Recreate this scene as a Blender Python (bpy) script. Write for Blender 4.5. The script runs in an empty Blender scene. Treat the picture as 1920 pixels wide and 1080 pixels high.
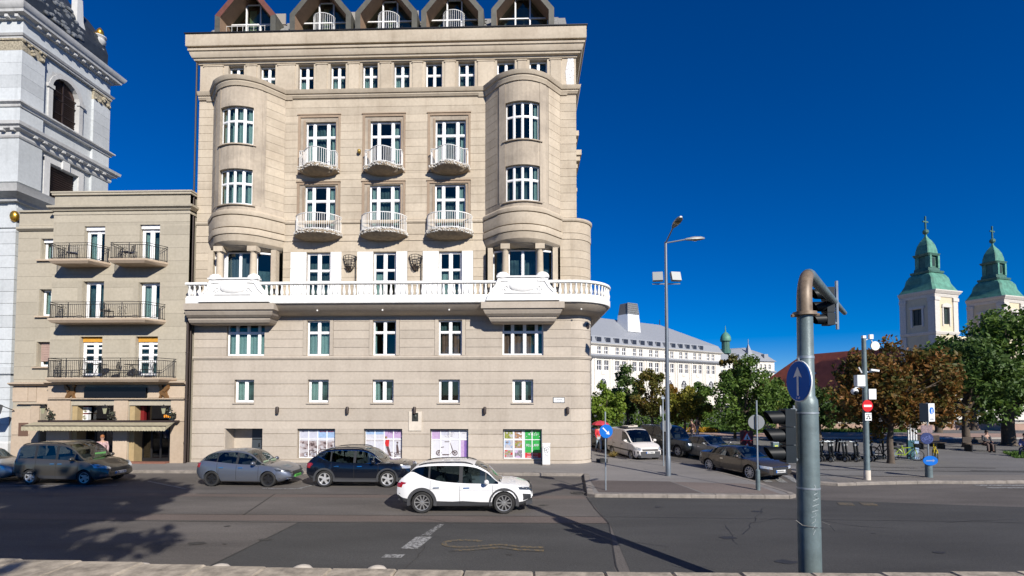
import bpy, bmesh, math, random
from mathutils import Vector, Matrix

random.seed(11)
S = bpy.context.scene
COL = S.collection
PI = math.pi
R = math.radians

# ---------------------------------------------------------------- camera
cam_d = bpy.data.cameras.new("camera")
cam = bpy.data.objects.new("camera", cam_d)
COL.objects.link(cam)
cam.location = (0, 0, 3.9)
cam.rotation_euler = (R(92.1), 0, R(1.75))
cam_d.sensor_width = 36
cam_d.lens = 950 / 1920 * 36
cam_d.shift_y = 165 / 1920
cam_d.clip_start = 0.1
cam_d.clip_end = 6000
S.camera = cam

# ---------------------------------------------------------------- light
SUN = Vector((5.7, -9.65, 6.3)).normalized()
w = bpy.data.worlds.new("World")
S.world = w
w.use_nodes = True
wn = w.node_tree
wn.nodes.clear()
sky = wn.nodes.new("ShaderNodeTexSky")
sky.sky_type = 'NISHITA'
sky.sun_disc = False
sky.sun_elevation = math.asin(SUN.z)
sky.sun_rotation = math.atan2(SUN.x, SUN.y)
sky.altitude = 1500
sky.air_density = 1.0
sky.dust_density = 0.0
sky.ozone_density = 5.0
# look-up kept clear of the hazy horizon band: the whole dome is the same deep, dry autumn blue
tcw = wn.nodes.new("ShaderNodeTexCoord")
mpw = wn.nodes.new("ShaderNodeMapping")
mpw.inputs['Scale'].default_value = (1, 1, 1.02)
mpw.inputs['Location'].default_value = (0, 0, 0.03)
wn.links.new(tcw.outputs['Generated'], mpw.inputs['Vector'])
wn.links.new(mpw.outputs[0], sky.inputs['Vector'])
hs = wn.nodes.new("ShaderNodeHueSaturation")
hs.inputs['Saturation'].default_value = 1.5
hs.inputs['Value'].default_value = 1.0
hs.inputs['Hue'].default_value = 0.515
bg = wn.nodes.new("ShaderNodeBackground")
bg.inputs['Strength'].default_value = 0.082
wo = wn.nodes.new("ShaderNodeOutputWorld")
wn.links.new(sky.outputs[0], hs.inputs['Color'])
wn.links.new(hs.outputs[0], bg.inputs['Color'])
wn.links.new(bg.outputs[0], wo.inputs['Surface'])

sd = bpy.data.lights.new("sun", 'SUN')
sd.energy = 5.0
sd.angle = R(0.5)
sd.color = (1.0, 0.945, 0.86)
so = bpy.data.objects.new("sun", sd)
COL.objects.link(so)
so.rotation_euler = (-SUN).to_track_quat('-Z', 'Y').to_euler()

S.view_settings.view_transform = 'Standard'
S.view_settings.look = 'None'
S.view_settings.exposure = 0.4
S.view_settings.gamma = 1.0
S.view_settings.use_curve_mapping = False
S.render.engine = 'CYCLES'
S.cycles.max_bounces = 7
S.cycles.diffuse_bounces = 3
S.cycles.glossy_bounces = 3
S.cycles.transmission_bounces = 4
S.cycles.transparent_max_bounces = 10
S.cycles.caustics_reflective = False
S.cycles.caustics_refractive = False
S.cycles.use_denoising = True
S.cycles.sample_clamp_indirect = 4.0

# ---------------------------------------------------------------- mesh builder
class MB:
    def __init__(s):
        s.v = []; s.f = []; s.m = []; s.cur = 0
    def add(s, vs, fs, mi=None):
        n = len(s.v)
        s.v += [tuple(v) for v in vs]
        s.f += [tuple(i + n for i in f) for f in fs]
        s.m += [s.cur if mi is None else mi] * len(fs)
    def quad(s, a, b, c, d, mi=None):
        s.add([a, b, c, d], [(0, 1, 2, 3)], mi)
    def box(s, x0, x1, y0, y1, z0, z1, mi=None):
        s.add([(x0,y0,z0),(x1,y0,z0),(x1,y1,z0),(x0,y1,z0),(x0,y0,z1),(x1,y0,z1),(x1,y1,z1),(x0,y1,z1)],
              [(0,3,2,1),(4,5,6,7),(0,1,5,4),(1,2,6,5),(2,3,7,6),(3,0,4,7)], mi)
        return s
    def cbox(s, c, d, mi=None, M=None):
        hx, hy, hz = d[0]/2, d[1]/2, d[2]/2
        vs = [Vector((sx*hx, sy*hy, sz*hz)) for sz in (-1,1) for sx,sy in ((-1,-1),(1,-1),(1,1),(-1,1))]
        if M is not None: vs = [M @ v for v in vs]
        s.add([v + Vector(c) for v in vs],
              [(0,3,2,1),(4,5,6,7),(0,1,5,4),(1,2,6,5),(2,3,7,6),(3,0,4,7)], mi)
        return s
    def prism(s, poly, y0, y1, mi=None, ax='y'):
        """polygon in (x,z) extruded along y (ax 'y'), in (x,y) along z (ax 'z') or in (y,z) along x (ax 'x')"""
        n = len(poly)
        def P(p, t):
            return (p[0], t, p[1]) if ax == 'y' else ((p[0], p[1], t) if ax == 'z' else (t, p[0], p[1]))
        s.add([P(p, y0) for p in poly] + [P(p, y1) for p in poly],
              [tuple(range(n))[::-1], tuple(range(n, 2*n))] + [(i, (i+1) % n, n + (i+1) % n, n + i) for i in range(n)], mi)
        return s
    def tube(s, pts, r, n=8, mi=None, caps=True):
        pts = [Vector(p) for p in pts]
        rs = r if isinstance(r, (list, tuple)) else [r]*len(pts)
        rings = []
        up = None
        for i, p in enumerate(pts):
            t = (pts[min(i+1, len(pts)-1)] - pts[max(i-1, 0)])
            if t.length < 1e-9: t = Vector((0,0,1))
            t.normalize()
            if up is None:
                up = t.orthogonal().normalized()
            else:
                up = up - t * up.dot(t)
                up = up.normalized() if up.length > 1e-6 else t.orthogonal().normalized()
            b = t.cross(up)
            rings.append([p + (up*math.cos(2*PI*k/n) + b*math.sin(2*PI*k/n))*rs[i] for k in range(n)])
        vs = [v for ring in rings for v in ring]
        fs = []
        for i in range(len(rings)-1):
            for k in range(n):
                a = i*n+k; b2 = i*n+(k+1) % n
                fs.append((a, b2, b2+n, a+n))
        if caps:
            fs.append(tuple(range(n))[::-1]); fs.append(tuple(range((len(rings)-1)*n, len(rings)*n)))
        s.add(vs, fs, mi)
        return s
    def lathe(s, prof, n=16, c=(0,0,0), mi=None, M=None, a0=0, a1=2*PI, caps=True):
        full = abs(a1-a0-2*PI) < 1e-6
        m = n if full else n+1
        vs = []
        for (r, z) in prof:
            for k in range(m):
                a = a0 + (a1-a0)*k/n
                v = Vector((r*math.cos(a), r*math.sin(a), z))
                if M is not None: v = M @ v
                vs.append(v + Vector(c))
        fs = []
        for i in range(len(prof)-1):
            for k in range(n):
                k2 = (k+1) % m
                fs.append((i*m+k, i*m+k2, (i+1)*m+k2, (i+1)*m+k))
        if full and caps:
            if prof[0][0] > 1e-6: fs.append(tuple(range(m))[::-1])
            if prof[-1][0] > 1e-6: fs.append(tuple(range((len(prof)-1)*m, len(prof)*m)))
        s.add(vs, fs, mi)
        return s
    def sphere(s, c, r, n=10, mi=None, M=None):
        rr = r if isinstance(r, (tuple, list)) else (r, r, r)
        D = Matrix.Diagonal(rr)
        if M is not None: D = M @ D
        k = max(4, n//2)
        s.lathe([(math.cos(-PI/2 + PI*i/k)+1e-5*(i in (0, k)), math.sin(-PI/2 + PI*i/k)) for i in range(k+1)], n, c, mi, D)
        return s
    def sweep(s, path, prof, mi=None, closed=False, capends=True):
        """profile of (out, z) swept along plan polyline; out is to the right-hand side turned to outside (see outn)"""
        P = offs(path)
        m = len(prof)
        vs = []
        for (p, nrm) in P:
            for (o, z) in prof:
                vs.append((p[0] + nrm[0]*o, p[1] + nrm[1]*o, z))
        fs = []
        for i in range(len(path)-1):
            for j in range(m if closed else m-1):
                j2 = (j+1) % m
                fs.append((i*m+j, (i+1)*m+j, (i+1)*m+j2, i*m+j2))
        if capends and m > 2:
            fs.append(tuple(range(m))[::-1]); fs.append(tuple(range((len(path)-1)*m, len(path)*m)))
        s.add(vs, fs, mi)
        return s
    def merge(s, o, M=None, mi=None):
        vs = o.v if M is None else [tuple(M @ Vector(v)) for v in o.v]
        n = len(s.v)
        s.v += vs
        s.f += [tuple(i+n for i in f) for f in o.f]
        s.m += o.m if mi is None else [mi]*len(o.f)
        return s
    def warp(s, fn):
        s.v = [fn(*v) for v in s.v]
        return s
    def build(s, name, mats, parent=None, smooth=None, loc=None, rz=None, recalc=True, **props):
        me = bpy.data.meshes.new(name)
        me.from_pydata(s.v, [], s.f)
        if not isinstance(mats, (list, tuple)): mats = [mats]
        for m in mats: me.materials.append(m)
        if len(mats) > 1:
            me.polygons.foreach_set("material_index", [min(i, len(mats)-1) for i in s.m])
        if recalc:
            bm = bmesh.new(); bm.from_mesh(me)
            bmesh.ops.recalc_face_normals(bm, faces=bm.faces)
            bm.to_mesh(me); bm.free()
        if smooth:
            me.polygons.foreach_set("use_smooth", [True]*len(me.polygons))
            me.set_sharp_from_angle(angle=R(smooth))
        me.update()
        o = bpy.data.objects.new(name, me)
        COL.objects.link(o)
        if parent: o.parent = parent
        if loc is not None: o.location = loc
        if rz is not None: o.rotation_euler = (0, 0, rz)
        for k, v in props.items(): o[k] = v
        return o

def offs(path):
    """plan polyline -> [(point, miter normal)], normal on the left of travel... chosen as (dy,-dx): right of travel"""
    out = []
    n = len(path)
    for i in range(n):
        ds = []
        if i > 0: ds.append((path[i][0]-path[i-1][0], path[i][1]-path[i-1][1]))
        if i < n-1: ds.append((path[i+1][0]-path[i][0], path[i+1][1]-path[i][1]))
        ns = []
        for d in ds:
            l = math.hypot(*d) or 1
            ns.append((d[1]/l, -d[0]/l))
        if len(ns) == 1: nn = ns[0]
        else:
            sx, sy = ns[0][0]+ns[1][0], ns[0][1]+ns[1][1]
            l2 = sx*sx+sy*sy
            k = 2/l2 if l2 > 0.3 else 1
            nn = (sx*k, sy*k)
        out.append((path[i], nn))
    return out

def thing(name, label, cat, loc=(0,0,0), rz=0, group=None):
    o = bpy.data.objects.new(name, None)
    COL.objects.link(o)
    o.location = loc; o.rotation_euler = (0, 0, rz)
    o.empty_display_size = 0.2
    o['label'] = label; o['category'] = cat
    if group: o['group'] = group
    return o
def tag(o, label, cat, group=None):
    o['label'] = label; o['category'] = cat
    if group: o['group'] = group
    return o
def struct(o):
    o['kind'] = 'structure'
    return o
KIDS = {}
def kids(o):
    return [c for c in bpy.data.objects if c.parent is o]
def dup(root, loc, rz, label, group=None):
    r = root.copy(); COL.objects.link(r); r.location = loc; r.rotation_euler = (0, 0, rz)
    r['label'] = label
    if group: r['group'] = group
    for ch in kids(root):
        c = ch.copy(); COL.objects.link(c); c.parent = r
        for g in kids(ch):
            d = g.copy(); COL.objects.link(d); d.parent = c
    return r
def linked(name, src, parent, loc=None, rz=0):
    """another instance of a mesh object: shares its mesh"""
    o = bpy.data.objects.new(name, src.data)
    COL.objects.link(o); o.parent = parent
    if loc is not None: o.location = loc
    o.rotation_euler = (0, 0, rz)
    return o

def textmesh(mb, txt, size, at, M=None, mi=None, align='CENTER', squash=1.0, depth=0.004):
    """flat lettering from Blender's built-in font, added to mb; text lies in the xz plane facing -y"""
    cu = bpy.data.curves.new("lettering", 'FONT')
    cu.body = txt; cu.size = size; cu.align_x = align; cu.resolution_u = 2
    ob = bpy.data.objects.new("lettering", cu)
    COL.objects.link(ob)
    bpy.context.view_layer.update()
    me = bpy.data.meshes.new_from_object(ob.evaluated_get(bpy.context.evaluated_depsgraph_get()))
    vs = [Vector((v.co.x*squash, 0, v.co.y)) for v in me.vertices]
    if M is not None: vs = [M @ v for v in vs]
    mb.add([v + Vector(at) for v in vs], [tuple(p.vertices) for p in me.polygons], mi)
    bpy.data.objects.remove(ob); bpy.data.curves.remove(cu); bpy.data.meshes.remove(me)

# ---------------------------------------------------------------- materials
def newmat(name):
    m = bpy.data.materials.new(name); m.use_nodes = True
    nt = m.node_tree
    b = nt.nodes.get("Principled BSDF")
    return m, nt, b
def N(nt, t, **kw):
    n = nt.nodes.new(t)
    for k, v in kw.items(): setattr(n, k, v)
    return n
def plain(name, col, rough=0.6, metal=0.0, var=0.0, scale=4.0, bump=0.0, bscale=60.0, spec=None, coat=0.0, emit=None):
    m, nt, b = newmat(name)
    c = (*col, 1)
    b.inputs['Roughness'].default_value = rough
    b.inputs['Metallic'].default_value = metal
    if spec is not None: b.inputs['Specular IOR Level'].default_value = spec
    if coat: b.inputs['Coat Weight'].default_value = coat; b.inputs['Coat Roughness'].default_value = 0.04
    tc = N(nt, "ShaderNodeTexCoord")
    if var > 0:
        no = N(nt, "ShaderNodeTexNoise"); no.inputs['Scale'].default_value = scale; no.inputs['Detail'].default_value = 6; no.inputs['Roughness'].default_value = 0.65
        nt.links.new(tc.outputs['Object'], no.inputs['Vector'])
        mr = N(nt, "ShaderNodeMapRange"); mr.inputs['From Min'].default_value = 0.3; mr.inputs['From Max'].default_value = 0.7
        mr.inputs['To Min'].default_value = 1-var; mr.inputs['To Max'].default_value = 1+var
        nt.links.new(no.outputs['Fac'], mr.inputs['Value'])
        mx = N(nt, "ShaderNodeVectorMath", operation='SCALE')
        mx.inputs[0].default_value = col
        nt.links.new(mr.outputs[0], mx.inputs['Scale'])
        nt.links.new(mx.outputs[0], b.inputs['Base Color'])
    else:
        b.inputs['Base Color'].default_value = c
    if bump > 0:
        n2 = N(nt, "ShaderNodeTexNoise"); n2.inputs['Scale'].default_value = bscale; n2.inputs['Detail'].default_value = 4
        nt.links.new(tc.outputs['Object'], n2.inputs['Vector'])
        bp = N(nt, "ShaderNodeBump"); bp.inputs['Strength'].default_value = bump; bp.inputs['Distance'].default_value = 0.02
        nt.links.new(n2.outputs['Fac'], bp.inputs['Height'])
        nt.links.new(bp.outputs[0], b.inputs['Normal'])
    if emit:
        b.inputs['Emission Color'].default_value = (*emit[0], 1); b.inputs['Emission Strength'].default_value = emit[1]
    return m
def stucco(name, col, dirt, amount=0.35, streak=0.35, bump=0.12):
    """plaster with blotches, rain streaks and a fine grain"""
    m, nt, b = newmat(name)
    L = nt.links.new
    tc = N(nt, "ShaderNodeTexCoord")
    ge = N(nt, "ShaderNodeNewGeometry")
    n1 = N(nt, "ShaderNodeTexNoise"); n1.inputs['Scale'].default_value = 0.55; n1.inputs['Detail'].default_value = 8; n1.inputs['Roughness'].default_value = 0.62
    L(ge.outputs['Position'], n1.inputs['Vector'])
    mp = N(nt, "ShaderNodeMapping"); mp.inputs['Scale'].default_value = (2.6, 2.6, 0.16)
    L(ge.outputs['Position'], mp.inputs['Vector'])
    n2 = N(nt, "ShaderNodeTexNoise"); n2.inputs['Scale'].default_value = 1.0; n2.inputs['Detail'].default_value = 6; n2.inputs['Roughness'].default_value = 0.7
    L(mp.outputs[0], n2.inputs['Vector'])
    n3 = N(nt, "ShaderNodeTexNoise"); n3.inputs['Scale'].default_value = 7; n3.inputs['Detail'].default_value = 8
    L(ge.outputs['Position'], n3.inputs['Vector'])
    def rng(src, a, c, d, e):
        r = N(nt, "ShaderNodeMapRange"); r.inputs['From Min'].default_value = a; r.inputs['From Max'].default_value = c
        r.inputs['To Min'].default_value = d; r.inputs['To Max'].default_value = e
        L(src, r.inputs['Value']); return r.outputs[0]
    f1 = rng(n1.outputs['Fac'], 0.42, 0.72, 0, amount)
    f2 = rng(n2.outputs['Fac'], 0.5, 0.75, 0, streak)
    ad = N(nt, "ShaderNodeMath", operation='ADD', use_clamp=True); L(f1, ad.inputs[0]); L(f2, ad.inputs[1])
    mx = N(nt, "ShaderNodeMix", data_type='RGBA'); L(ad.outputs[0], mx.inputs['Factor'])
    mx.inputs['A'].default_value = (*col, 1); mx.inputs['B'].default_value = (*dirt, 1)
    f3 = rng(n3.outputs['Fac'], 0.3, 0.7, 0.93, 1.06)
    oi = N(nt, "ShaderNodeObjectInfo")
    f4 = rng(oi.outputs['Random'], 0, 1, 0.91, 1.07)
    mm = N(nt, "ShaderNodeMath", operation='MULTIPLY'); L(f3, mm.inputs[0]); L(f4, mm.inputs[1])
    vm = N(nt, "ShaderNodeVectorMath", operation='SCALE'); L(mx.outputs['Result'], vm.inputs[0]); L(mm.outputs[0], vm.inputs['Scale'])
    L(vm.outputs[0], b.inputs['Base Color'])
    b.inputs['Roughness'].default_value = 0.9
    b.inputs['Specular IOR Level'].default_value = 0.2
    n4 = N(nt, "ShaderNodeTexNoise"); n4.inputs['Scale'].default_value = 45; n4.inputs['Detail'].default_value = 3
    L(ge.outputs['Position'], n4.inputs['Vector'])
    bp = N(nt, "ShaderNodeBump"); bp.inputs['Strength'].default_value = bump; bp.inputs['Distance'].default_value = 0.01
    L(n4.outputs['Fac'], bp.inputs['Height']); L(bp.outputs[0], b.inputs['Normal'])
    return m
def glassmat(name, tint=(0.75, 0.85, 0.85), refl=0.06, gl=(1, 1, 1), rough=0.02):
    """thin pane: see-through tint plus fresnel mirror"""
    m, nt, b = newmat(name)
    nt.nodes.remove(b)
    L = nt.links.new
    out = nt.nodes.get("Material Output")
    tr = N(nt, "ShaderNodeBsdfTransparent"); tr.inputs['Color'].default_value = (*tint, 1)
    g = N(nt, "ShaderNodeBsdfGlossy"); g.inputs['Roughness'].default_value = rough; g.inputs['Color'].default_value = (*gl, 1)
    lw = N(nt, "ShaderNodeLayerWeight"); lw.inputs['Blend'].default_value = 0.35
    r = N(nt, "ShaderNodeMapRange"); r.inputs['To Min'].default_value = refl; r.inputs['To Max'].default_value = 1.0
    pw = N(nt, "ShaderNodeMath", operation='POWER'); pw.inputs[1].default_value = 2.5
    L(lw.outputs['Facing'], pw.inputs[0]); L(pw.outputs[0], r.inputs['Value'])
    mx = N(nt, "ShaderNodeMixShader"); L(r.outputs[0], mx.inputs['Fac']); L(tr.outputs[0], mx.inputs[1]); L(g.outputs[0], mx.inputs[2])
    L(mx.outputs[0], out.inputs['Surface'])
    return m
def asphalt(name, col, var=0.22, spec=0.3):
    m, nt, b = newmat(name)
    L = nt.links.new
    ge = N(nt, "ShaderNodeNewGeometry")
    n1 = N(nt, "ShaderNodeTexNoise"); n1.inputs['Scale'].default_value = 0.35; n1.inputs['Detail'].default_value = 9; n1.inputs['Roughness'].default_value = 0.6
    mp = N(nt, "ShaderNodeMapping"); mp.inputs['Scale'].default_value = (0.45, 1.6, 1)
    L(ge.outputs['Position'], mp.inputs['Vector']); L(mp.outputs[0], n1.inputs['Vector'])
    vo = N(nt, "ShaderNodeTexVoronoi"); vo.inputs['Scale'].default_value = 55
    L(ge.outputs['Position'], vo.inputs['Vector'])
    n2 = N(nt, "ShaderNodeTexNoise"); n2.inputs['Scale'].default_value = 18; n2.inputs['Detail'].default_value = 6
    L(ge.outputs['Position'], n2.inputs['Vector'])
    def rng(src, a, c, d, e):
        r = N(nt, "ShaderNodeMapRange"); r.inputs['From Min'].default_value = a; r.inputs['From Max'].default_value = c
        r.inputs['To Min'].default_value = d; r.inputs['To Max'].default_value = e
        L(src, r.inputs['Value']); return r.outputs[0]
    f1 = rng(n1.outputs['Fac'], 0.3, 0.7, 1-var, 1+var)
    f2 = rng(vo.outputs['Distance'], 0.0, 0.7, 0.82, 1.2)
    f3 = rng(n2.outputs['Fac'], 0.3, 0.7, 0.85, 1.15)
    a = N(nt, "ShaderNodeMath", operation='MULTIPLY'); L(f1, a.inputs[0]); L(f2, a.inputs[1])
    c = N(nt, "ShaderNodeMath", operation='MULTIPLY'); L(a.outputs[0], c.inputs[0]); L(f3, c.inputs[1])
    vm = N(nt, "ShaderNodeVectorMath", operation='SCALE'); vm.inputs[0].default_value = col; L(c.outputs[0], vm.inputs['Scale'])
    L(vm.outputs[0], b.inputs['Base Color'])
    b.inputs['Roughness'].default_value = 0.82
    b.inputs['Specular IOR Level'].default_value = spec
    bp = N(nt, "ShaderNodeBump"); bp.inputs['Strength'].default_value = 0.5; bp.inputs['Distance'].default_value = 0.01
    L(vo.outputs['Distance'], bp.inputs['Height']); L(bp.outputs[0], b.inputs['Normal'])
    return m
def wornpaint(name, col, under, cover=0.5):
    """road paint worn through to the asphalt"""
    m, nt, b = newmat(name)
    L = nt.links.new
    ge = N(nt, "ShaderNodeNewGeometry")
    n = N(nt, "ShaderNodeTexNoise"); n.inputs['Scale'].default_value = 11; n.inputs['Detail'].default_value = 8; n.inputs['Roughness'].default_value = 0.75
    L(ge.outputs['Position'], n.inputs['Vector'])
    r = N(nt, "ShaderNodeMapRange"); r.inputs['From Min'].default_value = cover-0.06; r.inputs['From Max'].default_value = cover+0.06
    L(n.outputs['Fac'], r.inputs['Value'])
    mx = N(nt, "ShaderNodeMix", data_type='RGBA'); L(r.outputs[0], mx.inputs['Factor'])
    mx.inputs['A'].default_value = (*col, 1); mx.inputs['B'].default_value = (*under, 1)
    L(mx.outputs['Result'], b.inputs['Base Color']); b.inputs['Roughness'].default_value = 0.8
    return m
def leafmat(name, cols, trans=0.36):
    cols = [tuple(v*1.25 for v in c) for c in cols]
    m, nt, b = newmat(name)
    L = nt.links.new
    ge = N(nt, "ShaderNodeNewGeometry")
    cr = N(nt, "ShaderNodeValToRGB")
    el = cr.color_ramp.elements
    k = len(cols)
    el[0].color = (*cols[0], 1); el[0].position = 0
    el[1].color = (*cols[-1], 1); el[1].position = 1
    for i in range(1, k-1):
        e = el.new(i/(k-1)); e.color = (*cols[i], 1)
    no = N(nt, "ShaderNodeTexNoise"); no.inputs['Scale'].default_value = 0.7; no.inputs['Detail'].default_value = 3
    L(ge.outputs['Position'], no.inputs['Vector'])
    ri = N(nt, "ShaderNodeMath", operation='MULTIPLY'); ri.inputs[1].default_value = 0.6
    L(ge.outputs['Random Per Island'], ri.inputs[0])
    rn = N(nt, "ShaderNodeMapRange"); rn.inputs['From Min'].default_value = 0.3; rn.inputs['From Max'].default_value = 0.7; rn.inputs['To Max'].default_value = 0.45
    L(no.outputs['Fac'], rn.inputs['Value'])
    ad = N(nt, "ShaderNodeMath", operation='ADD', use_clamp=True); L(ri.outputs[0], ad.inputs[0]); L(rn.outputs[0], ad.inputs[1])
    L(ad.outputs[0], cr.inputs['Fac'])
    L(cr.outputs[0], b.inputs['Base Color'])
    b.inputs['Roughness'].default_value = 0.55
    b.inputs['Specular IOR Level'].default_value = 0.3
    out = nt.nodes.get("Material Output")
    tl = N(nt, "ShaderNodeBsdfTranslucent"); L(cr.outputs[0], tl.inputs['Color'])
    mx = N(nt, "ShaderNodeMixShader"); mx.inputs['Fac'].default_value = trans
    L(b.outputs[0], mx.inputs[1]); L(tl.outputs[0], mx.inputs[2]); L(mx.outputs[0], out.inputs['Surface'])
    return m

M = {}
M['stucco'] = stucco('tan_plaster', (0.50, 0.43, 0.335), (0.30, 0.24, 0.175), 0.48, 0.38)
M['stucco_low'] = stucco('beige_plaster', (0.45, 0.395, 0.33), (0.32, 0.27, 0.22), 0.4, 0.32)
M['stucco_bay'] = stucco('bay_plaster', (0.44, 0.375, 0.295), (0.20, 0.17, 0.14), 0.75, 0.6)
M['stucco_left'] = stucco('grey_beige_plaster', (0.40, 0.36, 0.285), (0.30, 0.265, 0.205), 0.3, 0.25)
M['travertine'] = stucco('travertine', (0.46, 0.37, 0.28), (0.36, 0.27, 0.19), 0.5, 0.15)
M['chwall'] = stucco('white_church_plaster', (0.52, 0.545, 0.555), (0.34, 0.36, 0.37), 0.3, 0.4)
M['chtrim'] = stucco('grey_church_stone', (0.55, 0.55, 0.54), (0.28, 0.28, 0.28), 0.4, 0.5)
M['uniwall'] = stucco('cream_plaster', (0.66, 0.63, 0.57), (0.5, 0.47, 0.42), 0.3, 0.2)
M['towerwall'] = stucco('pale_yellow_plaster', (0.58, 0.51, 0.36), (0.4, 0.36, 0.28), 0.3, 0.25)
M['towertrim'] = plain('tower_stone', (0.55, 0.52, 0.47), 0.8, var=0.15)
M['white'] = stucco('white_paint', (0.80, 0.80, 0.785), (0.52, 0.50, 0.47), 0.16, 0.22, 0.12)
M['whitepvc'] = plain('white_window_frame', (0.8, 0.8, 0.8), 0.35)
M['dark_metal'] = plain('black_iron', (0.02, 0.02, 0.022), 0.45, 0.3)
M['brown_metal'] = plain('brown_metal', (0.04, 0.028, 0.024), 0.5, 0.2)
M['galv'] = plain('galvanised_steel', (0.33, 0.37, 0.4), 0.45, 0.55, var=0.18, scale=6)
M['mast'] = plain('grey_green_mast_paint', (0.125, 0.165, 0.172), 0.45, 0.15, var=0.22, scale=4, bump=0.15, bscale=40)
M['mast_top'] = plain('rusty_mast_paint', (0.20, 0.15, 0.105), 0.5, 0.15, var=0.3, scale=7)
M['lamp_grey'] = plain('lamp_grey', (0.17, 0.195, 0.22), 0.4, 0.4, var=0.1)
M['black_plastic'] = plain('black_plastic', (0.006, 0.008, 0.010), 0.5, spec=0.25)
M['room'] = plain('dim_room', (0.28, 0.26, 0.23), 0.9)
M['pane_lightener'] = plain('pane_lightener_grey', (0.15, 0.175, 0.18), 0.9, var=0.6, scale=1.3)  # for grey sheets added behind the panes so the glass reads lighter
M['curtain'] = plain('white_net_curtain', (0.62, 0.64, 0.6), 0.9, var=0.1, scale=5)
M['curtain_red'] = plain('terracotta_curtain', (0.4, 0.17, 0.13), 0.9, var=0.2, scale=5)
M['glass'] = glassmat('window_glass', (0.66, 0.76, 0.76), 0.055, (1.0, 0.86, 0.66))
M['glass_dark'] = glassmat('shop_glass', (0.35, 0.36, 0.38), 0.08)
M['carglass'] = glassmat('car_glass', (0.28, 0.34, 0.36), 0.06)
M['roofslate'] = plain('grey_slate', (0.22, 0.215, 0.2), 0.7, var=0.25, scale=8, bump=0.3, bscale=20)
M['dormer'] = plain('olive_grey_sheet_metal', (0.085, 0.082, 0.066), 0.55, var=0.25, scale=3)
M['dormer_in'] = plain('dormer_lining', (0.26, 0.17, 0.11), 0.8, var=0.12)
M['dormer_red'] = plain('red_brown_sheet_metal', (0.14, 0.05, 0.035), 0.55, var=0.2)
M['zinc'] = plain('zinc_roof', (0.27, 0.285, 0.31), 0.5, 0.1, var=0.08, scale=2)
M['copper'] = plain('green_copper', (0.085, 0.235, 0.17), 0.6, var=0.35, scale=0.9, bump=0.2, bscale=3)
M['copper_dark'] = plain('dark_green_copper', (0.05, 0.13, 0.10), 0.6, var=0.3, scale=1.5)
M['redtile'] = plain('red_brown_tiles', (0.34, 0.085, 0.045), 0.75, var=0.2, scale=0.6)
M['gold'] = plain('gilding', (0.75, 0.42, 0.06), 0.3, 0.9)
M['bronze'] = plain('bronze', (0.25, 0.13, 0.05), 0.45, 0.5, var=0.2)
M['blueglass'] = plain('dark_slate_cap', (0.03, 0.035, 0.04), 0.4, var=0.3, scale=3)
M['shutter_brown'] = plain('brown_louvre', (0.05, 0.028, 0.022), 0.6, var=0.2)
M['roller'] = plain('pink_beige_roller_blind', (0.36, 0.25, 0.21), 0.7, var=0.08)
M['yellow_blind'] = plain('amber_blind', (0.55, 0.27, 0.03), 0.7, var=0.15)
M['sign_blue'] = plain('sign_blue', (0.008, 0.13, 0.5), 0.6, spec=0.1)
M['sign_white'] = plain('sign_white', (0.75, 0.76, 0.76), 0.35)
M['sign_red'] = plain('sign_red', (0.55, 0.012, 0.015), 0.35)
M['sign_back'] = plain('sign_back_grey', (0.27, 0.28, 0.28), 0.5, 0.3)
M['tyre'] = plain('tyre_rubber', (0.018, 0.018, 0.018), 0.75, var=0.15, scale=20)
M['rim'] = plain('alloy', (0.62, 0.62, 0.62), 0.3, 0.5)
M['rimgrey'] = plain('grey_alloy', (0.33, 0.33, 0.33), 0.3, 0.5)
M['rimdark'] = plain('dark_alloy', (0.03, 0.03, 0.032), 0.35, 0.5)
M['chrome'] = plain('chrome', (0.65, 0.66, 0.68), 0.12, 1.0)
M['trim'] = plain('black_trim', (0.02, 0.021, 0.023), 0.5)
M['clad'] = plain('dark_grey_cladding', (0.045, 0.046, 0.05), 0.6, var=0.1)
M['lampglass'] = plain('headlamp', (0.5, 0.53, 0.56), 0.08, 0.4, coat=1)
M['lampdark'] = plain('smoked_headlamp', (0.05, 0.055, 0.06), 0.06, 0.2, coat=1)
M['tail'] = plain('red_tail_lamp', (0.3, 0.01, 0.012), 0.12, coat=1)
M['seat'] = plain('grey_seat', (0.16, 0.165, 0.165), 0.85)
M['under'] = plain('underbody', (0.012, 0.012, 0.012), 0.9)
M['plate'] = plain('number_plate', (0.7, 0.7, 0.68), 0.4)
M['plate_green'] = plain('green_number_plate', (0.10, 0.42, 0.08), 0.4)
M['ink'] = plain('black_ink', (0.015, 0.015, 0.018), 0.6)
M['bark'] = plain('bark', (0.085, 0.065, 0.048), 0.9, var=0.35, scale=6, bump=0.6, bscale=14)
M['skin'] = plain('skin', (0.42, 0.25, 0.18), 0.6)
M['hair_dark'] = plain('dark_hair', (0.025, 0.017, 0.012), 0.6)
M['hair_red'] = plain('red_brown_hair', (0.28, 0.10, 0.03), 0.6)
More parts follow.
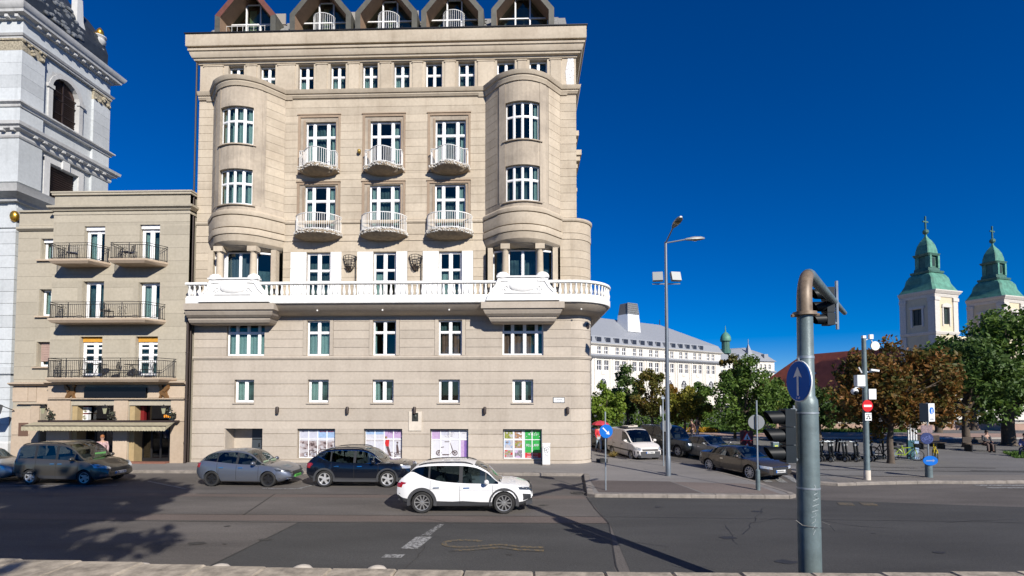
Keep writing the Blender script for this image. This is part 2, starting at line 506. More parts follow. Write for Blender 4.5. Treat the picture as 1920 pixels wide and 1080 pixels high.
# ================================================================ GROUND
M['road'] = asphalt('worn_asphalt', (0.102, 0.092, 0.084), 0.32)
M['patch'] = asphalt('dark_asphalt', (0.056, 0.055, 0.053), 0.22)
M['patch2'] = asphalt('pink_asphalt', (0.125, 0.10, 0.087), 0.16)
M['pave'] = asphalt('pavement_asphalt', (0.195, 0.183, 0.172), 0.18)
M['pave2'] = asphalt('brown_pavement_patch', (0.105, 0.088, 0.08), 0.14)
M['plaza'] = asphalt('plaza_paving', (0.15, 0.145, 0.14), 0.2)
M['pink'] = plain('pink_stone_paving', (0.36, 0.24, 0.19), 0.85, var=0.15, scale=1)
M['palestone'] = plain('pale_stone', (0.56, 0.50, 0.42), 0.85, var=0.15, scale=1.5)
M['kerb'] = plain('granite_kerb', (0.22, 0.195, 0.17), 0.85, var=0.3, scale=3, bump=0.3, bscale=25)
M['coping'] = plain('limestone_coping', (0.34, 0.29, 0.225), 0.9, var=0.5, scale=4, bump=0.6, bscale=16)
M['crack'] = plain('tar_seam', (0.02, 0.019, 0.018), 0.6)
M['paint'] = wornpaint('worn_white_paint', (0.33, 0.33, 0.32), (0.07, 0.068, 0.066), 0.46)
M['paintfull'] = wornpaint('white_road_paint', (0.33, 0.33, 0.32), (0.075, 0.073, 0.071), 0.51)
M['paintyel'] = wornpaint('worn_yellow_paint', (0.19, 0.135, 0.055), (0.066, 0.064, 0.061), 0.47)
M['earth'] = plain('earth', (0.12, 0.10, 0.075), 0.95, var=0.2, scale=0.3)

def sheet(name, poly, z, mat, **kw):
    mb = MB(); mb.add([(x, y, z) for x, y in poly], [tuple(range(len(poly)))])
    return struct(mb.build(name, mat, **kw))
def slab(name, poly, z0, z1, mat):
    mb = MB(); mb.prism(poly, z0, z1, ax='z')
    return struct(mb.build(name, mat))

sheet('ground', [(-3000, -3000), (3000, -3000), (3000, 4000), (-3000, 4000)], -0.03, M['earth'])
sheet('road', [(-160, 2), (160, 2), (160, 130), (-160, 130)], 0.0, M['road'])
# repaired strips and a dark right-hand sheet, flush sheets one above the other
sheet('road_patch', [(-7.25, 6), (-7.25, 11.4), (-6.97, 15.38), (2.45, 15.5), (1.95, 11.6), (1.9, 6)], 0.004, M['patch'])
sheet('road_patch', [(-90, 15.45), (2.45, 15.6), (2.42, 16.4), (-90, 16.3)], 0.004, M['patch2'])
sheet('road_patch', [(1.97, 6), (2.48, 15.5), (2.42, 16.4), (2.25, 19.45), (10.2, 19.3), (24, 17.2), (80, 10), (80, 6)], 0.004, M['patch'])  # darker tone over the right of the road
sheet('road_patch', [(-80, 19.9), (-7.5, 19.7), (2.1, 19.75), (2.25, 19.2), (-7.5, 19.15), (-80, 19.4)], 0.004, M['patch2'])
mb = MB()
def seam(pts, wd=0.018):
    for (a, b) in zip(pts, pts[1:]):
        d = Vector((b[0]-a[0], b[1]-a[1])).normalized(); n = Vector((-d.y, d.x))*wd
        mb.quad((a[0]-n.x, a[1]-n.y, 0.009), (b[0]-n.x, b[1]-n.y, 0.009), (b[0]+n.x, b[1]+n.y, 0.009), (a[0]+n.x, a[1]+n.y, 0.009))
seam([(-70, 15.42), (-20, 15.5), (-7, 15.41), (2.45, 15.55)])
seam([(-70, 16.3), (-12, 16.32), (-4, 16.36), (2.4, 16.4)])
seam([(-9.9, 19.7), (-9.2, 16.3)]); seam([(-13, 19.68), (-9, 19.72), (-4.2, 19.7)])
seam([(2.45, 15.5), (2.3, 17.5), (2.24, 19.5)]); seam([(1.95, 7), (2.0, 11.7), (2.45, 15.5)])
seam([(-7.25, 8), (-7.22, 11.5), (-6.97, 15.4)]); seam([(-22, 21), (-14, 19.6)], 0.012)
seam([(2.4, 16.4), (14, 16.1), (40, 13)], 0.012)
rq = random.Random(44)
for k in range(9):      # wandering cracks
    x, y = rq.uniform(-9, 16), rq.uniform(9, 19)
    a = rq.choice((0, .1, 3.0, 1.3, 1.7)) + rq.uniform(-.2, .2); pts = [(x, y)]
    for j in range(rq.randint(6, 16)):
        a += rq.uniform(-.35, .35); x += .3*math.cos(a); y += .3*math.sin(a); pts.append((x, min(max(y, 8.6), 19.2)))
    for p0, p1 in zip(pts, pts[1:]):
        if abs(p0[0]-p1[0])+abs(p0[1]-p1[1]) > .05: seam([p0, p1], rq.uniform(.004, .012))
struct(mb.build('asphalt_seam', M['crack']))
mb = MB()
for k in range(14):      # oil drips and grit stains in the lanes
    x, y, r_ = rq.uniform(-9, 14), rq.choice((12.6, 17.6, 14.2, 18.4))+rq.gauss(0, .4), rq.uniform(.03, .16)
    mb.add([(x+r_*rq.uniform(.6, 1.3)*1.8*math.cos(j*.7), y+r_*rq.uniform(.6, 1.3)*math.sin(j*.7), .0125+.00001*k) for j in range(9)], [tuple(range(9))])
struct(mb.build('oil_stain', plain('oil_stain', (.032, .031, .03), .6, var=.3, scale=12)))
# painted markings
def marking(name, poly, mat):
    mb = MB(); mb.add([(x, y, 0.013) for x, y in poly], [tuple(range(len(poly)))]); struct(mb.build(name, mat))
marking('lane_line', [(-2.95, 14.05), (-2.70, 14.05), (-2.50, 15.3), (-2.66, 15.3)], M['paint'])
marking('lane_line', [(-3.22, 12.85), (-2.78, 12.85), (-2.6, 13.95), (-3.05, 13.95)], M['paintfull'])
marking('lane_line', [(-3.5, 12.15), (-3.02, 12.15), (-2.98, 12.4), (-3.46, 12.4)], M['paintfull'])
for (a, b) in (((-17.1, 22.45), (-14.1, 20.66)), ((-11.0, 20.85), (-9.3, 20.8)), ((-9.5, 20.85), (-8.95, 22.3)), ((-24.5, 20.9), (-17.6, 21.4))):
    d = Vector((b[0]-a[0], b[1]-a[1])).normalized(); n = Vector((-d.y, d.x))*0.06
    marking('parking_line', [(a[0]-n.x, a[1]-n.y), (b[0]-n.x, b[1]-n.y), (b[0]+n.x, b[1]+n.y), (a[0]+n.x, a[1]+n.y)], M['paintfull'])
# faded yellow lettering loop on the near lane
mb = MB()
pts = []
for k in range(13):
    a = R(40) + R(280)*k/12
    pts.append((-1.65 + 0.55*math.cos(a), 13.35 + 0.32*math.sin(a)))
pts += [(-0.7, 13.3), (-0.2, 13.1), (0.4, 13.05)]
for off in (0, -0.28):
    seq = [(x, y+off*0.9) for x, y in pts[(0 if off == 0 else 9):]]
    for (a, b) in zip(seq, seq[1:]):
        d = Vector((b[0]-a[0], b[1]-a[1])).normalized(); n = Vector((-d.y, d.x))*0.07
        mb.quad((a[0]-n.x, a[1]-n.y, 0.013+0.0002*len(mb.v)/4), (b[0]-n.x, b[1]-n.y, 0.013+0.0002*len(mb.v)/4), (b[0]+n.x, b[1]+n.y, 0.013+0.0002*len(mb.v)/4), (a[0]+n.x, a[1]+n.y, 0.013+0.0002*len(mb.v)/4))
struct(mb.build('road_lettering', M['paintyel']))
for x0 in (10.4, 11.2):
    marking('road_arrow', [(x0+0.6, 18.35), (x0+1.1, 18.3), (x0+1.25, 18.75), (x0+0.75, 18.8)], M['paintyel'])
# zebra by the square and give-way edge on the side street
for k in range(4):
    marking('crossing_bar', [(10.55+0.62*k, 23.0-0.05*k), (10.9+0.62*k, 23.0-0.05*k), (11.35+0.62*k, 24.9), (11.0+0.62*k, 24.9)], M['paintfull'])
for k in range(2):
    marking('crossing_bar', [(19.2, 22.6-0.55*k), (23.5, 22.75-0.55*k), (23.5, 22.5-0.55*k), (19.2, 22.35-0.55*k)], M['paintfull'])

# pavement in front of the houses and the corner with the side street
PZ = 0.12
corner = [(-70, 24.9), (-9, 24.75), (2.7, 24.45), (2.3, 19.75), (2.55, 19.48), (9.8, 19.45), (10.15, 19.7), (10.2, 20.1), (9.95, 22.8), (8.95, 27.6), (7.3, 30.3), (5.9, 31.4), (5.35, 33), (5.2, 80), (-70, 80)]
slab('pavement', corner, -0.02, PZ, M['pave'])
sheet('pavement_patch', [(2.75, 19.85), (6.7, 19.8), (6.2, 22.4), (2.75, 22.6)], PZ+0.004, M['pave2'])
sheet('pavement_patch', [(6.8, 19.8), (9.6, 19.75), (9.5, 21.9), (6.3, 22.3)], PZ+0.004, asphalt('tan_pavement_patch', (0.165, 0.135, 0.118), 0.16))
# kerb stones: the row in front of the houses, the tip of the corner and along the side street
def kerb(name, path, L=1.0, wd=0.22, z1=PZ+0.012, out=0.02):
    root = bpy.data.objects.new(name, None); COL.objects.link(root); root['kind'] = 'structure'
    rest = 0
    for (a, b) in zip(path, path[1:]):
        d = Vector((b[0]-a[0], b[1]-a[1])); ln = d.length; d.normalize(); n = Vector((-d.y, d.x))
        k = max(1, round(ln/L))
        for i in range(k):
            p0 = Vector(a) + d*(ln*i/k + 0.006); p1 = Vector(a) + d*(ln*(i+1)/k - 0.006)
            zz = z1 + random.uniform(-0.006, 0.006); o = out + random.uniform(0, 0.012)
            mb = MB()
            q = [p0 - n*o, p1 - n*o, p1 + n*wd, p0 + n*wd]
            mb.add([(v.x, v.y, -0.02) for v in q] + [(q[0].x, q[0].y, zz-0.025), (q[1].x, q[1].y, zz-0.025)] +
                   [((q[0]+n*0.025).x, (q[0]+n*0.025).y, zz), ((q[1]+n*0.025).x, (q[1]+n*0.025).y, zz), (q[2].x, q[2].y, zz), (q[3].x, q[3].y, zz)],
                   [(0,1,5,4), (4,5,7,6), (6,7,8,9), (1,2,8,7,5), (0,4,6,9,3), (3,9,8,2)])
            mb.build('kerb_stone', M['kerb'], root)
    return root
kerb('kerb', [(-40, 24.82), (-9, 24.75), (2.7, 24.45)])
kerb('kerb', [(2.7, 24.45), (2.3, 19.75), (2.55, 19.48), (9.8, 19.45), (10.15, 19.7), (10.2, 20.1), (9.95, 22.8), (8.95, 27.6), (7.3, 30.3), (5.9, 31.4), (5.35, 33)], 0.9)
# the square on the right
square = [(13.0, 25.0), (12.3, 23.4), (12.5, 22.6), (13.2, 22.2), (15, 22.55), (18, 22.95), (19.0, 22.9), (26, 23.4), (140, 26), (140, 112), (9.5, 112), (9.5, 47), (11.3, 38), (12.5, 31)]
slab('square_paving', square, -0.02, PZ, M['plaza'])
kerb('kerb', [(11.3, 38), (12.5, 31), (13.0, 25.0), (12.3, 23.4), (12.5, 22.6), (13.2, 22.2), (15, 22.55), (18, 22.95), (19.0, 22.9), (26, 23.4), (40, 23.9)], 0.95, z1=PZ+0.008)
sheet('paving_strip', [(13.4, 22.5), (18, 23.2), (26, 23.6), (40, 24.2), (40, 25.4), (26, 24.9), (18, 24.5), (13.6, 23.7)], PZ+0.004, asphalt('square_edge', (0.175, 0.16, 0.145), 0.12))
sheet('paving_strip', [(10.4, 44.2), (60, 44.6), (60, 46.3), (10.2, 46.0)], PZ+0.004, M['palestone'])
sheet('paving_strip', [(9.8, 46.2), (60, 46.5), (60, 51), (9.6, 50.5)], PZ+0.004, M['pink'])
mb = MB()
for (a, b) in (((13.2, 26.2), (27, 25.4)), ((13.0, 24.3), (18.2, 23.9)), ((22, 26.0), (40, 25.2)), ((20.5, 27.2), (24, 26.9)), ((13.5, 28), (20, 26.8))):
    d = Vector((b[0]-a[0], b[1]-a[1])).normalized(); n = Vector((-d.y, d.x))*0.05
    mb.quad((a[0]-n.x, a[1]-n.y, PZ+0.009), (b[0]-n.x, b[1]-n.y, PZ+0.009), (b[0]+n.x, b[1]+n.y, PZ+0.009), (a[0]+n.x, a[1]+n.y, PZ+0.009))
struct(mb.build('paving_seam', M['crack']))

# low parapet in front of the camera, capped by limestone stones
pr = thing('parapet_wall', 'low limestone parapet capped by worn coping stones along the near edge of the road', 'wall', (0, 7.1, 0))
MB().box(-20, 20, -0.38, 0.36, 0, 1.12).build('wall_body', M['coping'], pr)
x = -14.0
while x < 14:
    L = random.uniform(0.95, 1.05)
    mb = MB(); z = 1.29 + random.uniform(-0.006, 0.006) + 0.00055*x*x*0.6
    q = random.uniform(-0.01, 0.01)
    y1 = 0.52 + q + 0.0035*x*x
    mb.add([(x+.006,-.5,1.13),(x+L-.006,-.5,1.13),(x+L-.006,y1,1.13),(x+.006,y1,1.13),
            (x+.006,-.5,z-.02),(x+L-.006,-.5,z-.02),(x+L-.006,y1,z-.03),(x+.006,y1,z-.03),
            (x+.03,-.47,z),(x+L-.03,-.47,z),(x+L-.03,y1-.03,z),(x+.03,y1-.03,z)],
           [(0,3,2,1),(0,1,5,4),(1,2,6,5),(2,3,7,6),(3,0,4,7),(4,5,9,8),(5,6,10,9),(6,7,11,10),(7,4,8,11),(8,9,10,11)])
    mb.build('coping_stone', M['coping'], pr)
    x += L
# pale domed bollards just behind the parapet
names = ['pale domed bollard behind the parapet, rightmost of its row', 'pale domed bollard behind the parapet, second from the right of its row',
         'pale domed bollard behind the parapet, third from the right of its row', 'pale domed bollard behind the parapet, leftmost of its row and in tree shade']
bol0 = None
for nm, px in zip(names, (-2.42, -3.63, -4.98, -6.3)):
    if bol0 is None:
        bol0 = thing('bollard', nm, 'bollard', (px, 8.15, 0), 0, 'domed bollards behind the parapet')
        MB().lathe([(0.17, 0), (0.17, 0.06), (0.12, 0.08), (0.12, 0.96)], 20).build('post', M['palestone'], bol0, smooth=40)
        MB().lathe([(0.18, 0.96), (0.19, 1.0), (0.175, 1.08), (0.13, 1.13), (0.06, 1.155), (0.001, 1.16)], 24).build('dome', M['palestone'], bol0, smooth=60)
    else:
        dup(bol0, (px, 8.15, 0), 0, nm)
# ================================================================ WALL AND WINDOW HELPERS
def cuts(lo, hi, vals):
    return sorted(set([lo, hi] + [v for v in vals if lo < v < hi]))
def wall_grid(mb, x0, x1, z0, z1, ops, yf, yb, mi=None):
    """wall leaf with rectangular openings (x0,x1,z0,z1) and their reveals"""
    xs = cuts(x0, x1, [v for o in ops for v in o[:2]]); zs = cuts(z0, z1, [v for o in ops for v in o[2:4]])
    def solid(i, j):
        if i < 0 or j < 0 or i >= len(xs)-1 or j >= len(zs)-1: return None
        cx, cz = (xs[i]+xs[i+1])/2, (zs[j]+zs[j+1])/2
        return not any(o[0] < cx < o[1] and o[2] < cz < o[3] for o in ops)
    for i in range(len(xs)-1):
        for j in range(len(zs)-1):
            if not solid(i, j): continue
            a, b, c, d = xs[i], xs[i+1], zs[j], zs[j+1]
            mb.quad((a,yf,c),(b,yf,c),(b,yf,d),(a,yf,d), mi)
            mb.quad((a,yb,c),(a,yb,d),(b,yb,d),(b,yb,c), mi)
            if solid(i-1, j) is not True: mb.quad((a,yf,c),(a,yf,d),(a,yb,d),(a,yb,c), mi)
            if solid(i+1, j) is not True: mb.quad((b,yf,c),(b,yb,c),(b,yb,d),(b,yf,d), mi)
            if solid(i, j-1) is not True: mb.quad((a,yf,c),(a,yb,c),(b,yb,c),(b,yf,c), mi)
            if solid(i, j+1) is not True: mb.quad((a,yf,d),(b,yf,d),(b,yb,d),(a,yb,d), mi)
def course_boxes(mb, x0, x1, z0, z1, ops, yf, yb, gap=0.014):
    """one plaster course between its joints, cut at the openings"""
    z0 += gap; z1 -= gap
    ops = [o for o in ops if o[3] > z0+1e-3 and o[2] < z1-1e-3 and o[1] > x0 and o[0] < x1]
    zs = cuts(z0, z1, [v for o in ops for v in o[2:4]])
    for j in range(len(zs)-1):
        c, d = zs[j], zs[j+1]
        act = sorted([o for o in ops if o[2] < (c+d)/2 < o[3]])
        x = x0
        for o in act + [None]:
            xe = o[0] if o else x1
            if xe > x + 0.01:
                if isinstance(mb, list): mb.append(MB().box(x, xe, yf, yb, c, d))
                else: mb.box(x, xe, yf, yb, c, d)
            if o: x = max(x, o[1])
NETR = []
def bars(xs, w): return [(x-w/2, x+w/2) for x in xs]
def window(parent, x0, x1, z0, z1, y, cols=1, rows=1, fw=0.07, mw=0.05, frame=None, glass=None, name='window', label=None,
           curtain=None, warp=None, depth=0.07, mull=None, door=None, pane_lightener=True):
    """glazed frame: outer bars, mullions at the given fractions, one pane object per light; cols/rows a count or list of fractions"""
    frame = frame or M['whitepvc']; glass = glass or M['glass']
    cx = [i/cols for i in range(1, cols)] if isinstance(cols, int) else cols
    rz = [i/rows for i in range(1, rows)] if isinstance(rows, int) else rows
    xs = [x0] + [x0+(x1-x0)*f for f in cx] + [x1]; zs = [z0] + [z0+(z1-z0)*f for f in rz] + [z1]
    mb = MB(); w2 = mw/2
    ml = mull or [mw]*len(cx)
    for i, x in enumerate(xs):
        if i == 0: mb.box(x, x+fw, y, y+depth, z0, z1)
        elif i == len(xs)-1: mb.box(x-fw, x, y, y+depth, z0, z1)
        else: mb.box(x-ml[i-1]/2, x+ml[i-1]/2, y-0.012, y+depth+0.003, z0+0.002, z1-0.002)
    def inset(i): 
        l = xs[i] + (fw if i == 0 else ml[i-1]/2); r = xs[i+1] - (fw if i == len(xs)-2 else ml[i]/2)
        return l, r
    for i in range(len(xs)-1):
        l, r = inset(i)
        for j, z in enumerate(zs):
            if j == 0: mb.box(l, r, y+0.002, y+depth-0.002, z, z+fw)
            elif j == len(zs)-1: mb.box(l, r, y+0.002, y+depth-0.002, z-fw, z)
            else: mb.box(l, r, y-0.008, y+depth-0.002, z-w2, z+w2)
        # sash inside each tall light
        for j in range(len(zs)-1):
            a = zs[j] + (fw if j == 0 else w2); b = zs[j+1] - (fw if j == len(zs)-2 else w2)
            s = min(0.028, (r-l)*0.09)
            for q in ((l, l+s, a, b), (r-s, r, a, b), (l+s, r-s, a, a+s), (l+s, r-s, b-s, b)):
                mb.box(q[0], q[1], y+0.014, y+depth-0.014, q[2], q[3])
    if warp: mb.warp(warp)
    o = mb.build(name, frame, parent)
    if label: o['label'] = label
    for i in range(len(xs)-1):
        l, r = inset(i)
        for j in range(len(zs)-1):
            a = zs[j] + (fw if j == 0 else w2); b = zs[j+1] - (fw if j == len(zs)-2 else w2)
            p = MB(); p.box(l+0.004, r-0.004, y+depth/2-0.004, y+depth/2+0.004, a+0.004, b-0.004)
            if warp: p.warp(warp)
            p.build('pane', glass, o)
    curtain = list(curtain or [])
    NETR.append(1)
    if pane_lightener and len(NETR) % 4: curtain.append((.01, .99, 0, (1, .8, 1, .62, 1)[len(NETR) % 5], M['pane_lightener']))  # added grey sheet that lightens the pane, in most windows
    if curtain:
        for (c0, c1, ca, cb, cm) in curtain:      # fractions of the opening
            p = MB(); X0 = x0+(x1-x0)*c0; X1 = x0+(x1-x0)*c1; k = max(6, int((X1-X0)/0.06))
            za = z0+(z1-z0)*ca; zb = z0+(z1-z0)*cb
            vs = []
            for i in range(k+1):
                xx = X0+(X1-X0)*i/k; yy = y+depth+(0.2 if cm is M['pane_lightener'] else 0.10)+0.03*math.sin(i*2.1+X0)
                vs += [(xx, yy, za), (xx, yy, zb)]
            p.add(vs, [(2*i, 2*i+2, 2*i+3, 2*i+1) for i in range(k)])
            if warp: p.warp(warp)
            p.build('curtain', cm, o, smooth=60)  # real curtains and the added pane-lightening sheets alike
    return o

# ================================================================ MAIN BUILDING (local: x world, y=0 facade plane, z up)
BY = 28.0
mbld = thing('apartment_building', 'tall beige corner building with two rounded bays and a long white balcony', 'building', (0, BY, 0))
XL, XR = -18.85, 2.40          # straight part of the lower front; round corner of radius 1.25 after it
CR = 1.25
XU = 2.75                      # right edge of the upper body
DEP = 15.0
CX = [-15.9, -11.75, -8.0, -4.3, -0.25]
arc = [(XR + CR*math.sin(R(a)), CR - CR*math.cos(R(a))) for a in range(0, 91, 10)]
lowpath = [(XL, 0), (XR, 0)] + arc[1:] + [(XR+CR, DEP)]
cornerpath = arc + [(XR+CR, DEP)]
uppath = [(XL, DEP), (XL, 0), (XU, 0), (XU, DEP)]

ops = []      # wall openings
for i, (a, b) in enumerate(((-17.0, -14.81), (-12.85, -10.71), (-9.1, -6.95), (-5.4, -3.27), (-1.36, 0.79))):
    ops.append((a, b, 0.12 if i == 0 else 0.32, 2.0))
for a, b in ((-16.48, -15.35), (-12.29, -11.11), (-8.65, -7.45), (-4.94, -3.75), (-0.83, 0.32)):
    ops.append((a, b, 3.42, 4.74))
f2 = ((-16.97, -14.80), (-12.39, -11.09), (-8.65, -7.35), (-4.96, -3.65), (-1.39, 0.89))
for a, b in f2: ops.append((a, b, 6.09, 8.06 if b-a < 2 else 7.95))
logw = ((-12.46, -11.09), (-8.66, -7.36), (-4.95, -3.66))
for a, b in logw: ops.append((a, b, 9.2, 11.92))
bayops = [(c-2.08, c+2.08, 9.1, 20.6) for c in (CX[0], CX[4])]
f3 = ((-12.64, -10.88), (-8.92, -7.17), (-5.21, -3.48))
for a, b in f3: ops.append((a, b, 12.75, 15.76))
f4 = ((-12.63, -10.90), (-8.92, -7.18), (-5.20, -3.48))
for a, b in f4: ops.append((a, b, 16.5, 19.45))
topw = ((-17.2,-16.29),(-15.36,-14.45),(-13.12,-12.22),(-11.26,-10.37),(-9.41,-8.52),(-7.6,-6.69),(-5.77,-4.83),(-3.91,-2.97),(-1.7,-0.7),(0.14,1.13))
for a, b in topw: ops.append((a, b, 21.27, 22.83))
ops += bayops
# core wall: lower part and upper part
mb = MB()
wall_grid(mb, XL, XR, 0.0, 13.75, ops, 0.03, 0.5)
mb.sweep(cornerpath, [(-0.03, 0.0), (-0.03, 13.70)])
mb.add([(p[0]-0.03*q[0], p[1]-0.03*q[1], 13.7) for p, q in offs(cornerpath)] + [(XR, DEP, 13.7)], [tuple(range(len(cornerpath)+1))])
wall_grid(mb, XL, XU-0.03, 13.75, 24.4, ops, 0.03, 0.5)
mb.quad((XU-0.03, 0.03, 13.7), (XU-0.03, DEP, 13.7), (XU-0.03, DEP, 24.4), (XU-0.03, 0.03, 24.4))
mb.quad((XL+0.03, 0.03, 0), (XL+0.03, DEP, 0), (XL+0.03, DEP, 24.4), (XL+0.03, 0.03, 24.4))
mb.quad((XL, DEP, 0), (XR+CR, DEP, 0), (XR+CR, DEP, 13.7), (XL, DEP, 13.7))
mb.quad((XL, DEP, 13.7), (XU, DEP, 13.7), (XU, DEP, 24.4), (XL, DEP, 24.4))
mb.build('wall', M['stucco_bay'], mbld)
# floors and a cross wall inside, so every window looks into a dim room
mb = MB()
for z in (0.1, 3.1, 5.7, 9.0, 12.3, 16.3, 20.7, 24.2): mb.box(XL+0.1, XU-0.1, 0.5, DEP-0.1, z-0.12, z)
mb.box(XL+0.1, XU-0.1, 4.6, 4.7, 0.1, 24.1)
for x in (-13.6, -9.9, -6.15, -2.4): mb.box(x, x+0.1, 0.5, 4.6, 0.1, 24.1)
mb.build('room', M['room'], mbld)

# courses of plaster, one object each
def course(z0, z1, mat, corner=True, right=None, yf=0.0, gap=0.019, ops_=None, name='plaster_course'):
    segs = []
    course_boxes(segs, XL, XR if corner else (right or XU), z0, z1, ops_ or ops, yf, 0.03, gap)
    for sg in segs: sg.build(name, mat, mbld)
    mb = MB()
    if corner:
        mb.sweep(cornerpath, [(-0.03-yf, z0+gap), (-yf, z0+gap), (-yf, z1-gap), (-0.03-yf, z1-gap)], capends=False)
    else:
        mb.box(XU-0.03, XU, 0.031, DEP, z0+gap, z1-gap)
    mb.build(name, mat, mbld)
course(0.10, 0.29, M['stucco_low'], yf=-0.03, name='plinth')
for z0, z1 in zip((0.29, 1.0, 1.71, 2.42, 3.12, 3.81, 4.49, 5.17), (1.0, 1.71, 2.42, 3.12, 3.81, 4.49, 5.17, 5.86)):
    course(z0, z1, M['stucco_low'])
surr2 = ops + [(a-0.22, b+0.22, 6.05, 8.2) for a, b in f2[1:4]]
for z0, z1 in zip((6.07, 6.54, 7.02, 7.5), (6.54, 7.02, 7.5, 8.0)): course(z0, z1, M['stucco_low'], gap=0.010, ops_=surr2)
course(8.0, 8.5, M['stucco_low'], gap=0.006, ops_=surr2)
for (a, b) in f2[1:4]:
    mb = MB()
    for q in ((a-0.2, a-0.012), (b+0.012, b+0.2)): mb.box(q[0], q[1], -0.015, 0.028, 6.09, 8.2)
    mb.box(a-0.012, b+0.012, -0.012, 0.028, 8.06, 8.2)
    mb.build('window_surround', M['stucco_low'], mbld)
def moulding(name, prof, mat=None, path=None, bays=False):
    mb = MB(); mb.sweep(path or lowpath, prof); mb.build(name, mat or M['stucco_low'], mbld, smooth=25)
moulding('string_course', [(-0.02, 5.87), (0.05, 5.87), (0.075, 5.93), (0.10, 5.95), (0.10, 6.03), (0.03, 6.068), (-0.02, 6.068)])
zs = [8.9, 9.5, 10.0, 10.5, 11.0, 11.5, 11.94]
shops = ops + [(a-0.92, a+0.002, 9.2, 11.94) for a, b in logw] + [(b-0.002, b+0.64, 9.2, 11.94) for a, b in logw]
for z0, z1 in zip(zs, zs[1:]): course(z0, z1, M['stucco'], gap=0.009, ops_=shops)
course(11.94, 12.54, M['stucco'], gap=0.008)
course(12.54, 12.90, M['stucco'], gap=0.016, yf=-0.03)
course(12.90, 13.53, M['stucco'], gap=0.014, yf=-0.02)
moulding('string_course', [(-0.02, 13.55), (0.06, 13.55), (0.10, 13.62), (0.10, 13.72), (-0.02, 13.76)], M['stucco'])
# frames of the balcony doors: recessed bands, so the courses stop short of them
surr = ops + [(a-0.44, b+0.30, 13.76, 15.95) for a, b in f3] + [(a-0.44, b+0.28, 16.4, 19.84) for a, b in f4]
z = 13.76
k = 0
while z < 20.7:
    z1 = min(z + 0.465, 20.75)
    course(z, z1, M['stucco'], corner=False, gap=0.008, ops_=surr); z = z1; k += 1
for fl, zt in ((f3, 15.95), (f4, 19.84)):
    for a, b in fl:
        mb = MB(); z0 = zt - (2.19 if fl is f3 else 3.4)
        t = zt
        mb.box(a-0.435, a-0.30, -0.02, 0.028, z0, t); mb.box(b+0.16, b+0.275, -0.02, 0.028, z0, t)
        mb.box(a-0.30, b+0.16, -0.022, 0.028, t-0.14, t)
        mb.box(a-0.47, b+0.31, -0.06, 0.028, t, t+0.05)
        mb.box(a-0.12, a-0.02, 0.0, 0.028, z0, t-0.3); mb.box(b+0.02, b+0.08, 0.0, 0.028, z0, t-0.3)
        mb.build('door_surround', stucco('brown_plaster', (0.33, 0.25, 0.18), (0.24, 0.18, 0.13), 0.4, 0.3) if 'brown' not in M else M['brown'], mbld)
# top storey: frieze panels between the windows
course(20.75, 20.80, M['stucco'], corner=False, gap=0.004)
segs = []; course_boxes(segs, XL, XU, 21.2, 22.9, ops, 0.012, 0.03, 0.004); segs.append(MB().box(XU-0.03, XU, 0.031, DEP, 21.2, 22.9))
for sg in segs: sg.build('frieze', M['stucco'], mbld)
edges = [(XL+0.05, topw[0][0])] + [(topw[i][1], topw[i+1][0]) for i in range(9)] + [(topw[9][1], 2.1)]
for a, b in edges:
    w_ = min(b-a-0.36, 1.1)
    if w_ < 0.25: w_ = b-a-0.3
    c = (a+b)/2 if a > XL+0.1 else a+0.75
    mb = MB(); mb.box(c-w_/2, c+w_/2, -0.03, 0.01, 21.28, 22.78); mb.box(c-w_/2-0.05, c+w_/2+0.05, -0.06, 0.01, 22.78, 22.84)
    mb.build('frieze_panel', M['stucco'], mbld)
# white patch where the plaster has been renewed at the corner
mb = MB(); mb.add([(2.22,-0.004,21.35),(2.62,-0.004,21.3),(2.66,-0.004,22.4),(2.6,-0.004,22.95),(2.3,-0.004,22.85),(2.16,-0.004,22.1)], [(0,1,2,3,4,5)])
mb.build('plaster_repair', wornpaint('chalky_plaster', (0.75, 0.74, 0.74), (0.25, 0.22, 0.2), 0.56), mbld)
# main cornice and attic band
moulding('main_cornice', [(-0.02, 22.88), (0.06, 22.88), (0.08, 22.98), (0.22, 23.02), (0.24, 23.12), (0.30, 23.14), (0.38, 23.30), (0.40, 23.44), (0.46, 23.46), (0.47, 23.56), (0.40, 23.62), (0.36, 23.66), (-0.02, 23.66)], M['stucco'], uppath)
moulding('attic_band', [(-0.02, 23.67), (0.52, 23.67), (0.54, 23.72), (0.54, 24.36), (-0.02, 24.36)], M['stucco'], uppath)
moulding('attic_flashing', [(-0.02, 24.365), (0.60, 24.365), (0.60, 24.41), (-0.02, 24.46)], M['dark_metal'], uppath)
# side wall ornaments seen past the right-hand edge
for (y0, y1, z0, z1, o) in ((1.2, 4.2, 19.2, 19.5, 0.3), (1.4, 4.0, 18.9, 19.2, 0.2), (0.9, 4.6, 17.9, 18.2, 0.42), (1.0, 4.5, 17.6, 17.9, 0.34), (1.2, 4.2, 17.25, 17.6, 0.22), (1.3, 4.1, 15.9, 16.1, 0.2)):
    MB().box(XU-0.01, XU+o, y0+0.3, y1, z0+0.002, z1-0.002).build('side_moulding', M['stucco'], mbld)
MB().box(XU-0.01, XU+0.14, 1.6, 1.85, 13.8, 21).build('side_pilaster', M['stucco'], mbld)

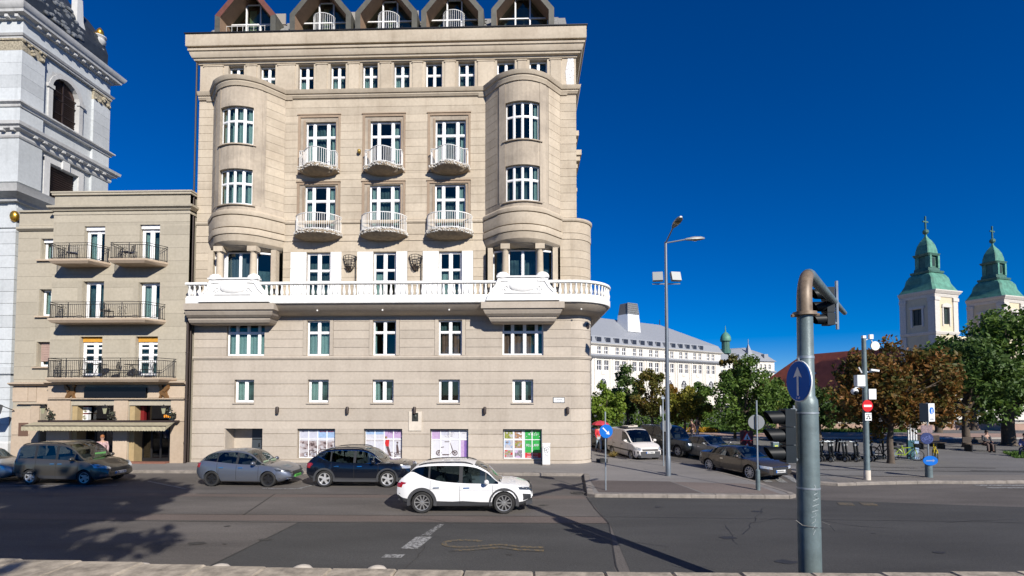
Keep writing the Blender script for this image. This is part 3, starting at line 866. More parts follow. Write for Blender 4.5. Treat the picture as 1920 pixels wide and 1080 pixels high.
# ---------------------------------------------------------------- ground floor: door and shop windows with printed film
def flat(mb, x0, x1, z0, z1, y, mi): mb.quad((x0,y,z0),(x1,y,z0),(x1,y,z1),(x0,y,z1), mi)
d = MB(); d.box(-15.9, -14.83, 0.9, 0.96, 0.14, 1.3); d.box(-15.9, -14.83, 0.9, 0.95, 1.34, 1.98)
dr = d.build('entrance_door', plain('slate_door', (0.05, 0.06, 0.07), 0.4), mbld)
mb = MB(); flat(mb, -15.05+0.0, -14.83, 0.9, 1.38, 0.89, 0); flat(mb, -15.22, -14.835, 0.98, 1.40, 0.886, 1)
for z, q in ((1.3, 0.3), (1.12, 0.32), (1.04, 0.25)): flat(mb, -15.19, -15.19+q, z-0.03, z+0.03, 0.882, 2)
mb.build('notice', [M['sign_white'], M['sign_white'], M['ink']], dr)
MB().box(-15.5, -15.42, 0.86, 0.9, 0.9, 1.1).build('handle', M['chrome'], dr)
mb = MB(); mb.box(-17.0, -16.96, 0.03, 1.0, 0.12, 2.0); mb.box(-16.96, -15.92, 0.93, 1.0, 0.12, 2.0); mb.box(-17.0, -14.8, 0.03, 1.05, 2.0, 2.06); mb.box(-14.84, -14.80, 0.03, 1.0, 0.12, 2.0)
mb.build('entrance_recess', M['stucco_low'], mbld)
PM = [plain('print_%d' % i, c, 0.5, var=v, scale=9) for i, (c, v) in enumerate((
    ((0.46, 0.47, 0.55), 0.12), ((0.27, 0.38, 0.56), 0.2), ((0.50, 0.50, 0.55), 0.12), ((0.30, 0.25, 0.25), 0.45), ((0.09, 0.06, 0.06), 0.4),
    ((0.42, 0.03, 0.04), 0.1), ((0.42, 0.30, 0.48), 0.15), ((0.05, 0.03, 0.12), 0.2), ((0.02, 0.30, 0.05), 0.25), ((0.5, 0.02, 0.02), 0.1),
    ((0.22, 0.24, 0.05), 0.6), ((0.30, 0.16, 0.08), 0.7), ((0.2, 0.18, 0.2), 0.8), ((0.56, 0.56, 0.60), 0.06), ((0.18, 0.10, 0.33), 0.15), ((0.42, 0.40, 0.42), 0.15)))]
def shopwin(a, b, build, label):
    z0, z1, y = 0.36, 1.96, 0.22
    o = MB().box(a, b, 0.0, 0.5, 0.32, z0).build('shop_window', M['stucco_low'], mbld); o['label'] = label
    p = MB(); flat(p, a+0.04, b-0.02, z0, z1, y, 0)
    build(p, a+0.04, b-0.02, z0, z1, y)
    p.build('poster', PM, o, recalc=False)
    f = MB(); w = b-a
    for i in range(5): f.box(a+0.04+(w-0.06)*i/4-0.02*(i>0), a+0.04+(w-0.06)*i/4+0.025, y-0.03, y-0.012, z0, z1)
    for zz in (z0, z0+(z1-z0)*0.64): f.box(a+0.066, b-0.03, y-0.028, y-0.013, zz, zz+0.035)
    f.build('glazing_bar', M['whitepvc'], o)
    f = MB(); f.box(a, b, 0.04, 0.21, 1.93, 1.998); f.build('shutter_box', M['dark_metal'], o)
def ring2(p, cx, cz, r, t, y, mi, n=18):
    for i in range(n):
        a0, a1 = 2*PI*i/n, 2*PI*(i+1)/n
        p.quad((cx+r*math.cos(a0),y,cz+r*math.sin(a0)),(cx+r*math.cos(a1),y,cz+r*math.sin(a1)),(cx+(r-t)*math.cos(a1),y,cz+(r-t)*math.sin(a1)),(cx+(r-t)*math.cos(a0),y,cz+(r-t)*math.sin(a0)), mi)
def blobs(p, x0, x1, z0, z1, y, mis, n, s, rnd):
    for i in range(n):
        x, z = rnd.uniform(x0, x1), rnd.uniform(z0, z1); q = s*rnd.uniform(0.4, 1.3)
        k = 5; vs = [(min(x1, max(x0, x+q*rnd.uniform(0.5,1.2)*math.cos(2*PI*j/k))), y-0.0004*i, min(z1, max(z0, z+0.7*q*rnd.uniform(0.5,1.2)*math.sin(2*PI*j/k)))) for j in range(k)]
        p.add(vs, [tuple(range(k))], rnd.choice(mis))
def bike(p, cx, cz, s, y, mi):
    for dx in (-0.34, 0.34): ring2(p, cx+dx*s, cz, 0.2*s, 0.035*s, y, mi, 14)
    for (a, b) in (((-.34,0),(-.08,.3)),((-.08,.3),(.26,.3)),((.26,.3),(0,0)),((0,0),(-.08,.3)),((-.34,0),(0,0)),((.34,0),(.24,.42)),((.24,.42),(.12,.44)),((-.08,.3),(-.11,.38))):
        d = Vector((b[0]-a[0], b[1]-a[1])).normalized(); n = Vector((-d.y, d.x))*0.02
        p.quad(*[(cx+(q[0])*s, y-0.001, cz+q[1]*s) for q in ((a[0]-n.x,a[1]-n.y),(b[0]-n.x,b[1]-n.y),(b[0]+n.x,b[1]+n.y),(a[0]+n.x,a[1]+n.y))], mi)
def glyphs(p, x0, x1, z, h, y, mi, rnd, gap=0.3):
    """a line of print too small to read in the photograph: little letter-like strokes"""
    x = x0; i = 0
    while x < x1 - 0.3*h:
        w = h*rnd.uniform(0.35, 0.7)
        t = h*0.18
        k = rnd.randint(0, 3)
        p.quad((x,y,z),(x+t,y,z),(x+t,y,z+h),(x,y,z+h), mi)
        if k in (0, 2): p.quad((x+t,y,z+h-t),(x+w,y,z+h-t),(x+w,y,z+h),(x+t,y,z+h), mi)
        if k in (0, 1, 3): p.quad((x+t,y,z),(x+w,y,z),(x+w,y,z+t),(x+t,y,z+t), mi)
        if k in (1, 2): p.quad((x+w-t,y,z+t),(x+w,y,z+t),(x+w,y,z+h-t),(x+w-t,y,z+h-t), mi)
        x += w + gap*h*(2.2 if rnd.random() < 0.12 else 1)
def post1(p, a, b, z0, z1, y):
    rnd = random.Random(3); w = b-a; h = z1-z0
    flat(p, a, b, z0+0.62*h, z1, y-0.002, 1); flat(p, a, a+0.5*w, z0+0.7*h, z1, y-0.003, 0)
    flat(p, a, b, z0+0.60*h, z0+0.70*h, y-0.0035, 2)
    flat(p, a, b, z0, z0+0.6*h, y-0.004, 15); flat(p, a, b, z0+0.34*h, z0+0.58*h, y-0.005, 3)
    blobs(p, a, b, z0+0.3*h, z0+0.6*h, y-0.006, (3, 4, 15), 34, 0.17, rnd); blobs(p, a, b, z0+0.02*h, z0+0.3*h, y-0.006, (3, 15, 0), 16, 0.16, rnd)
    bike(p, a+0.62*w, z0+0.2, 0.9, y-0.022, 4); bike(p, a+0.3*w, z0+0.18, 0.7, y-0.023, 4)
    blobs(p, a+0.3*w, a+0.42*w, z0+0.25*h, z0+0.55*h, y-0.024, (4,), 6, 0.14, rnd)
    ring2(p, a+0.1*w, z0+0.93*h, 0.05, 0.012, y-0.02, 7); glyphs(p, a+0.16*w, a+0.42*w, z0+0.92*h, 0.03, y-0.02, 7, rnd)
    glyphs(p, a+0.56*w, a+0.97*w, z0+0.90*h, 0.11, y-0.02, 5, rnd)
def post2(p, a, b, z0, z1, y):
    rnd = random.Random(5); w = b-a; h = z1-z0
    flat(p, a, b, z0, z1, y-0.002, 2); flat(p, a, a+0.52*w, z0+0.82*h, z1, y-0.003, 1); flat(p, a+0.52*w, b, z0+0.7*h, z1, y-0.003, 6)
    flat(p, a, b, z0+0.58*h, z0+0.64*h, y-0.003, 15); blobs(p, a, b, z0, z0+0.2*h, y-0.004, (15, 3), 14, 0.16, rnd)
    textmesh(p, "THE CITY", 0.17, (a+0.79*w, y-0.02, z0+0.86*h), mi=7, squash=1.1)
    ring2(p, a+0.08*w, z0+0.93*h, 0.05, 0.012, y-0.02, 7); glyphs(p, a+0.14*w, a+0.4*w, z0+0.92*h, 0.03, y-0.02, 7, rnd)
    # cyclist in red and a second rider
    cx = a+0.58*w
    p.add([(cx-.07,y-.02,z0+.66),(cx+.1,y-.02,z0+.64),(cx+.13,y-.02,z0+1.0),(cx-.05,y-.02,z0+1.06),(cx-.12,y-.02,z0+.85)], [(0,1,2,3,4)], 9)
    p.add([(cx-.06,y-.021,z0+.64),(cx+.1,y-.021,z0+.64),(cx+.2,y-.021,z0+.3),(cx+.26,y-.021,z0+.12),(cx+.16,y-.021,z0+.1),(cx+.04,y-.021,z0+.36)], [(0,1,2,3,4,5)], 4)
    ring2(p, cx-.05, z0+1.15, .065, .065, y-.022, 11); ring2(p, cx+.28, z0+.14, .2, .03, y-.02, 4)
    cx = a+0.86*w
    p.add([(cx-.05,y-.02,z0+.3),(cx+.1,y-.02,z0+.22),(cx+.06,y-.02,z0+.6),(cx+.0,y-.02,z0+.8),(cx-.06,y-.02,z0+.74)], [(0,1,2,3,4)], 4)
    ring2(p, cx, z0+.86, .055, .055, y-.022, 4); bike(p, cx+0.1, z0+.2, .6, y-.021, 4); bike(p, a+.3*w, z0+.2, .6, y-.021, 15)
def post3(p, a, b, z0, z1, y):
    rnd = random.Random(8); w = b-a; h = z1-z0
    flat(p, a, b, z0, z1, y-0.002, 13); flat(p, a, a+0.26*w, z0+0.67*h, z1, y-0.003, 6); flat(p, a+0.26*w, a+0.5*w, z0+0.8*h, z1, y-0.0035, 0)
    flat(p, a+0.8*w, b, z0, z0+0.62*h, y-0.003, 6); flat(p, a+0.89*w, a+0.95*w, z0, z0+0.62*h, y-0.005, 14)
    glyphs(p, a+0.09*w, a+0.46*w, z0+0.94*h, 0.04, y-0.012, 5, rnd)
    for q in range(3): ring2(p, a+(0.44+0.06*q)*w, z0+0.83*h, 0.17-0.02*q, 0.014, y-0.012-0.001*q, 15)
    for q in range(8):
        an = PI*q/8; p.quad(*[(a+0.5*w+rr*math.cos(an+dd), y-0.016, z0+0.83*h+rr*math.sin(an+dd)) for rr, dd in ((-.16,-.03),(.16,-.03),(.16,.03),(-.16,.03))], 15)
    # scooter line drawing
    y -= 0.018
    for cx in (a+0.2*w, a+0.64*w): ring2(p, cx, z0+0.3, 0.15, 0.05, y, 4); ring2(p, cx, z0+0.3, 0.06, 0.03, y-0.001, 4)
    def ln(x0, q0, x1, q1, t=0.018):
        d = Vector((x1-x0, q1-q0)).normalized(); n = Vector((-d.y, d.x))*t
        p.quad((x0-n.x,y-.002,q0-n.y),(x1-n.x,y-.002,q1-n.y),(x1+n.x,y-.002,q1+n.y),(x0+n.x,y-.002,q0+n.y), 4)
    ln(a+.3*w, z0+.2, a+.5*w, z0+.2, .028); ln(a+.5*w, z0+.2, a+.585*w, z0+.42); ln(a+.585*w, z0+.42, a+.5*w, z0+.92); ln(a+.5*w, z0+.92, a+.36*w, z0+.92); ln(a+.2*w, z0+.3, a+.27*w, z0+.62); ln(a+.24*w, z0+.6, a+.34*w, z0+.63)
    ln(a+.585*w, z0+.42, a+.64*w, z0+.3)
    glyphs(p, a+0.84*w, a+0.96*w, z0+0.86*h, 0.05, y, 15, rnd)
def post4(p, a, b, z0, z1, y):
    rnd = random.Random(12); w = b-a; h = z1-z0
    flat(p, a, b, z0, z1, y-0.002, 13)
    for i in range(2):
        for j in range(3):
            x0_, x1_ = a+w*(0.02+0.27*i), a+w*(0.245+0.27*i); q0, q1 = z0+h*(0.03+0.33*j), z0+h*(0.29+0.33*j)
            mis = (((3, 10, 9), (12, 6, 2)), ((1, 15, 12), (11, 10, 3)), ((10, 10, 15), (11, 3, 13)))[j][i]
            flat(p, x0_, x1_, q0, q1, y-0.004, mis[0])
            blobs(p, x0_, x1_, q0, q1, y-0.006, mis, 16, 0.12, rnd)
    flat(p, a+0.565*w, b, z0, z1, y-0.003, 8); flat(p, a+0.565*w, b, z0, z0+0.2*h, y-0.005, 9)
    glyphs(p, a+0.62*w, a+0.94*w, z0+0.04*h, 0.09, y-0.016, 13, rnd); glyphs(p, a+0.63*w, a+0.9*w, z0+0.15*h, 0.05, y-0.016, 13, rnd)
    glyphs(p, a+0.60*w, a+0.95*w, z0+0.42*h, 0.13, y-0.016, 13, rnd, 0.2); glyphs(p, a+0.67*w, a+0.90*w, z0+0.80*h, 0.11, y-0.016, 13, rnd)
    for q in range(7):
        an = PI*(0.15+0.7*q/6); cx_, cz_ = a+0.78*w, z0+0.62*h
        p.quad(*[(cx_+0.42*rr*math.cos(an+dd), y-0.016, cz_+0.5*rr*math.sin(an+dd)) for rr, dd in ((.92,-.05),(1,-.05),(1,.05),(.92,.05))], 13)
shopwin(-12.85, -10.71, post1, 'shop window film with cyclists before a city panorama')
shopwin(-9.10, -6.95, post2, 'shop window film with a cyclist in red and the words THE CITY')
shopwin(-5.40, -3.27, post3, 'lilac shop window film with a line drawing of a scooter')
shopwin(-1.36, 0.79, post4, 'shop window film with six small pictures and a green and red panel')
# sills under the shop windows' mezzanine and their windows
for i, (a, b) in enumerate(((-16.48, -15.35), (-12.29, -11.11), (-8.65, -7.45), (-4.94, -3.75), (-0.83, 0.32))):
    cur = [[(0.04, 0.6, 0, 1, M['curtain'])], [(0.04, 0.5, 0, 1, M['curtain'])], [(0.04, 0.3, 0, 0.9, M['curtain'])], [], []][i]
    window(mbld, a, b, 3.46, 4.74, 0.2, [0.53], 1, fw=0.09, mw=0.15, curtain=cur)
    MB().box(a-0.06, b+0.04, -0.07, 0.2, 3.38, 3.45).build('window_sill', M['stucco_low'], mbld)
for i, (a, b) in enumerate(f2):
    wide = b-a > 2
    cur = [[(0.02, 0.98, 0, 0.62, M['curtain'])], [(0.05, 0.95, 0, 0.7, M['curtain'])], [(0.03, 0.12, 0, .95, M['curtain'])], [(0.1, 0.4, 0, .62, M['curtain_red']), (0.6, .9, 0, .62, M['curtain_red'])], [(0.05, 0.2, 0, .6, M['curtain_red']), (.3, .48, 0, .7, M['curtain_red']), (.53, .7, 0, .7, M['curtain_red'])]][i]
    if wide: window(mbld, a, b, 6.09, 7.95, 0.16, [0.245, 0.54, 0.83], [0.69], fw=0.06, mw=0.1, curtain=cur, mull=[0.13]*3)
    else: window(mbld, a, b, 6.09, 8.06, 0.16, 2, [0.655], fw=0.06, mw=0.09, curtain=cur, mull=[0.13])

# ---------------------------------------------------------------- long white balcony
balpath = [(-18.62, -0.0), (-18.62, -1.08), (XR, -1.08)] + [(XR + 2.33*math.sin(R(a)), CR - 2.33*math.cos(R(a))) for a in range(6, 91, 6)] + [(XR+2.33, DEP-2)]
bal = thing_part = MB().sweep(lowpath, [(0.0, 8.30), (0.35, 8.36), (0.70, 8.52), (0.98, 8.80), (0.98, 8.84), (0.0, 8.84)]).build('balcony', M['stucco_low'], mbld, smooth=30)
bal['label'] = 'long balcony across the front with white balustrade'
inset = lambda o0, o1, z0, z1: [(o0, z0), (o1, z0), (o1, z1), (o0, z1)]
mb = MB(); mb.sweep(balpath, [(-0.16, 8.85), (0.0, 8.85), (0.02, 8.9), (0.02, 9.16), (-0.02, 9.24), (-0.02, 9.28), (-0.16, 9.28)]); mb.build('balustrade_base', M['white'], bal, smooth=25)
mb = MB(); mb.sweep(balpath, [(-0.20, 9.88), (0.03, 9.88), (0.05, 9.91), (0.05, 9.97), (0.02, 10.02), (-0.20, 10.02)]); mb.build('handrail', M['white'], bal, smooth=25)
bm0 = MB().lathe([(0.05, 9.28), (0.05, 9.31), (0.085, 9.36), (0.09, 9.47), (0.06, 9.62), (0.045, 9.76), (0.065, 9.82), (0.065, 9.88)], 8)
src = None
def along(path, step, start=0.2):
    res = []; acc = start
    for (a, b) in zip(path, path[1:]):
        l = math.hypot(b[0]-a[0], b[1]-a[1])
        while acc < l: res.append((a[0]+(b[0]-a[0])*acc/l, a[1]+(b[1]-a[1])*acc/l)); acc += step
        acc -= l
    return res
inn = [(p[0]-0.08*q[0], p[1]-0.08*q[1]) for p, q in offs(balpath)]
for (x, y) in along(inn, 0.285):
    if y > 7 or (y < -0.9 and (abs(x-CX[0]) < 1.55 or abs(x-CX[4]) < 1.55)): continue
    if src is None:
        src = bm0.build('baluster', M['white'], bal, smooth=50, loc=(x, y, 0))
    else: linked('baluster', src, bal, (x, y, 0))
# cartouches on the balustrade and the stepped brackets under them
for c in (CX[0], CX[4]):
    mb = MB()
    mb.prism([(c-1.95, 8.9), (c+1.95, 8.9), (c+1.8, 9.3), (c+1.45, 9.75), (c+1.3, 10.12), (c-1.3, 10.12), (c-1.45, 9.75), (c-1.8, 9.3)], -1.30, -0.98)
    mb.box(c-1.38, c+1.38, -1.36, -0.96, 10.125, 10.21)
    mb.prism([(c-1.0, 9.28), (c+1.0, 9.28), (c+0.82, 9.42), (c-0.82, 9.42)], -1.34, -1.301)
    crt = mb.build('cartouche', M['white'], bal, smooth=20)
    MB().sphere((c, -1.30, 9.66), (0.74, 0.12, 0.33), 20).build('medallion', M['white'], bal, smooth=60)
    for s in (-1, 1):
        MB().sphere((c+s*1.06, -1.16, 10.2), (0.36, 0.2, 0.26), 14).build('finial', M['white'], bal, smooth=60)
        mb = MB(); mb.tube([(c+s*0.78, -1.31, 9.95), (c+s*1.18, -1.32, 9.93), (c+s*1.38, -1.31, 9.6), (c+s*1.62, -1.31, 9.36)], 0.035, 6)
        mb.tube([(c+s*(0.86+0.09*math.cos(t)), -1.315, 9.58+0.09*math.sin(t)) for t in [0.4*k for k in range(12)]], 0.03, 6)
        mb.tube([(c+s*(0.98+0.07*math.cos(t)), -1.315, 9.46+0.07*math.sin(t)) for t in [0.4*k for k in range(10)]], 0.03, 6)
        mb.build('scroll', M['white'], bal, smooth=50)
    mb = MB()
    sec = [(8.84, 2.22, 1.24), (8.50, 2.22, 1.24), (8.50, 2.15, 1.17), (8.47, 2.12, 1.15), (8.40, 2.10, 1.13), (8.24, 2.02, 1.04), (8.12, 1.90, 0.90), (8.12, 1.84, 0.84), (8.0, 1.82, 0.82), (7.86, 1.74, 0.72), (7.78, 1.62, 0.58), (7.78, 0.3, 0.0)]
    for (za, wa, pa), (zb, wb, pb) in zip(sec, sec[1:]):
        A = [(c-wa, 0, za), (c-wa, -pa, za), (c+wa, -pa, za), (c+wa, 0, za)]; B = [(c-wb, 0, zb), (c-wb, -pb, zb), (c+wb, -pb, zb), (c+wb, 0, zb)]
        if c < -10:   # against the neighbour the left side stays straight
            A[0] = (c-2.75, 0, za); A[1] = (c-2.75, -pa, za); B[0] = (c-2.75, 0, zb); B[1] = (c-2.75, -pb, zb)
        for i in range(3): mb.quad(A[i], A[i+1], B[i+1], B[i])
    if c < -10: mb.add([(c-2.75, 0, 8.84)] + [(c-2.75, -p, z) for z, w_, p in sec], [tuple(range(len(sec)+1))])
    mb.build('bracket', M['stucco_low'], mbld, smooth=25)
for x in (-11.5, -7.9, -4.25, 2.9):
    MB().sphere((x, -0.75, 8.5), 0.05, 8).build('downlight', M['white'], bal)
# loggia windows, white shutters folded against the wall
for i, (a, b) in enumerate(logw):
    window(mbld, a, b, 9.25, 11.92, 0.14, 2, [0.38, 0.62], fw=0.09, mw=0.08, mull=[0.17], curtain=[(0.1, 0.45, 0, 0.55, M['curtain'])] if i else None)
    for (x0, x1) in ((a-0.90, a-0.01), (b+0.01, b+0.62)):
        mb = MB(); mb.box(x0, x1, -0.05, 0.026, 9.1, 11.0); mb.box(x0, x1, -0.05, 0.026, 11.012, 11.93)
        mb.build('shutter', M['white'], mbld)
    mb = MB()
    mb.tube([(a-0.98, -0.08, 9.1), (a-0.98, -0.08, 11.65), (a-1.1, -0.1, 11.65)], 0.028, 6)
    if i: mb.build('shutter_rod', M['dark_metal'], mbld)

# ---------------------------------------------------------------- rounded bays
def bowp(c, k=1.0, n=10):
    """plan of a bay: slanted flanks and a shallow bow"""
    pts = [(c-2.1, 0.0)]
    for i in range(n+1):
        u = -1 + 2*i/n
        pts.append((c + 1.22*u, -(1.02 + 0.46*(1-u*u))*k))
    pts.append((c+2.1, 0.0))
    return pts
def bowy(c, x):
    u = (x-c)/1.22
    if abs(u) <= 1: return -(1.02 + 0.46*(1-u*u))
    return -1.02*max(0, (2.1-abs(x-c))/(2.1-1.22))
def rounded(pts, r=0.35, n=4):
    out = [pts[0]]
    for i in range(1, len(pts)-1):
        out.append(pts[i])
    out.append(pts[-1]); return out
for c in (CX[0], CX[4]):
    bp = bowp(c)
    ext = [(c-2.5, 0.0)] + bp + [(c+2.5, 0.0)]
    # curved wall leaf with two window openings
    wz = [(13.95, 16.15), (17.55, 19.65)]
    xs = sorted(set([c-2.1, c-1.6, c-1.22, c+1.22, c+1.6, c+2.1, c-0.92, c+0.92] + [c+1.22*(-1+0.2*i) for i in range(11)]))
    zs_ = [12.55, 13.0, 14.2, 16.15, 17.55, 19.65, 20.85]
    wz = [(14.22, 16.15), (17.55, 19.62)]
    zs_ = sorted(set([12.55] + [v for q in wz for v in q] + [20.85]))
    mb = MB()
    for i in range(len(xs)-1):
        for j in range(len(zs_)-1):
            xm, zm = (xs[i]+xs[i+1])/2, (zs_[j]+zs_[j+1])/2
            if abs(xm-c) < 0.92 and any(q[0] < zm < q[1] for q in wz): continue
            a, b = xs[i], xs[i+1]
            mb.quad((a, bowy(c,a), zs_[j]), (b, bowy(c,b), zs_[j]), (b, bowy(c,b), zs_[j+1]), (a, bowy(c,a), zs_[j+1]))
            mb.quad((a, bowy(c,a)+.3, zs_[j]), (b, bowy(c,b)+.3, zs_[j]), (b, bowy(c,b)+.3, zs_[j+1]), (a, bowy(c,a)+.3, zs_[j+1]))
    for q in wz:
        for x in (c-0.92, c+0.92): y = bowy(c, x); mb.quad((x,y,q[0]),(x,y+.3,q[0]),(x,y+.3,q[1]),(x,y,q[1]))
        xx = [x for x in xs if c-0.921 < x < c+0.921]
        for a, b in zip(xx, xx[1:]):
            for z in q: mb.quad((a,bowy(c,a),z),(b,bowy(c,b),z),(b,bowy(c,b)+.3,z),(a,bowy(c,a)+.3,z))
    bay = mb.build('bay', M['stucco_bay'], mbld, smooth=30)
    # coursed flanks
    zz = 14.25
    while zz < 20.6:
        z1 = min(zz+0.465, 20.8)
        for s in (-1, 1):
            mb = MB(); x0, x1 = c+s*1.42, c+s*2.08
            mb.quad((x0,bowy(c,x0)-.022,zz+.008),(x1,bowy(c,x1)-.022,zz+.008),(x1,bowy(c,x1)-.022,z1-.008),(x0,bowy(c,x0)-.022,z1-.008))
            for z in (zz+.008, z1-.008): mb.quad((x0,bowy(c,x0)-.022,z),(x1,bowy(c,x1)-.022,z),(x1,bowy(c,x1),z),(x0,bowy(c,x0),z))
            mb.quad((x0,bowy(c,x0)-.022,zz+.008),(x0,bowy(c,x0)-.022,z1-.008),(x0,bowy(c,x0),z1-.008),(x0,bowy(c,x0),zz+.008))
            mb.build('plaster_course', M['stucco'], bay)
        zz = z1
    for s in (-1, 1):   # narrow pilaster beside the windows
        x0, x1 = c+s*0.94, c+s*1.28
        mb = MB(); y0, y1 = bowy(c, x0), bowy(c, x1)
        mb.add([(x0,y0-.03,14.22),(x1,y1-.03,14.22),(x1,y1-.03,20.7),(x0,y0-.03,20.7),(x0,y0,14.22),(x1,y1,14.22),(x1,y1,20.7),(x0,y0,20.7)], [(0,1,2,3),(0,4,7,3),(1,5,6,2),(3,2,6,7)])
        mb.build('pilaster', M['stucco_bay'], bay)
    for q, rr in ((wz[0], 0.6), (wz[1], 0.62)):
        wf = lambda x, y, z, c=c: (x, y+bowy(c, max(c-0.95, min(c+0.95, x))), z)
        window(bay, c-0.90, c+0.90, q[0]+0.02, q[1], 0.17, [0.25, 0.5, 0.75], [rr], fw=0.05, mw=0.07, mull=[0.085]*3, warp=wf, name='bay_window', curtain=[(.03, .2, 0, 1, M['curtain']), (.34, .46, 0, 1, M['curtain']), (.55, .68, 0, 1, M['curtain']), (.82, .97, 0, 1, M['curtain'])] if c < -10 else [(.84, .97, 0, 1, M['curtain'])])
        mb = MB(); sp = [(x, bowy(c, x)) for x in [c-1.05+2.1*i/10 for i in range(11)]]
        mb.sweep(sp, [(-0.05, q[0]-0.09), (0.09, q[0]-0.09), (0.09, q[0]-0.03), (0.0, q[0]), (-0.05, q[0])]); mb.build('window_sill', M['stucco_bay'], bay, smooth=30)
    # mouldings round the bay
    def bm_(name, prof, mat, path=bp, parent=bay): 
        b_ = MB(); b_.sweep(path, prof); b_.build(name, mat, parent, smooth=25)
    bm_('parapet_band', [(-0.02, 12.95), (0.10, 12.95), (0.13, 13.1), (0.13, 13.55), (0.02, 13.56), (0.02, 13.6), (0.16, 13.6), (0.18, 13.66), (0.18, 13.78), (-0.02, 13.95)], M['stucco'])
    bm_('parapet_band', [(-0.02, 12.56), (0.12, 12.56), (0.14, 12.62), (0.14, 12.88), (-0.02, 12.93)], M['stucco'])
    bm_('bay_foot', [(-0.55, 11.80), (-0.22, 11.95), (0.0, 12.2), (0.08, 12.52), (-0.02, 12.55)], M['stucco'])
    bm_('bay_cornice', [(-0.02, 20.72), (0.06, 20.72), (0.10, 20.86), (0.12, 20.9), (0.12, 20.98), (0.18, 21.0), (0.24, 21.12), (0.26, 21.2), (0.10, 21.25), (-0.02, 21.25)], M['stucco'], ext)
    mb = MB(); mb.add([(x, y, 21.22) for x, y in bp], [tuple(range(len(bp)))]); mb.add([(x, y*0.9, 12.0) for x, y in bp], [tuple(range(len(bp)))]); mb.build('bay_roof', M['zinc'], bay)
    # recessed loggia under the bay: two round columns, three windows
    for s in (-1, 1):
        x = c + s*0.93
        mb = MB(); mb.lathe([(0.19, 9.1), (0.185, 10.5), (0.165, 11.62), (0.20, 11.66), (0.21, 11.70)], 16, (x, -0.98, 0))
        mb.cbox((x, -0.98, 11.84), (0.50, 0.46, 0.28)); mb.build('column', M['stucco'], mbld, smooth=40)
        MB().box(c+s*1.78-0.14, c+s*1.78+0.14, -0.5, -0.1, 9.1, 11.95).build('pier', M['stucco'], mbld)
    kw = dict(fw=0.06, mw=0.07, mull=[0.10], name='loggia_window')
    window(mbld, c-0.80, c+0.80, 9.2, 11.80, -0.62, 2, 1, curtain=[(0.05, 0.95, 0, 1, plain('grey_blind', (0.2, 0.2, 0.24), 0.9))] if c < -10 else None, **kw)
    for s in (-1, 1):
        ax, ay, bx, by = c+s*0.88, -0.62, c+s*1.66, -0.28
        ln = math.hypot(bx-ax, by-ay); an = math.atan2(by-ay, (bx-ax))
        if s > 0: wf = lambda x, y, z, ax=ax, ay=ay, an=an: (ax+x*math.cos(an)-y*math.sin(an), ay+x*math.sin(an)+y*math.cos(an), z)
        else:
            an2 = math.atan2(ay-by, ax-bx)
            wf = lambda x, y, z, ax=bx, ay=by, an=an2: (ax+x*math.cos(an)-y*math.sin(an), ay+x*math.sin(an)+y*math.cos(an), z)
        kw['mull'] = []
        window(mbld, 0.0, ln, 9.2, 11.80, 0.0, 1, 1, warp=wf, **kw)
# bow-fronted cornice line between the bays
for (a, b) in ((XL, CX[0]-2.5), (CX[0]+2.5, CX[4]-2.5), (CX[4]+2.5, XU)):
    pth = [(a, 0), (b, 0)] if b < XU else [(a, 0), (b, 0), (b, DEP)]
    moulding('string_course', [(-0.02, 20.80), (0.06, 20.80), (0.10, 20.88), (0.12, 20.9), (0.12, 20.98), (0.18, 21.0), (0.24, 21.12), (0.26, 21.2), (0.10, 21.25), (-0.02, 21.25)], M['stucco'], pth)

# ---------------------------------------------------------------- small iron balconies and their doors
def balcony_small(cx, zt, plan, rail_h, label_name):
    """plan: list of (x,y) of the outer edge relative to the door centre"""
    pth = [(cx+x, y) for x, y in plan]
    mb = MB()
    secs = [(0, 1.0), (-0.10, 1.03), (-0.2, 0.98), (-0.34, 0.72), (-0.42, 0.4)]
    for (za, ka), (zb, kb) in zip(secs, secs[1:]):
        A = [(cx+x*ka, y*ka, zt+za) for x, y in plan]; B = [(cx+x*kb, y*kb, zt+zb) for x, y in plan]
        for i in range(len(A)-1): mb.quad(A[i], A[i+1], B[i+1], B[i])
    mb.add([(cx+x, y, zt) for x, y in plan], [tuple(range(len(plan)))]); k = secs[-1][1]
    mb.add([(cx+x*k, y*k, zt+secs[-1][0]) for x, y in plan], [tuple(range(len(plan)))])
    sl = mb.build('balcony', plain('weathered_concrete', (0.27, 0.215, 0.15), 0.9, var=0.25, scale=5), mbld, smooth=30)
    # rough shell-like fringe round the edge of the slab
    fr = MB(); rnd = random.Random(int(cx*10+zt*3)+500)
    for (x, y) in along(pth, 0.055, 0.02):
        for q in range(2):
            s = rnd.uniform(0.025, 0.06)
            fr.sphere((x+rnd.uniform(-.03,.03), y+rnd.uniform(-.05,.03), zt-0.03-0.11*q+rnd.uniform(-.04,.04)), (s, s, s*0.8), 5)
    f = fr.build('edge_fringe', plain('peeling_white_stone', (0.6, 0.58, 0.54), 0.9, var=0.4, scale=20), sl)
    rl = MB(); ins = [(p[0]-0.06*q[0], p[1]-0.06*q[1]) for p, q in offs(pth)]
    top = zt + rail_h
    rl.tube([(x, y, top) for x, y in ins], 0.028, 6); rl.tube([(x, y, zt+0.07) for x, y in ins], 0.022, 6)
    rl.build('handrail', M['white'], sl, smooth=40)
    s0 = None
    for (x, y) in along(ins, 0.118, 0.03):
        if s0 is None: s0 = MB().tube([(0,0,zt), (0,0,top)], 0.014, 5).build('railing_bar', M['white'], sl, loc=(x, y, 0))
        else: linked('railing_bar', s0, sl, (x, y, 0))
    return sl
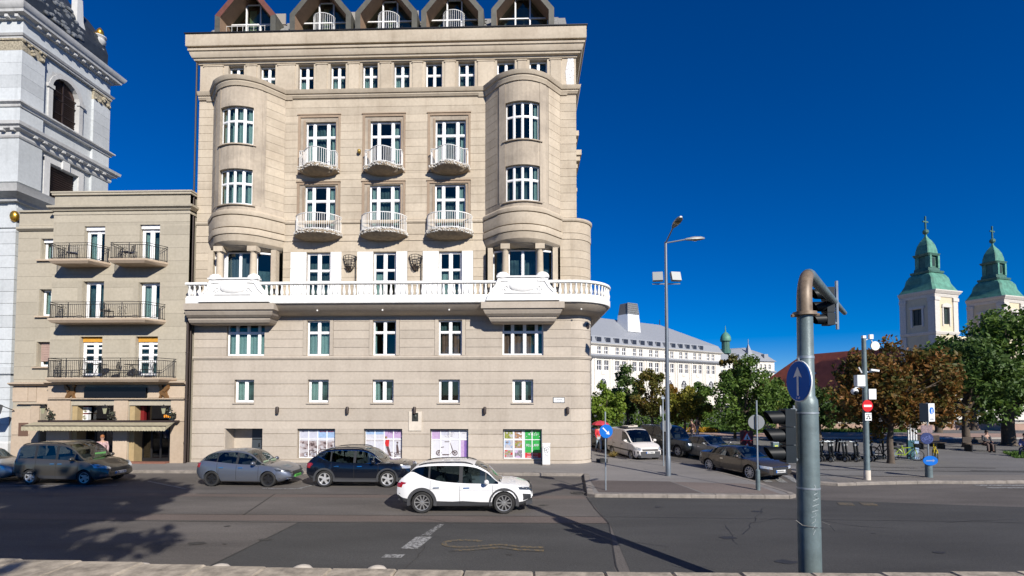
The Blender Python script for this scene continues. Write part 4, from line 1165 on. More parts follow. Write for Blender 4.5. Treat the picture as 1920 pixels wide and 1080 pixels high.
def halfell(a, b, n=16): return [(-a*math.cos(PI*i/n), -b*math.sin(PI*i/n)) for i in range(n+1)]
def ogee(a, b, n=18):
    out = [(-a, 0.0), (-a, -0.42)]
    for i in range(n+1):
        u = -1+2*i/n; out.append((u*(a-0.06), -0.46-(b-0.46)*max(0, math.cos(u*PI/2*1.35))**0.8 if abs(u) < 0.74 else -0.46))
    return out + [(a, -0.42), (a, 0.0)]
for i, (a, b) in enumerate(f3):
    c = (a+b)/2
    window(mbld, a, b, 12.95, 15.74, 0.16, [0.27, 0.73], [0.70], fw=0.05, mw=0.10, mull=[0.14, 0.14], name='balcony_door', curtain=[(.05, .22+.03*i, 0, .95, M['curtain']), (.76, .94, 0, .95, M['curtain'])])
    balcony_small(c, 12.95, halfell(1.33, 1.02), 0.92, '')
for i, (a, b) in enumerate(f4):
    c = (a+b)/2
    window(mbld, a, b, 16.66, 19.43, 0.16, [0.27, 0.73], [0.70], fw=0.05, mw=0.10, mull=[0.14, 0.14], name='balcony_door', curtain=[(.04, .24, 0, .7, M['curtain']), (.8, .95, 0, .95, M['curtain'])] if i != 1 else [(.74, .95, 0, .9, M['curtain'])])
    balcony_small(c, 16.66, ogee(1.08, 1.0), 0.9, '')
for (a, b) in topw:
    window(mbld, a, b, 21.28, 22.82, 0.24, 2, [0.57], fw=0.04, mw=0.08, mull=[0.11], curtain=[(.05, .4, 0, .5, M['curtain'])] if int(a*10) % 3 else None)

# ---------------------------------------------------------------- mansard roof and dormers
mb = MB()
dc = (-16.03, -11.7, -7.95, -4.2, -0.25)
gaps = [(XL+0.5, dc[0]-1.7)] + [(p+1.7, q-1.7) for p, q in zip(dc, dc[1:])] + [(dc[4]+1.7, XU-0.5)]
for g0, g1 in gaps: mb.quad((g0, -.3, 24.4), (g1, -.3, 24.4), (g1, 1.3, 26.2), (g0, 1.3, 26.2))
mb.quad((XL+0.5, 1.3, 26.2), (XU-0.9, 1.3, 26.2), (XU-2.4, 7.0, 27.6), (XL+0.5, 7.0, 27.6))
mb.quad((XU-0.3, -.3, 24.4), (XU-0.3, DEP, 24.4), (XU-0.9, DEP, 26.2), (XU-0.9, 1.3, 26.2))
mb.quad((XU-0.9, 1.3, 26.2), (XU-0.9, DEP, 26.2), (XU-2.4, DEP, 27.6), (XU-2.4, 7.0, 27.6))
mb.quad((XL+0.5, -.3, 24.4), (XL+0.5, DEP, 24.4), (XL+0.5, DEP, 27.6), (XL+0.5, 7.0, 27.6))
mb.quad((XL+0.5, 7, 27.6), (XU-2.4, 7, 27.6), (XU-2.4, DEP, 27.6), (XL+0.5, DEP, 27.6))
roof = mb.build('roof', M['roofslate'], mbld)
sl0 = None
for r in range(7):       # slate rows on the front slope
    z = 24.45 + 1.75*r/7; y = -.3 + 1.6*r/7
    mb = MB(); x = XL+0.5 + 0.15*(r % 2)
    while x < XU-0.95:
        xe = min(x+0.33, XU-0.9)
        if any(abs((x+xe)/2-q) < 1.68 for q in dc): x = xe; continue
        mb.add([(x+.006,y-.06,z),(xe-.006,y-.06,z),(xe-.006,y+.17,z+.262),(x+.006,y+.17,z+.262),(x+.006,y-.02,z-.01),(xe-.006,y-.02,z-.01)], [(0,1,2,3),(0,4,5,1)]); x = xe
    o = mb.build('slate_row', M['roofslate'], roof); o['kind'] = 'stuff'
def gable(w, zb, ze, za): return [(-w, zb), (w, zb), (w, ze), (0, za), (-w, ze)]
for i, c in enumerate((-16.03, -11.7, -7.95, -4.2, -0.25)):
    mat = M['dormer_red'] if i == 0 else M['dormer']
    W, t = 1.76, 0.30
    out = [(c-W, 24.42), (c-W, 25.5), (c, 27.6), (c+W, 25.5), (c+W, 24.42)]
    inn_ = [(c-W+t, 24.42), (c-W+t, 25.4), (c, 27.2), (c+W-t, 25.4), (c+W-t, 24.42)]
    mb = MB(); y0, y1 = -0.42, 3.6
    for a_, b_ in zip(range(4), range(1, 5)):
        mb.quad((out[a_][0],y0,out[a_][1]), (out[b_][0],y0,out[b_][1]), (inn_[b_][0],y0,inn_[b_][1]), (inn_[a_][0],y0,inn_[a_][1]), 1 if (i == 0 and a_ in (0, 3)) else 0)
        mb.quad((out[a_][0],y0,out[a_][1]), (out[b_][0],y0,out[b_][1]), (out[b_][0],y1,out[b_][1]), (out[a_][0],y1,out[a_][1]), 1 if (i == 0 and a_ in (0, 3)) else 0)
    dm = mb.build('dormer', [mat, M['dormer']], mbld)
    if i == 0: dm['label'] = 'dormer with red brown gable edges'
    mb = MB()
    for a_, b_ in zip(range(4), range(1, 5)):
        mb.quad((inn_[a_][0],y0+.002,inn_[a_][1]), (inn_[b_][0],y0+.002,inn_[b_][1]), (inn_[b_][0],0.8,inn_[b_][1]), (inn_[a_][0],0.8,inn_[a_][1]))
    mb.build('lining', M['dormer_in'], dm)
    # glazing: transom, two posts and slanted bars along the gable
    yf = 0.45
    fr = MB(); wi = W-t
    fr.box(c-wi, c+wi, yf, yf+.07, 24.44, 24.52); fr.box(c-wi, c+wi, yf-.004, yf+.074, 25.55, 25.61)
    for x in (-0.42, 0.42): fr.box(c+x-.04, c+x+.04, yf-.01, yf+.08, 24.525, 26.78)
    fr.box(c-0.36, c+0.36, yf, yf+.07, 26.72, 26.78)
    for s in (-1, 1):
        fr.box(c+s*wi-.04, c+s*wi-.002, yf-.006, yf+.076, 24.525, 25.54)
        fr.prism([(c+s*wi, 25.62), (c+s*(wi-.1), 25.62), (c+s*0.46, 26.64), (c+s*0.46, 26.72)], yf+.002, yf+.07)
    dw = fr.build('dormer_window', M['whitepvc'], dm)
    for x0, x1 in ((-wi+.05, -.48), (-.36, .36), (.48, wi-.05)): MB().box(c+x0, c+x1, yf+.03, yf+.036, 24.525, 25.495).build('pane', M['glass'], dw)
    MB().box(c-.355, c+.355, yf+.03, yf+.036, 25.565, 26.715).build('pane', M['glass'], dw)
    for s in (-1, 1): MB().prism([(c+s*(wi-.12), 25.57), (c+s*.465, 25.57), (c+s*.465, 26.63)], yf+.03, yf+.036).build('pane', M['glass'], dw)
    MB().box(c-wi, c+wi, yf+.9, yf+.95, 24.44, 26.9).build('room', M['room'], dm)
    if i in (0, 1, 2, 4):
        MB().box(c-0.34+0.1*i, c+0.08, yf+.2, yf+.22, 24.5, 26.55).build('curtain', plain('yellow_curtain', (0.35, 0.3, 0.16), 0.9, var=0.2), dw)
    if i in (1, 2, 3):
        rl = MB(); pl = [(c+0.62*math.sin(R(a_)), 0.2-0.5*math.cos(R(a_))) for a_ in range(-90, 91, 15)]
        for z in (24.5, 25.62): rl.tube([(x, y, z) for x, y in pl], 0.02, 5)
        for (x, y) in along(pl, 0.12, 0.02): rl.tube([(x, y, 24.46), (x, y, 25.62)], 0.011, 4)
        rl.build('railing', M['white'], dm)
    else:
        rl = MB()
        for z in (24.9, 25.3): rl.tube([(c-wi, .2, z), (c+wi, .2, z)], 0.018, 5)
        for k in range(10): rl.tube([(c-wi+2*wi*k/9, .2, 24.44), (c-wi+2*wi*k/9, .2, 25.3)], 0.01, 4)
        if i == 0: rl.build('railing', M['white'], dm)
# brown rain pipe on the left seam
mb = MB(); mb.tube([(-18.98, -0.1, 0.1), (-18.98, -0.1, 23.4)], 0.05, 8); mb.tube([(-17.95+4.3*3.66, -0.06, 13.9), (-17.95+4.3*3.66, -0.06, 20.6)], 0.03, 6)
mb.build('rain_pipe', M['brown_metal'], mbld, smooth=40)
mb = MB(); mb.lathe([(0.01, 0), (0.16, 0), (0.17, 0.03), (0.01, 0.04)], 16, (XR+CR*math.sin(R(52)), CR-CR*math.cos(R(52)), 7.75), M=Matrix.Rotation(R(52), 3, 'Z') @ Matrix.Rotation(R(90), 3, 'X'))
mb.build('wall_vent', M['brown_metal'], mbld)

# ---------------------------------------------------------------- things fixed to the front
wl0 = None
wlabels = ['dark wall light right of the entrance recess, leftmost of the row', 'dark wall light above the first cyclist window, second of the row', 'dark wall light directly above the pale memorial plaque', 'dark wall light between the scooter and the green shop windows', 'dark wall light under the street name plate near the round corner']
for lab, x in zip(wlabels, (-13.95, -10.0, -6.25, -2.35, 2.2)):
    if wl0 is None:
        wl0 = thing('wall_light', lab, 'wall light', (x, BY, 3.05), 0, 'wall lights along the ground floor')
        MB().box(-0.05, 0.05, -0.03, -0.001, -0.12, 0.12).build('mount', M['brown_metal'], wl0)
        MB().lathe([(0.03, -0.24), (0.085, -0.2), (0.09, 0.12), (0.07, 0.17), (0.02, 0.18)], 12, (0, -0.13, 0)).build('lamp_head', M['brown_metal'], wl0, smooth=40)
    else: dup(wl0, (x, BY, 3.05), 0, lab)
t = thing('memorial_plaque', 'pale stone memorial plaque with a dark bronze relief between two shop windows', 'plaque', (-6.22, BY, 2.43))
MB().box(-0.36, 0.36, -0.05, -0.001, -0.53, 0.53).build('stone_slab', M['palestone'], t)
rm = MB().box(-0.17, 0.17, -0.075, -0.051, 0.0, 0.46); rm.sphere((0, -0.075, 0.26), (0.09, 0.03, 0.12), 10); rm.build('relief', plain('dark_bronze', (0.04, 0.045, 0.04), 0.5, 0.4, var=0.3, scale=20), t, smooth=40)
t = thing('street_name_plate', 'small white street name plate with dark frame near the round corner', 'street sign', (1.73, BY, 3.6))
MB().box(-0.32, 0.32, -0.025, -0.001, -0.15, 0.15).build('frame', M['dark_metal'], t)
p = MB(); flat(p, -0.29, 0.29, -0.125, 0.125, -0.028, 0); rr = random.Random(4); glyphs(p, -0.2, 0.2, 0.0, 0.055, -0.031, 1, rr); glyphs(p, -0.12, 0.14, -0.08, 0.03, -0.031, 1, rr)
p.build('plate', [M['sign_white'], M['ink']], t, recalc=False)
for x, lab in ((-9.97, 'black wire basket on the wall between the left and middle loggia windows'), (-6.25, 'black wire basket on the wall between the middle and right loggia windows')):
    t = thing('wire_basket', lab, 'basket', (x, BY, 11.25), 0, 'wire baskets on the wall')
    mb = MB(); prof = [(0.38, 0.42), (0.36, 0.28), (0.33, 0.12), (0.28, -0.04), (0.21, -0.2), (0.12, -0.35), (0.02, -0.46)]
    for r, z in prof[:-1]: mb.tube([(r*math.cos(a), -0.02-r*0.75*abs(math.sin(a)), z-0.03*math.cos(2*a)) for a in [PI*k/10 for k in range(11)]], 0.017, 5)
    for k in range(7): mb.tube([(r*math.cos(PI*k/6), -0.02-r*0.75*math.sin(PI*k/6), z) for r, z in prof], 0.014, 5)
    mb.build('wire_frame', M['dark_metal'], t)
    mb = MB(); rr = random.Random(int(x*7))
    for k in range(26): 
        a = rr.uniform(0, PI); q = rr.uniform(0, 0.2); mb.tube([(q*math.cos(a), -.03-q*.7*math.sin(a), -.42), (q*1.5*math.cos(a+.6), -.03-q*math.sin(a), -.2+rr.uniform(0,.2))], 0.012, 4)
    mb.build('dry_twigs', plain('dry_twigs', (0.05, 0.035, 0.025), 0.9), t)
t = thing('yellow_lamp', 'small brass lamp on the wall left of the middle upper balcony', 'wall lamp', (-9.5, BY, 17.65))
MB().sphere((0, -0.12, 0), (0.11, 0.12, 0.13), 10).build('globe', plain('brass', (0.35, 0.24, 0.06), 0.4, 0.5), t, smooth=60); MB().tube([(0,-0.12,0),(0,0.0,-0.12)],0.025,6).build('bracket', M['brown_metal'], t)
t = thing('utility_cabinet', 'narrow white utility cabinet with black scribbles on the pavement by the green shop window', 'cabinet', (1.0, 27.35, PZ), 0)
MB().box(-0.21, 0.21, -0.17, 0.17, 0.0, 0.06).build('base', M['kerb'], t); MB().box(-0.20, 0.20, -0.16, 0.16, 0.06, 1.14).build('cabinet_body', M['sign_white'], t); MB().box(-0.22, 0.22, -0.18, 0.18, 1.14, 1.18).build('lid', M['sign_white'], t)
g = MB()
for (cx_, cz_, r_, a0, a1) in ((0, .82, .13, 0.2, 5.9), (-.05, .84, .05, 0, 6.2), (.07, .8, .06, 1, 5), (.02, .62, .08, 3, 6.2), (-.1, .98, .06, 2, 5), (.12, .97, .05, -1, 2.5)):
    pts_ = [(cx_+r_*math.cos(a0+(a1-a0)*k/12), -.163, cz_+1.2*r_*math.sin(a0+(a1-a0)*k/12)) for k in range(13)]; g.tube(pts_, 0.009, 4)
for k in range(5): g.tube([(-.12+.06*k, -.163, .42), (-.09+.06*k, -.163, .48+.02*(k % 2))], 0.008, 4)
g.build('scribble', M['ink'], t)
# ================================================================ LEFT APARTMENT HOUSE (local y=0 is its front at 27.6)
LY = 27.6
lb = thing('apartment_house', 'low greyish beige house with iron balconies and a ground floor cafe', 'building', (0, LY, 0))
A0, A1, A2 = -29.3, -26.85, -18.98
lops = [(-25.05,-23.85,11.3,13.42),(-21.85,-20.68,11.3,13.48),(-25.02,-23.82,8.1,10.28),(-21.8,-20.6,8.1,10.2),(-25.1,-23.82,4.95,7.15),(-21.9,-20.64,4.95,7.15),
        (-25.5,-23.05,0.12,3.3),(-22.2,-19.8,0.12,3.3)]
wops = [(-27.9,-26.86,11.65,12.85),(-27.9,-26.86,8.4,9.92),(-27.95,-26.88,5.5,6.9),(-27.66,-26.86,0.12,3.3)]
mb = MB(); wall_grid(mb, A1, A2, 0, 15.2, lops, 0.02, 0.45)
wall_grid(mb, A0, A1, 0, 14.4, wops, 0.42, 0.85)
mb.quad((A1,0.02,0),(A1,0.42,0),(A1,0.42,15.2),(A1,0.02,15.2)); mb.quad((A2,0.02,0),(A2,11,0),(A2,11,15.2),(A2,0.02,15.2)); mb.quad((A0,0.42,0),(A0,11,0),(A0,11,14.4),(A0,0.42,14.4))
mb.quad((A1,.45,14.4),(A1,11,14.4),(A1,11,15.2),(A1,.45,15.2)); mb.quad((A0,11,0),(A2,11,0),(A2,11,14.4),(A0,11,14.4))
mb.build('wall', M['stucco_left'], lb)
MB().box(A1+.02, A2-.02, .03, 11, 15.1, 15.19).box(A0+.02, A1-.02, .43, 11, 14.3, 14.39).build('roof', M['zinc'], lb)
mb = MB()
for z in (0.1, 4.5, 7.8, 11.1, 14.2): mb.box(A0+.1, A2-.1, .9, 10.9, z-.1, z)
mb.box(A0+.1, A2-.1, 4.0, 4.1, .1, 14); mb.build('room', M['room'], lb)
# thin plaster courses
def lcourse(z0, z1, x0, x1, ops_, yf):
    segs = []; course_boxes(segs, x0, x1, z0, z1, ops_, yf, yf+0.02, 0.005)
    for sg in segs: sg.build('plaster_course', M['stucco_left'], lb)
z = 4.75
while z < 14.2:
    lcourse(z, min(z+.74, 14.25), A1, A2, lops, 0.0); lcourse(z, min(z+.74, 13.7), A0, A1, wops, 0.4); z += .74
front = [(A1-.02, .4), (A1-.02, 0), (A2+.02, 0), (A2+.02, 2)]
wing = [(A0, .4), (A1, .4)]
def lm(name, prof, path=front, mat=None):
    m_ = MB(); m_.sweep(path, prof); m_.build(name, mat or M['stucco_left'], lb, smooth=25)
lm('cornice', [(-.02, 14.08), (.03, 14.08), (.03, 14.2), (-.02, 14.2)]); lm('cornice', [(-.02, 14.3), (.06, 14.3), (.10, 14.38), (.22, 14.45), (.24, 14.56), (-.02, 14.62)])
lm('coping', [(-.3, 15.2), (.08, 15.2), (.08, 15.3), (.12, 15.32), (.12, 15.4), (-.3, 15.45)])
lm('cornice', [(-.02, 13.3), (.06, 13.3), (.18, 13.4), (.18, 13.5), (-.02, 13.55)], wing); lm('coping', [(-.3, 14.4), (.08, 14.4), (.08, 14.5), (-.3, 14.55)], wing)
# windows and balcony doors
BL = lambda: plain('blind', (0.6, 0.6, 0.58), 0.8)
for i, (a, b, z0, z1) in enumerate(lops[:6]):
    box_h = 0.22 if i < 2 else 0.0
    if i in (4, 5): box_h = 0.3
    o = window(lb, a+.02, b-.02, z0, z1-box_h, 0.22, [0.58] if i not in (1,) else [0.5], [] if i < 4 else [0.42, 0.62, 0.82], fw=0.13, mw=0.1 if i < 4 else .06, mull=[0.2], name='balcony_door',
               curtain=[(.1, .5, 0, .9, M['curtain'])] if i in (0, 1, 3) else None)
    if box_h:
        MB().box(a+.03, b-.03, 0.1 if i < 2 else .16, .3, z1-box_h+.005, z1-.003).build('roller_box', M['whitepvc'] if i < 2 else M['yellow_blind'], o)
    if i >= 2:
        m_ = MB(); m_.box(a-.3, a-.02, -.03, .018, z0, z1+.05); m_.build('door_surround', M['stucco_left'], lb)
for i, (a, b, z0, z1) in enumerate(wops[:3]):
    o = window(lb, a+.02, b-.02, z0, z1, 0.62, [0.5], [], fw=0.09, mw=.1, mull=[0.16], curtain=[(.06, .5, 0, 1, M['curtain'])] if i < 2 else None)
    if i == 2: 
        m_ = MB()
        for k in range(11): m_.box(a+.06, b-.06, .56, .585, z0+.3+.1*k+.004, z0+.3+.1*(k+1)-.004)
        m_.build('roller_blind', M['roller'], o)
    if i == 0: MB().box(a+.03, b-.03, .5, .7, z1-.2, z1-.005).build('roller_box', M['whitepvc'], o)
    MB().box(a-.2, A1-.02, .26, .5, z0-.1, z0-.02).build('window_sill', M['travertine'], lb)
    m_ = MB(); m_.box(a-.14, a-.02, .36, .418, z0, z1+.12); m_.box(a-.02, A1-.02, .36, .418, z1+.003, z1+.12); m_.build('window_surround', M['stucco_left'], lb)
# balconies
def lbalc(x0, x1, zt, w0, w1, d=1.02, rh=0.88, label=None):
    m_ = MB()
    P0 = [(w0, 0), (x0, -d), (x1, -d), (w1, 0)]
    q = [(x+.12 if x < (x0+x1)/2 else x-.12, y*.9) for x, y in P0]
    m_.add([(x, y, zt) for x, y in P0] + [(x, y, zt-.1) for x, y in P0] + [(x, y, zt-.24) for x, y in q],
           [(0,1,2,3), (8,9,10,11)] + [(k, k+1, k+5, k+4) for k in range(3)] + [(k+4, k+5, k+9, k+8) for k in range(3)])
    sl = m_.build('balcony', M['travertine'], lb)
    ins = [(x+.06 if x < (x0+x1)/2 else x-.06, y+.06 if y < 0 else y) for x, y in P0]
    r_ = MB()
    for z_ in (zt+.06, zt+rh-.12, zt+rh): r_.tube([(x, y, z_) for x, y in ins], .018, 5)
    for (x, y) in along(ins, 1.0, 0.0): r_.tube([(x, y, zt), (x, y, zt+rh)], .02, 5)
    r_.build('handrail', M['dark_metal'], sl)
    s0 = None; k = 0
    for (x, y) in along(ins, .105, .05):
        k += 1
        if s0 is None: s0 = MB().tube([(0,0,zt+.06),(0,0,zt+rh-.12)], .009, 4).build('railing_bar', M['dark_metal'], sl, loc=(x,y,0))
        else: linked('railing_bar', s0, sl, (x, y, 0))
    sc = MB()
    cs = [x0+.75, (x0+x1)/2+1.4] if x1-x0 > 4 else [x0+.7 if x0 < -24 else x0+.75]
    for c in cs:
        for s in (-1, 1):
            for (dz, r0) in ((.2, .10), (.52, .12), (.36, .06)):
                sc.tube([(c+s*(.13+r0*(1-.06*t)*math.cos(t*.55)), -d+.045, zt+dz+r0*(1-.06*t)*math.sin(t*.55)) for t in range(14)], .011, 4)
    sc.build('scroll', M['dark_metal'], sl)
    return sl
lbalc(-26.1, -23.85, 11.3, -26.2, -23.45); lbalc(-22.75, -20.7, 11.3, -22.85, -20.15); lbalc(-26.05, -20.6, 8.05, -26.2, -20.2); lbalc(-26.05, -19.75, 4.82, -26.2, -19.5, rh=1.05)
for (x0, x1, y, z) in ((A0, A1, .4, 4.5), (A1, A2+.1, 0, 4.56)):
    m_ = MB(); m_.sweep([(x0, y), (x1, y)], [(-.02, z-.12), (.18, z-.1), (.34, z), (.34, z+.06), (-.02, z+.1)]); m_.build('string_course', M['travertine'], lb)
# balcony furniture
def chair(x, y, z, rz, lab, col):
    t = thing('chair', lab, 'chair', (x, LY+y, z), rz, 'chairs on the iron balconies')
    m_ = M['dark_metal']
    for sx, sy in ((-.2,-.2),(.2,-.2),(-.2,.2),(.2,.2)): MB().tube([(sx*1.1,sy*1.1,0),(sx,sy,.42)], .014, 5).build('leg', m_, t)
    MB().box(-.22,.22,-.22,.22,.42,.45).build('seat', col, t)
    b_ = MB(); b_.tube([(-.21,.2,.44),(-.2,.28,.88),(.2,.28,.88),(.21,.2,.44)], .016, 5)
    for k in range(4): b_.tube([(-.12+.08*k,.21,.46),(-.12+.08*k,.28,.87)], .01, 4)
    b_.build('backrest', m_, t); return t
navy = plain('navy_cushion', (0.03, 0.04, 0.09), 0.9)
chair(-25.2, -.55, 11.3, .6, 'dark chair on the top left iron balcony', navy); chair(-22.0, -.6, 11.3, -.5, 'dark chair on the top right iron balcony', navy)
chair(-23.1, -.6, 8.05, 1.2, 'dark chair on the middle iron balcony', M['dark_metal'])
for x, rz, lab in ((-24.2, 1.3, 'leftmost dark chair at the lowest iron balcony'), (-22.7, -1.2, 'second dark chair from the right on the lowest iron balcony'), (-20.8, -.3, 'rightmost dark chair on the lowest iron balcony')):
    chair(x, -.55, 4.82, rz, lab, M['dark_metal'])
def table(x, y, z, lab):
    t = thing('balcony_table', lab, 'table', (x, LY+y, z)); MB().lathe([(.34,.70),(.35,.71),(.35,.73),(.001,.74)], 16).build('table_top', M['dark_metal'], t)
    for k in range(3): MB().tube([(.3*math.cos(2.1*k),.3*math.sin(2.1*k),0),(.05*math.cos(2.1*k),.05*math.sin(2.1*k),.7)], .015, 5).build('leg', M['dark_metal'], t)
table(-23.4, -.6, 4.82, 'round dark table on the lowest iron balcony, left one'); table(-21.6, -.6, 4.82, 'round dark table on the lowest iron balcony, right one')
# ground floor: travertine slabs, cafe fronts
m_ = MB()
slabs = [(-29.3,-28.2,.1,1.6),(-29.3,-28.2,1.62,3.1),(-28.2,-27.68,.1,3.3),(-26.84,-25.52,2.42,3.62),(-26.84,-25.52,.1,2.4),(-23.03,-22.22,2.42,3.62),(-23.03,-22.22,.1,2.4),(-19.78,-19.0,2.42,3.62),(-19.78,-19.0,.1,2.4),(-26.84,-24.7,3.72,4.4),(-21.1,-19.0,3.72,4.4),(-29.3,-28.4,3.5,4.36),(-28.38,-27.9,3.5,4.36),(-27.88,-26.88,3.42,4.36)]
for (a, b, z0, z1) in slabs:
    y = .37 if b < -26.85 else -.04
    MB().box(a+.006, b-.006, y, y+.058, z0+.004, z1-.004).build('stone_panel', M['travertine'], lb)
MB().box(-28.95, A1, .22, .42, 3.36, 3.42).box(A1, A2, -.16, .02, 3.64, 3.70).build('ledge', M['travertine'], lb)
MB().box(-24.66, -21.14, -.14, -.045, 3.72, 4.3).build('sign_board', plain('black_sign_board', (0.006, 0.006, 0.008), 0.25), lb)
MB().box(-27.66, -26.86, 1.4, 1.45, .12, 3.3).build('house_door', M['brown_metal'], lb)
for (a, b) in ((-25.5, -23.05), (-22.2, -19.8)):
    fo = MB(); y = .7
    fo.box(a, b, y, y+.08, 2.3, 2.42); fo.box(a, b, y, y+.08, .12, .3); n = 4
    for k in range(n+1): xx = a+.3+(b-a-.3)*k/n; fo.box(xx-.05, xx+.05, y+.001, y+.079, .301, 2.299)
    sf = fo.build('shopfront', M['dark_metal'], lb)
    for k in range(n):
        xx = a+.3+(b-a-.3)*k/n; MB().box(xx+.055, xx+(b-a-.3)/n-.055, y+.03, y+.04, .31, 2.29).build('pane', M['glass_dark'], sf)
    MB().box(a+.02, b-.02, y+.03, y+.04, 2.43, 3.29).build('pane', M['glass_dark'], sf)
    MB().box(a-.0, a+.28, .1, .7, .12, 3.3).build('pilaster', plain('yellow_lit_stone', (0.36, 0.27, 0.14), 0.8, var=.1), lb)  # yellow light on the pilaster edge is put into its colour
    MB().box(a+.29, a+.5, .5, .69, 2.43, 3.28).build('red_panel', plain('dark_red_panel', (0.16, 0.01, 0.012), 0.4), lb)
    MB().box(a, b, -.35, .1, .0, .2).build('door_step', plain('red_granite', (0.22, 0.10, 0.07), 0.6, var=.2), lb)
    m_ = MB(); m_.box(a+.5, b-.2, 1.6, 1.65, .3, 1.9); m_.build('counter', plain('pinkish_interior', (0.3, 0.2, 0.2), 0.8, var=.3), lb)
MB().box(-28.86, -28.3, .35, .369, 1.55, 2.3).build('brown_panel', plain('brown_notice', (0.13, 0.075, 0.05), 0.6), lb)
mb = MB()
for x in (-24.95, -23.9, -22.9, -21.7): mb.cbox((x, -.55, 4.56), (.25, .08, .02))
mb.build('downlight', plain('balcony_spot', (0.8, 0.75, 0.65), 0.4), lb)
# awning
aw = thing('awning', 'cream cafe awning with scalloped valance over the two shopfronts', 'awning', (0, LY, 0))
a0, a1 = -27.3, -19.35
MB().box(a0+.2, a1+.1, -.3, -.05, 2.36, 2.48).build('cassette', M['brown_metal'], aw)
cream = plain('cream_canvas', (0.36, 0.32, 0.22), 0.9, var=.15, scale=3)
n = 54; m_ = MB()
for k in range(n):
    x0, x1 = a0+(a1-a0)*k/n, a0+(a1-a0)*(k+1)/n; o = .02*(k % 2)
    m_.quad((x0,-.3,2.37),(x1,-.3,2.37),(x1,-1.0,2.22),(x0,-1.0,2.22)); m_.quad((x0,-1.0-o,2.22),(x1,-1.0-.02+o,2.22),(x1,-1.02,1.98),(x0,-1.02,1.98))
    m_.add([(x0,-1.021,1.98),((x0+x1)/2,-1.021,1.94),(x1,-1.021,1.98)], [(0,1,2)])
m_.build('canvas', cream, aw); m_ = MB()
for x in (a0+.02, a1-.02): m_.add([(x,-.3,2.37),(x,-1.0,2.22),(x,-1.02,1.98)], [(0,1,2)])
m_.build('side_flap', cream, aw); MB().tube([(a0,-1.0,2.21),(a1,-1.0,2.21)], .03, 6).build('front_bar', M['brown_metal'], aw)
# lanterns, plants, air conditioners, griffins, small cafe sign
l0 = None
for x, lab in ((-26.75,'black wall lantern by the house door with a hanging plant'),(-23.25,'black wall lantern between the two cafe fronts'),(-19.95,'black wall lantern at the right end of the cafe front')):
    if l0 is None:
        l0 = thing('wall_lantern', lab, 'lantern', (x, LY, 3.0), 0, 'wall lanterns of the cafe')
        MB().tube([(0,-.04,.0),(0,-.3,.1),(0,-.36,.3),(0,-.36,.36)], .02, 5).build('bracket', M['dark_metal'], l0)
        MB().lathe([(.06,-.2),(.12,.1),(.13,.12)], 6, (0,-.36,.05)).build('lantern_glass', plain('lantern_glass', (0.3, 0.3, 0.2), 0.2), l0)
        MB().lathe([(.17,.17),(.1,.25),(.03,.32),(.001,.36)], 6, (0,-.36,.0)).build('lantern_cap', M['dark_metal'], l0)
    else: dup(l0, (x, LY, 3.0), 0, lab)
for x, z, lab in ((-26.45, 2.75, 'dark hanging plant beside the left wall lantern'), (-22.95, 2.75, 'dark hanging plant beside the middle wall lantern'), (-19.6, 2.8, 'dark hanging plant at the right end of the cafe front')):
    t = thing('hanging_plant', lab, 'plant', (x, LY, z), 0, 'hanging plants of the cafe'); m_ = MB(); rr = random.Random(int(x*9))
    for k in range(70):
        c = Vector((rr.gauss(0,.1), -.25+rr.gauss(0,.08), rr.gauss(0,.14))); d = Vector((rr.gauss(0,1),rr.gauss(0,1),rr.gauss(0,1))).normalized()*.06; e = d.orthogonal().normalized()*.04
        m_.add([c-d, c+e, c+d, c-e], [(0,1,2,3)])
    m_.build('foliage', plain('dark_leaves', (0.03, 0.035, 0.02), 0.7, var=.4), t)
    MB().lathe([(.06,-.12),(.1,.02)], 10, (0,-.25,0)).build('pot', M['brown_metal'], t)
for x, z, lab in ((-25.05,3.02,'square air conditioner in the left cafe front, upper of the pair'),(-25.08,2.62,'square air conditioner in the left cafe front, lower of the pair'),(-20.05,3.04,'square air conditioner in the right cafe front')):
    t = thing('air_conditioner', lab, 'air conditioner', (x, LY+.45, z), 0, 'air conditioners of the cafe')
    MB().box(-.16,.16,0,.2,-.16,.16).build('casing', M['sign_white'], t); m_ = MB()
    for k in range(5): m_.lathe([(.025*k+.01,0),(.025*k+.02,.008)], 16, (0,-.012,0), M=Matrix.Rotation(R(90),3,'X'), caps=False)
    m_.build('fan_grille', plain('olive_grille', (0.16, 0.15, 0.05), 0.5), t)
for x, lab, s in ((-20.15,'sunlit bronze winged griffin figure on the right of the sign board',1),(-25.45,'bronze winged griffin figure left of the sign board, half in balcony shade',-1)):
    t = thing('griffin', lab, 'statue', (x, LY-.1, 3.70), 0, 'griffins over the cafe')
    m_ = MB()
    body = [(-.26,.0),(-.12,.0),(-.1,.18),(.02,.12),(.1,.0),(.28,.0),(.26,.12),(.2,.2),(.16,.36),(.3,.55),(.32,.74),(.16,.62),(.02,.46),(-.04,.6),(-.1,.74),(-.22,.76),(-.3,.68),(-.22,.62),(-.2,.5),(-.24,.34),(-.18,.2)]
    m_.prism([(q[0]*s, q[1]) for q in body], -.06, .05); o = m_.build('body', M['bronze'], t)
    m_ = MB(); m_.prism([(q[0]*s, q[1]) for q in [(.0,.4),(.12,.34),(.3,.55),(.32,.78),(.18,.68),(.08,.58)]], -.11, -.061); m_.build('wing', M['bronze'], t)
t = thing('cafe_sign', 'small glowing orange cafe sign beside the right shopfront', 'sign', (-19.75, LY-.2, 2.72))
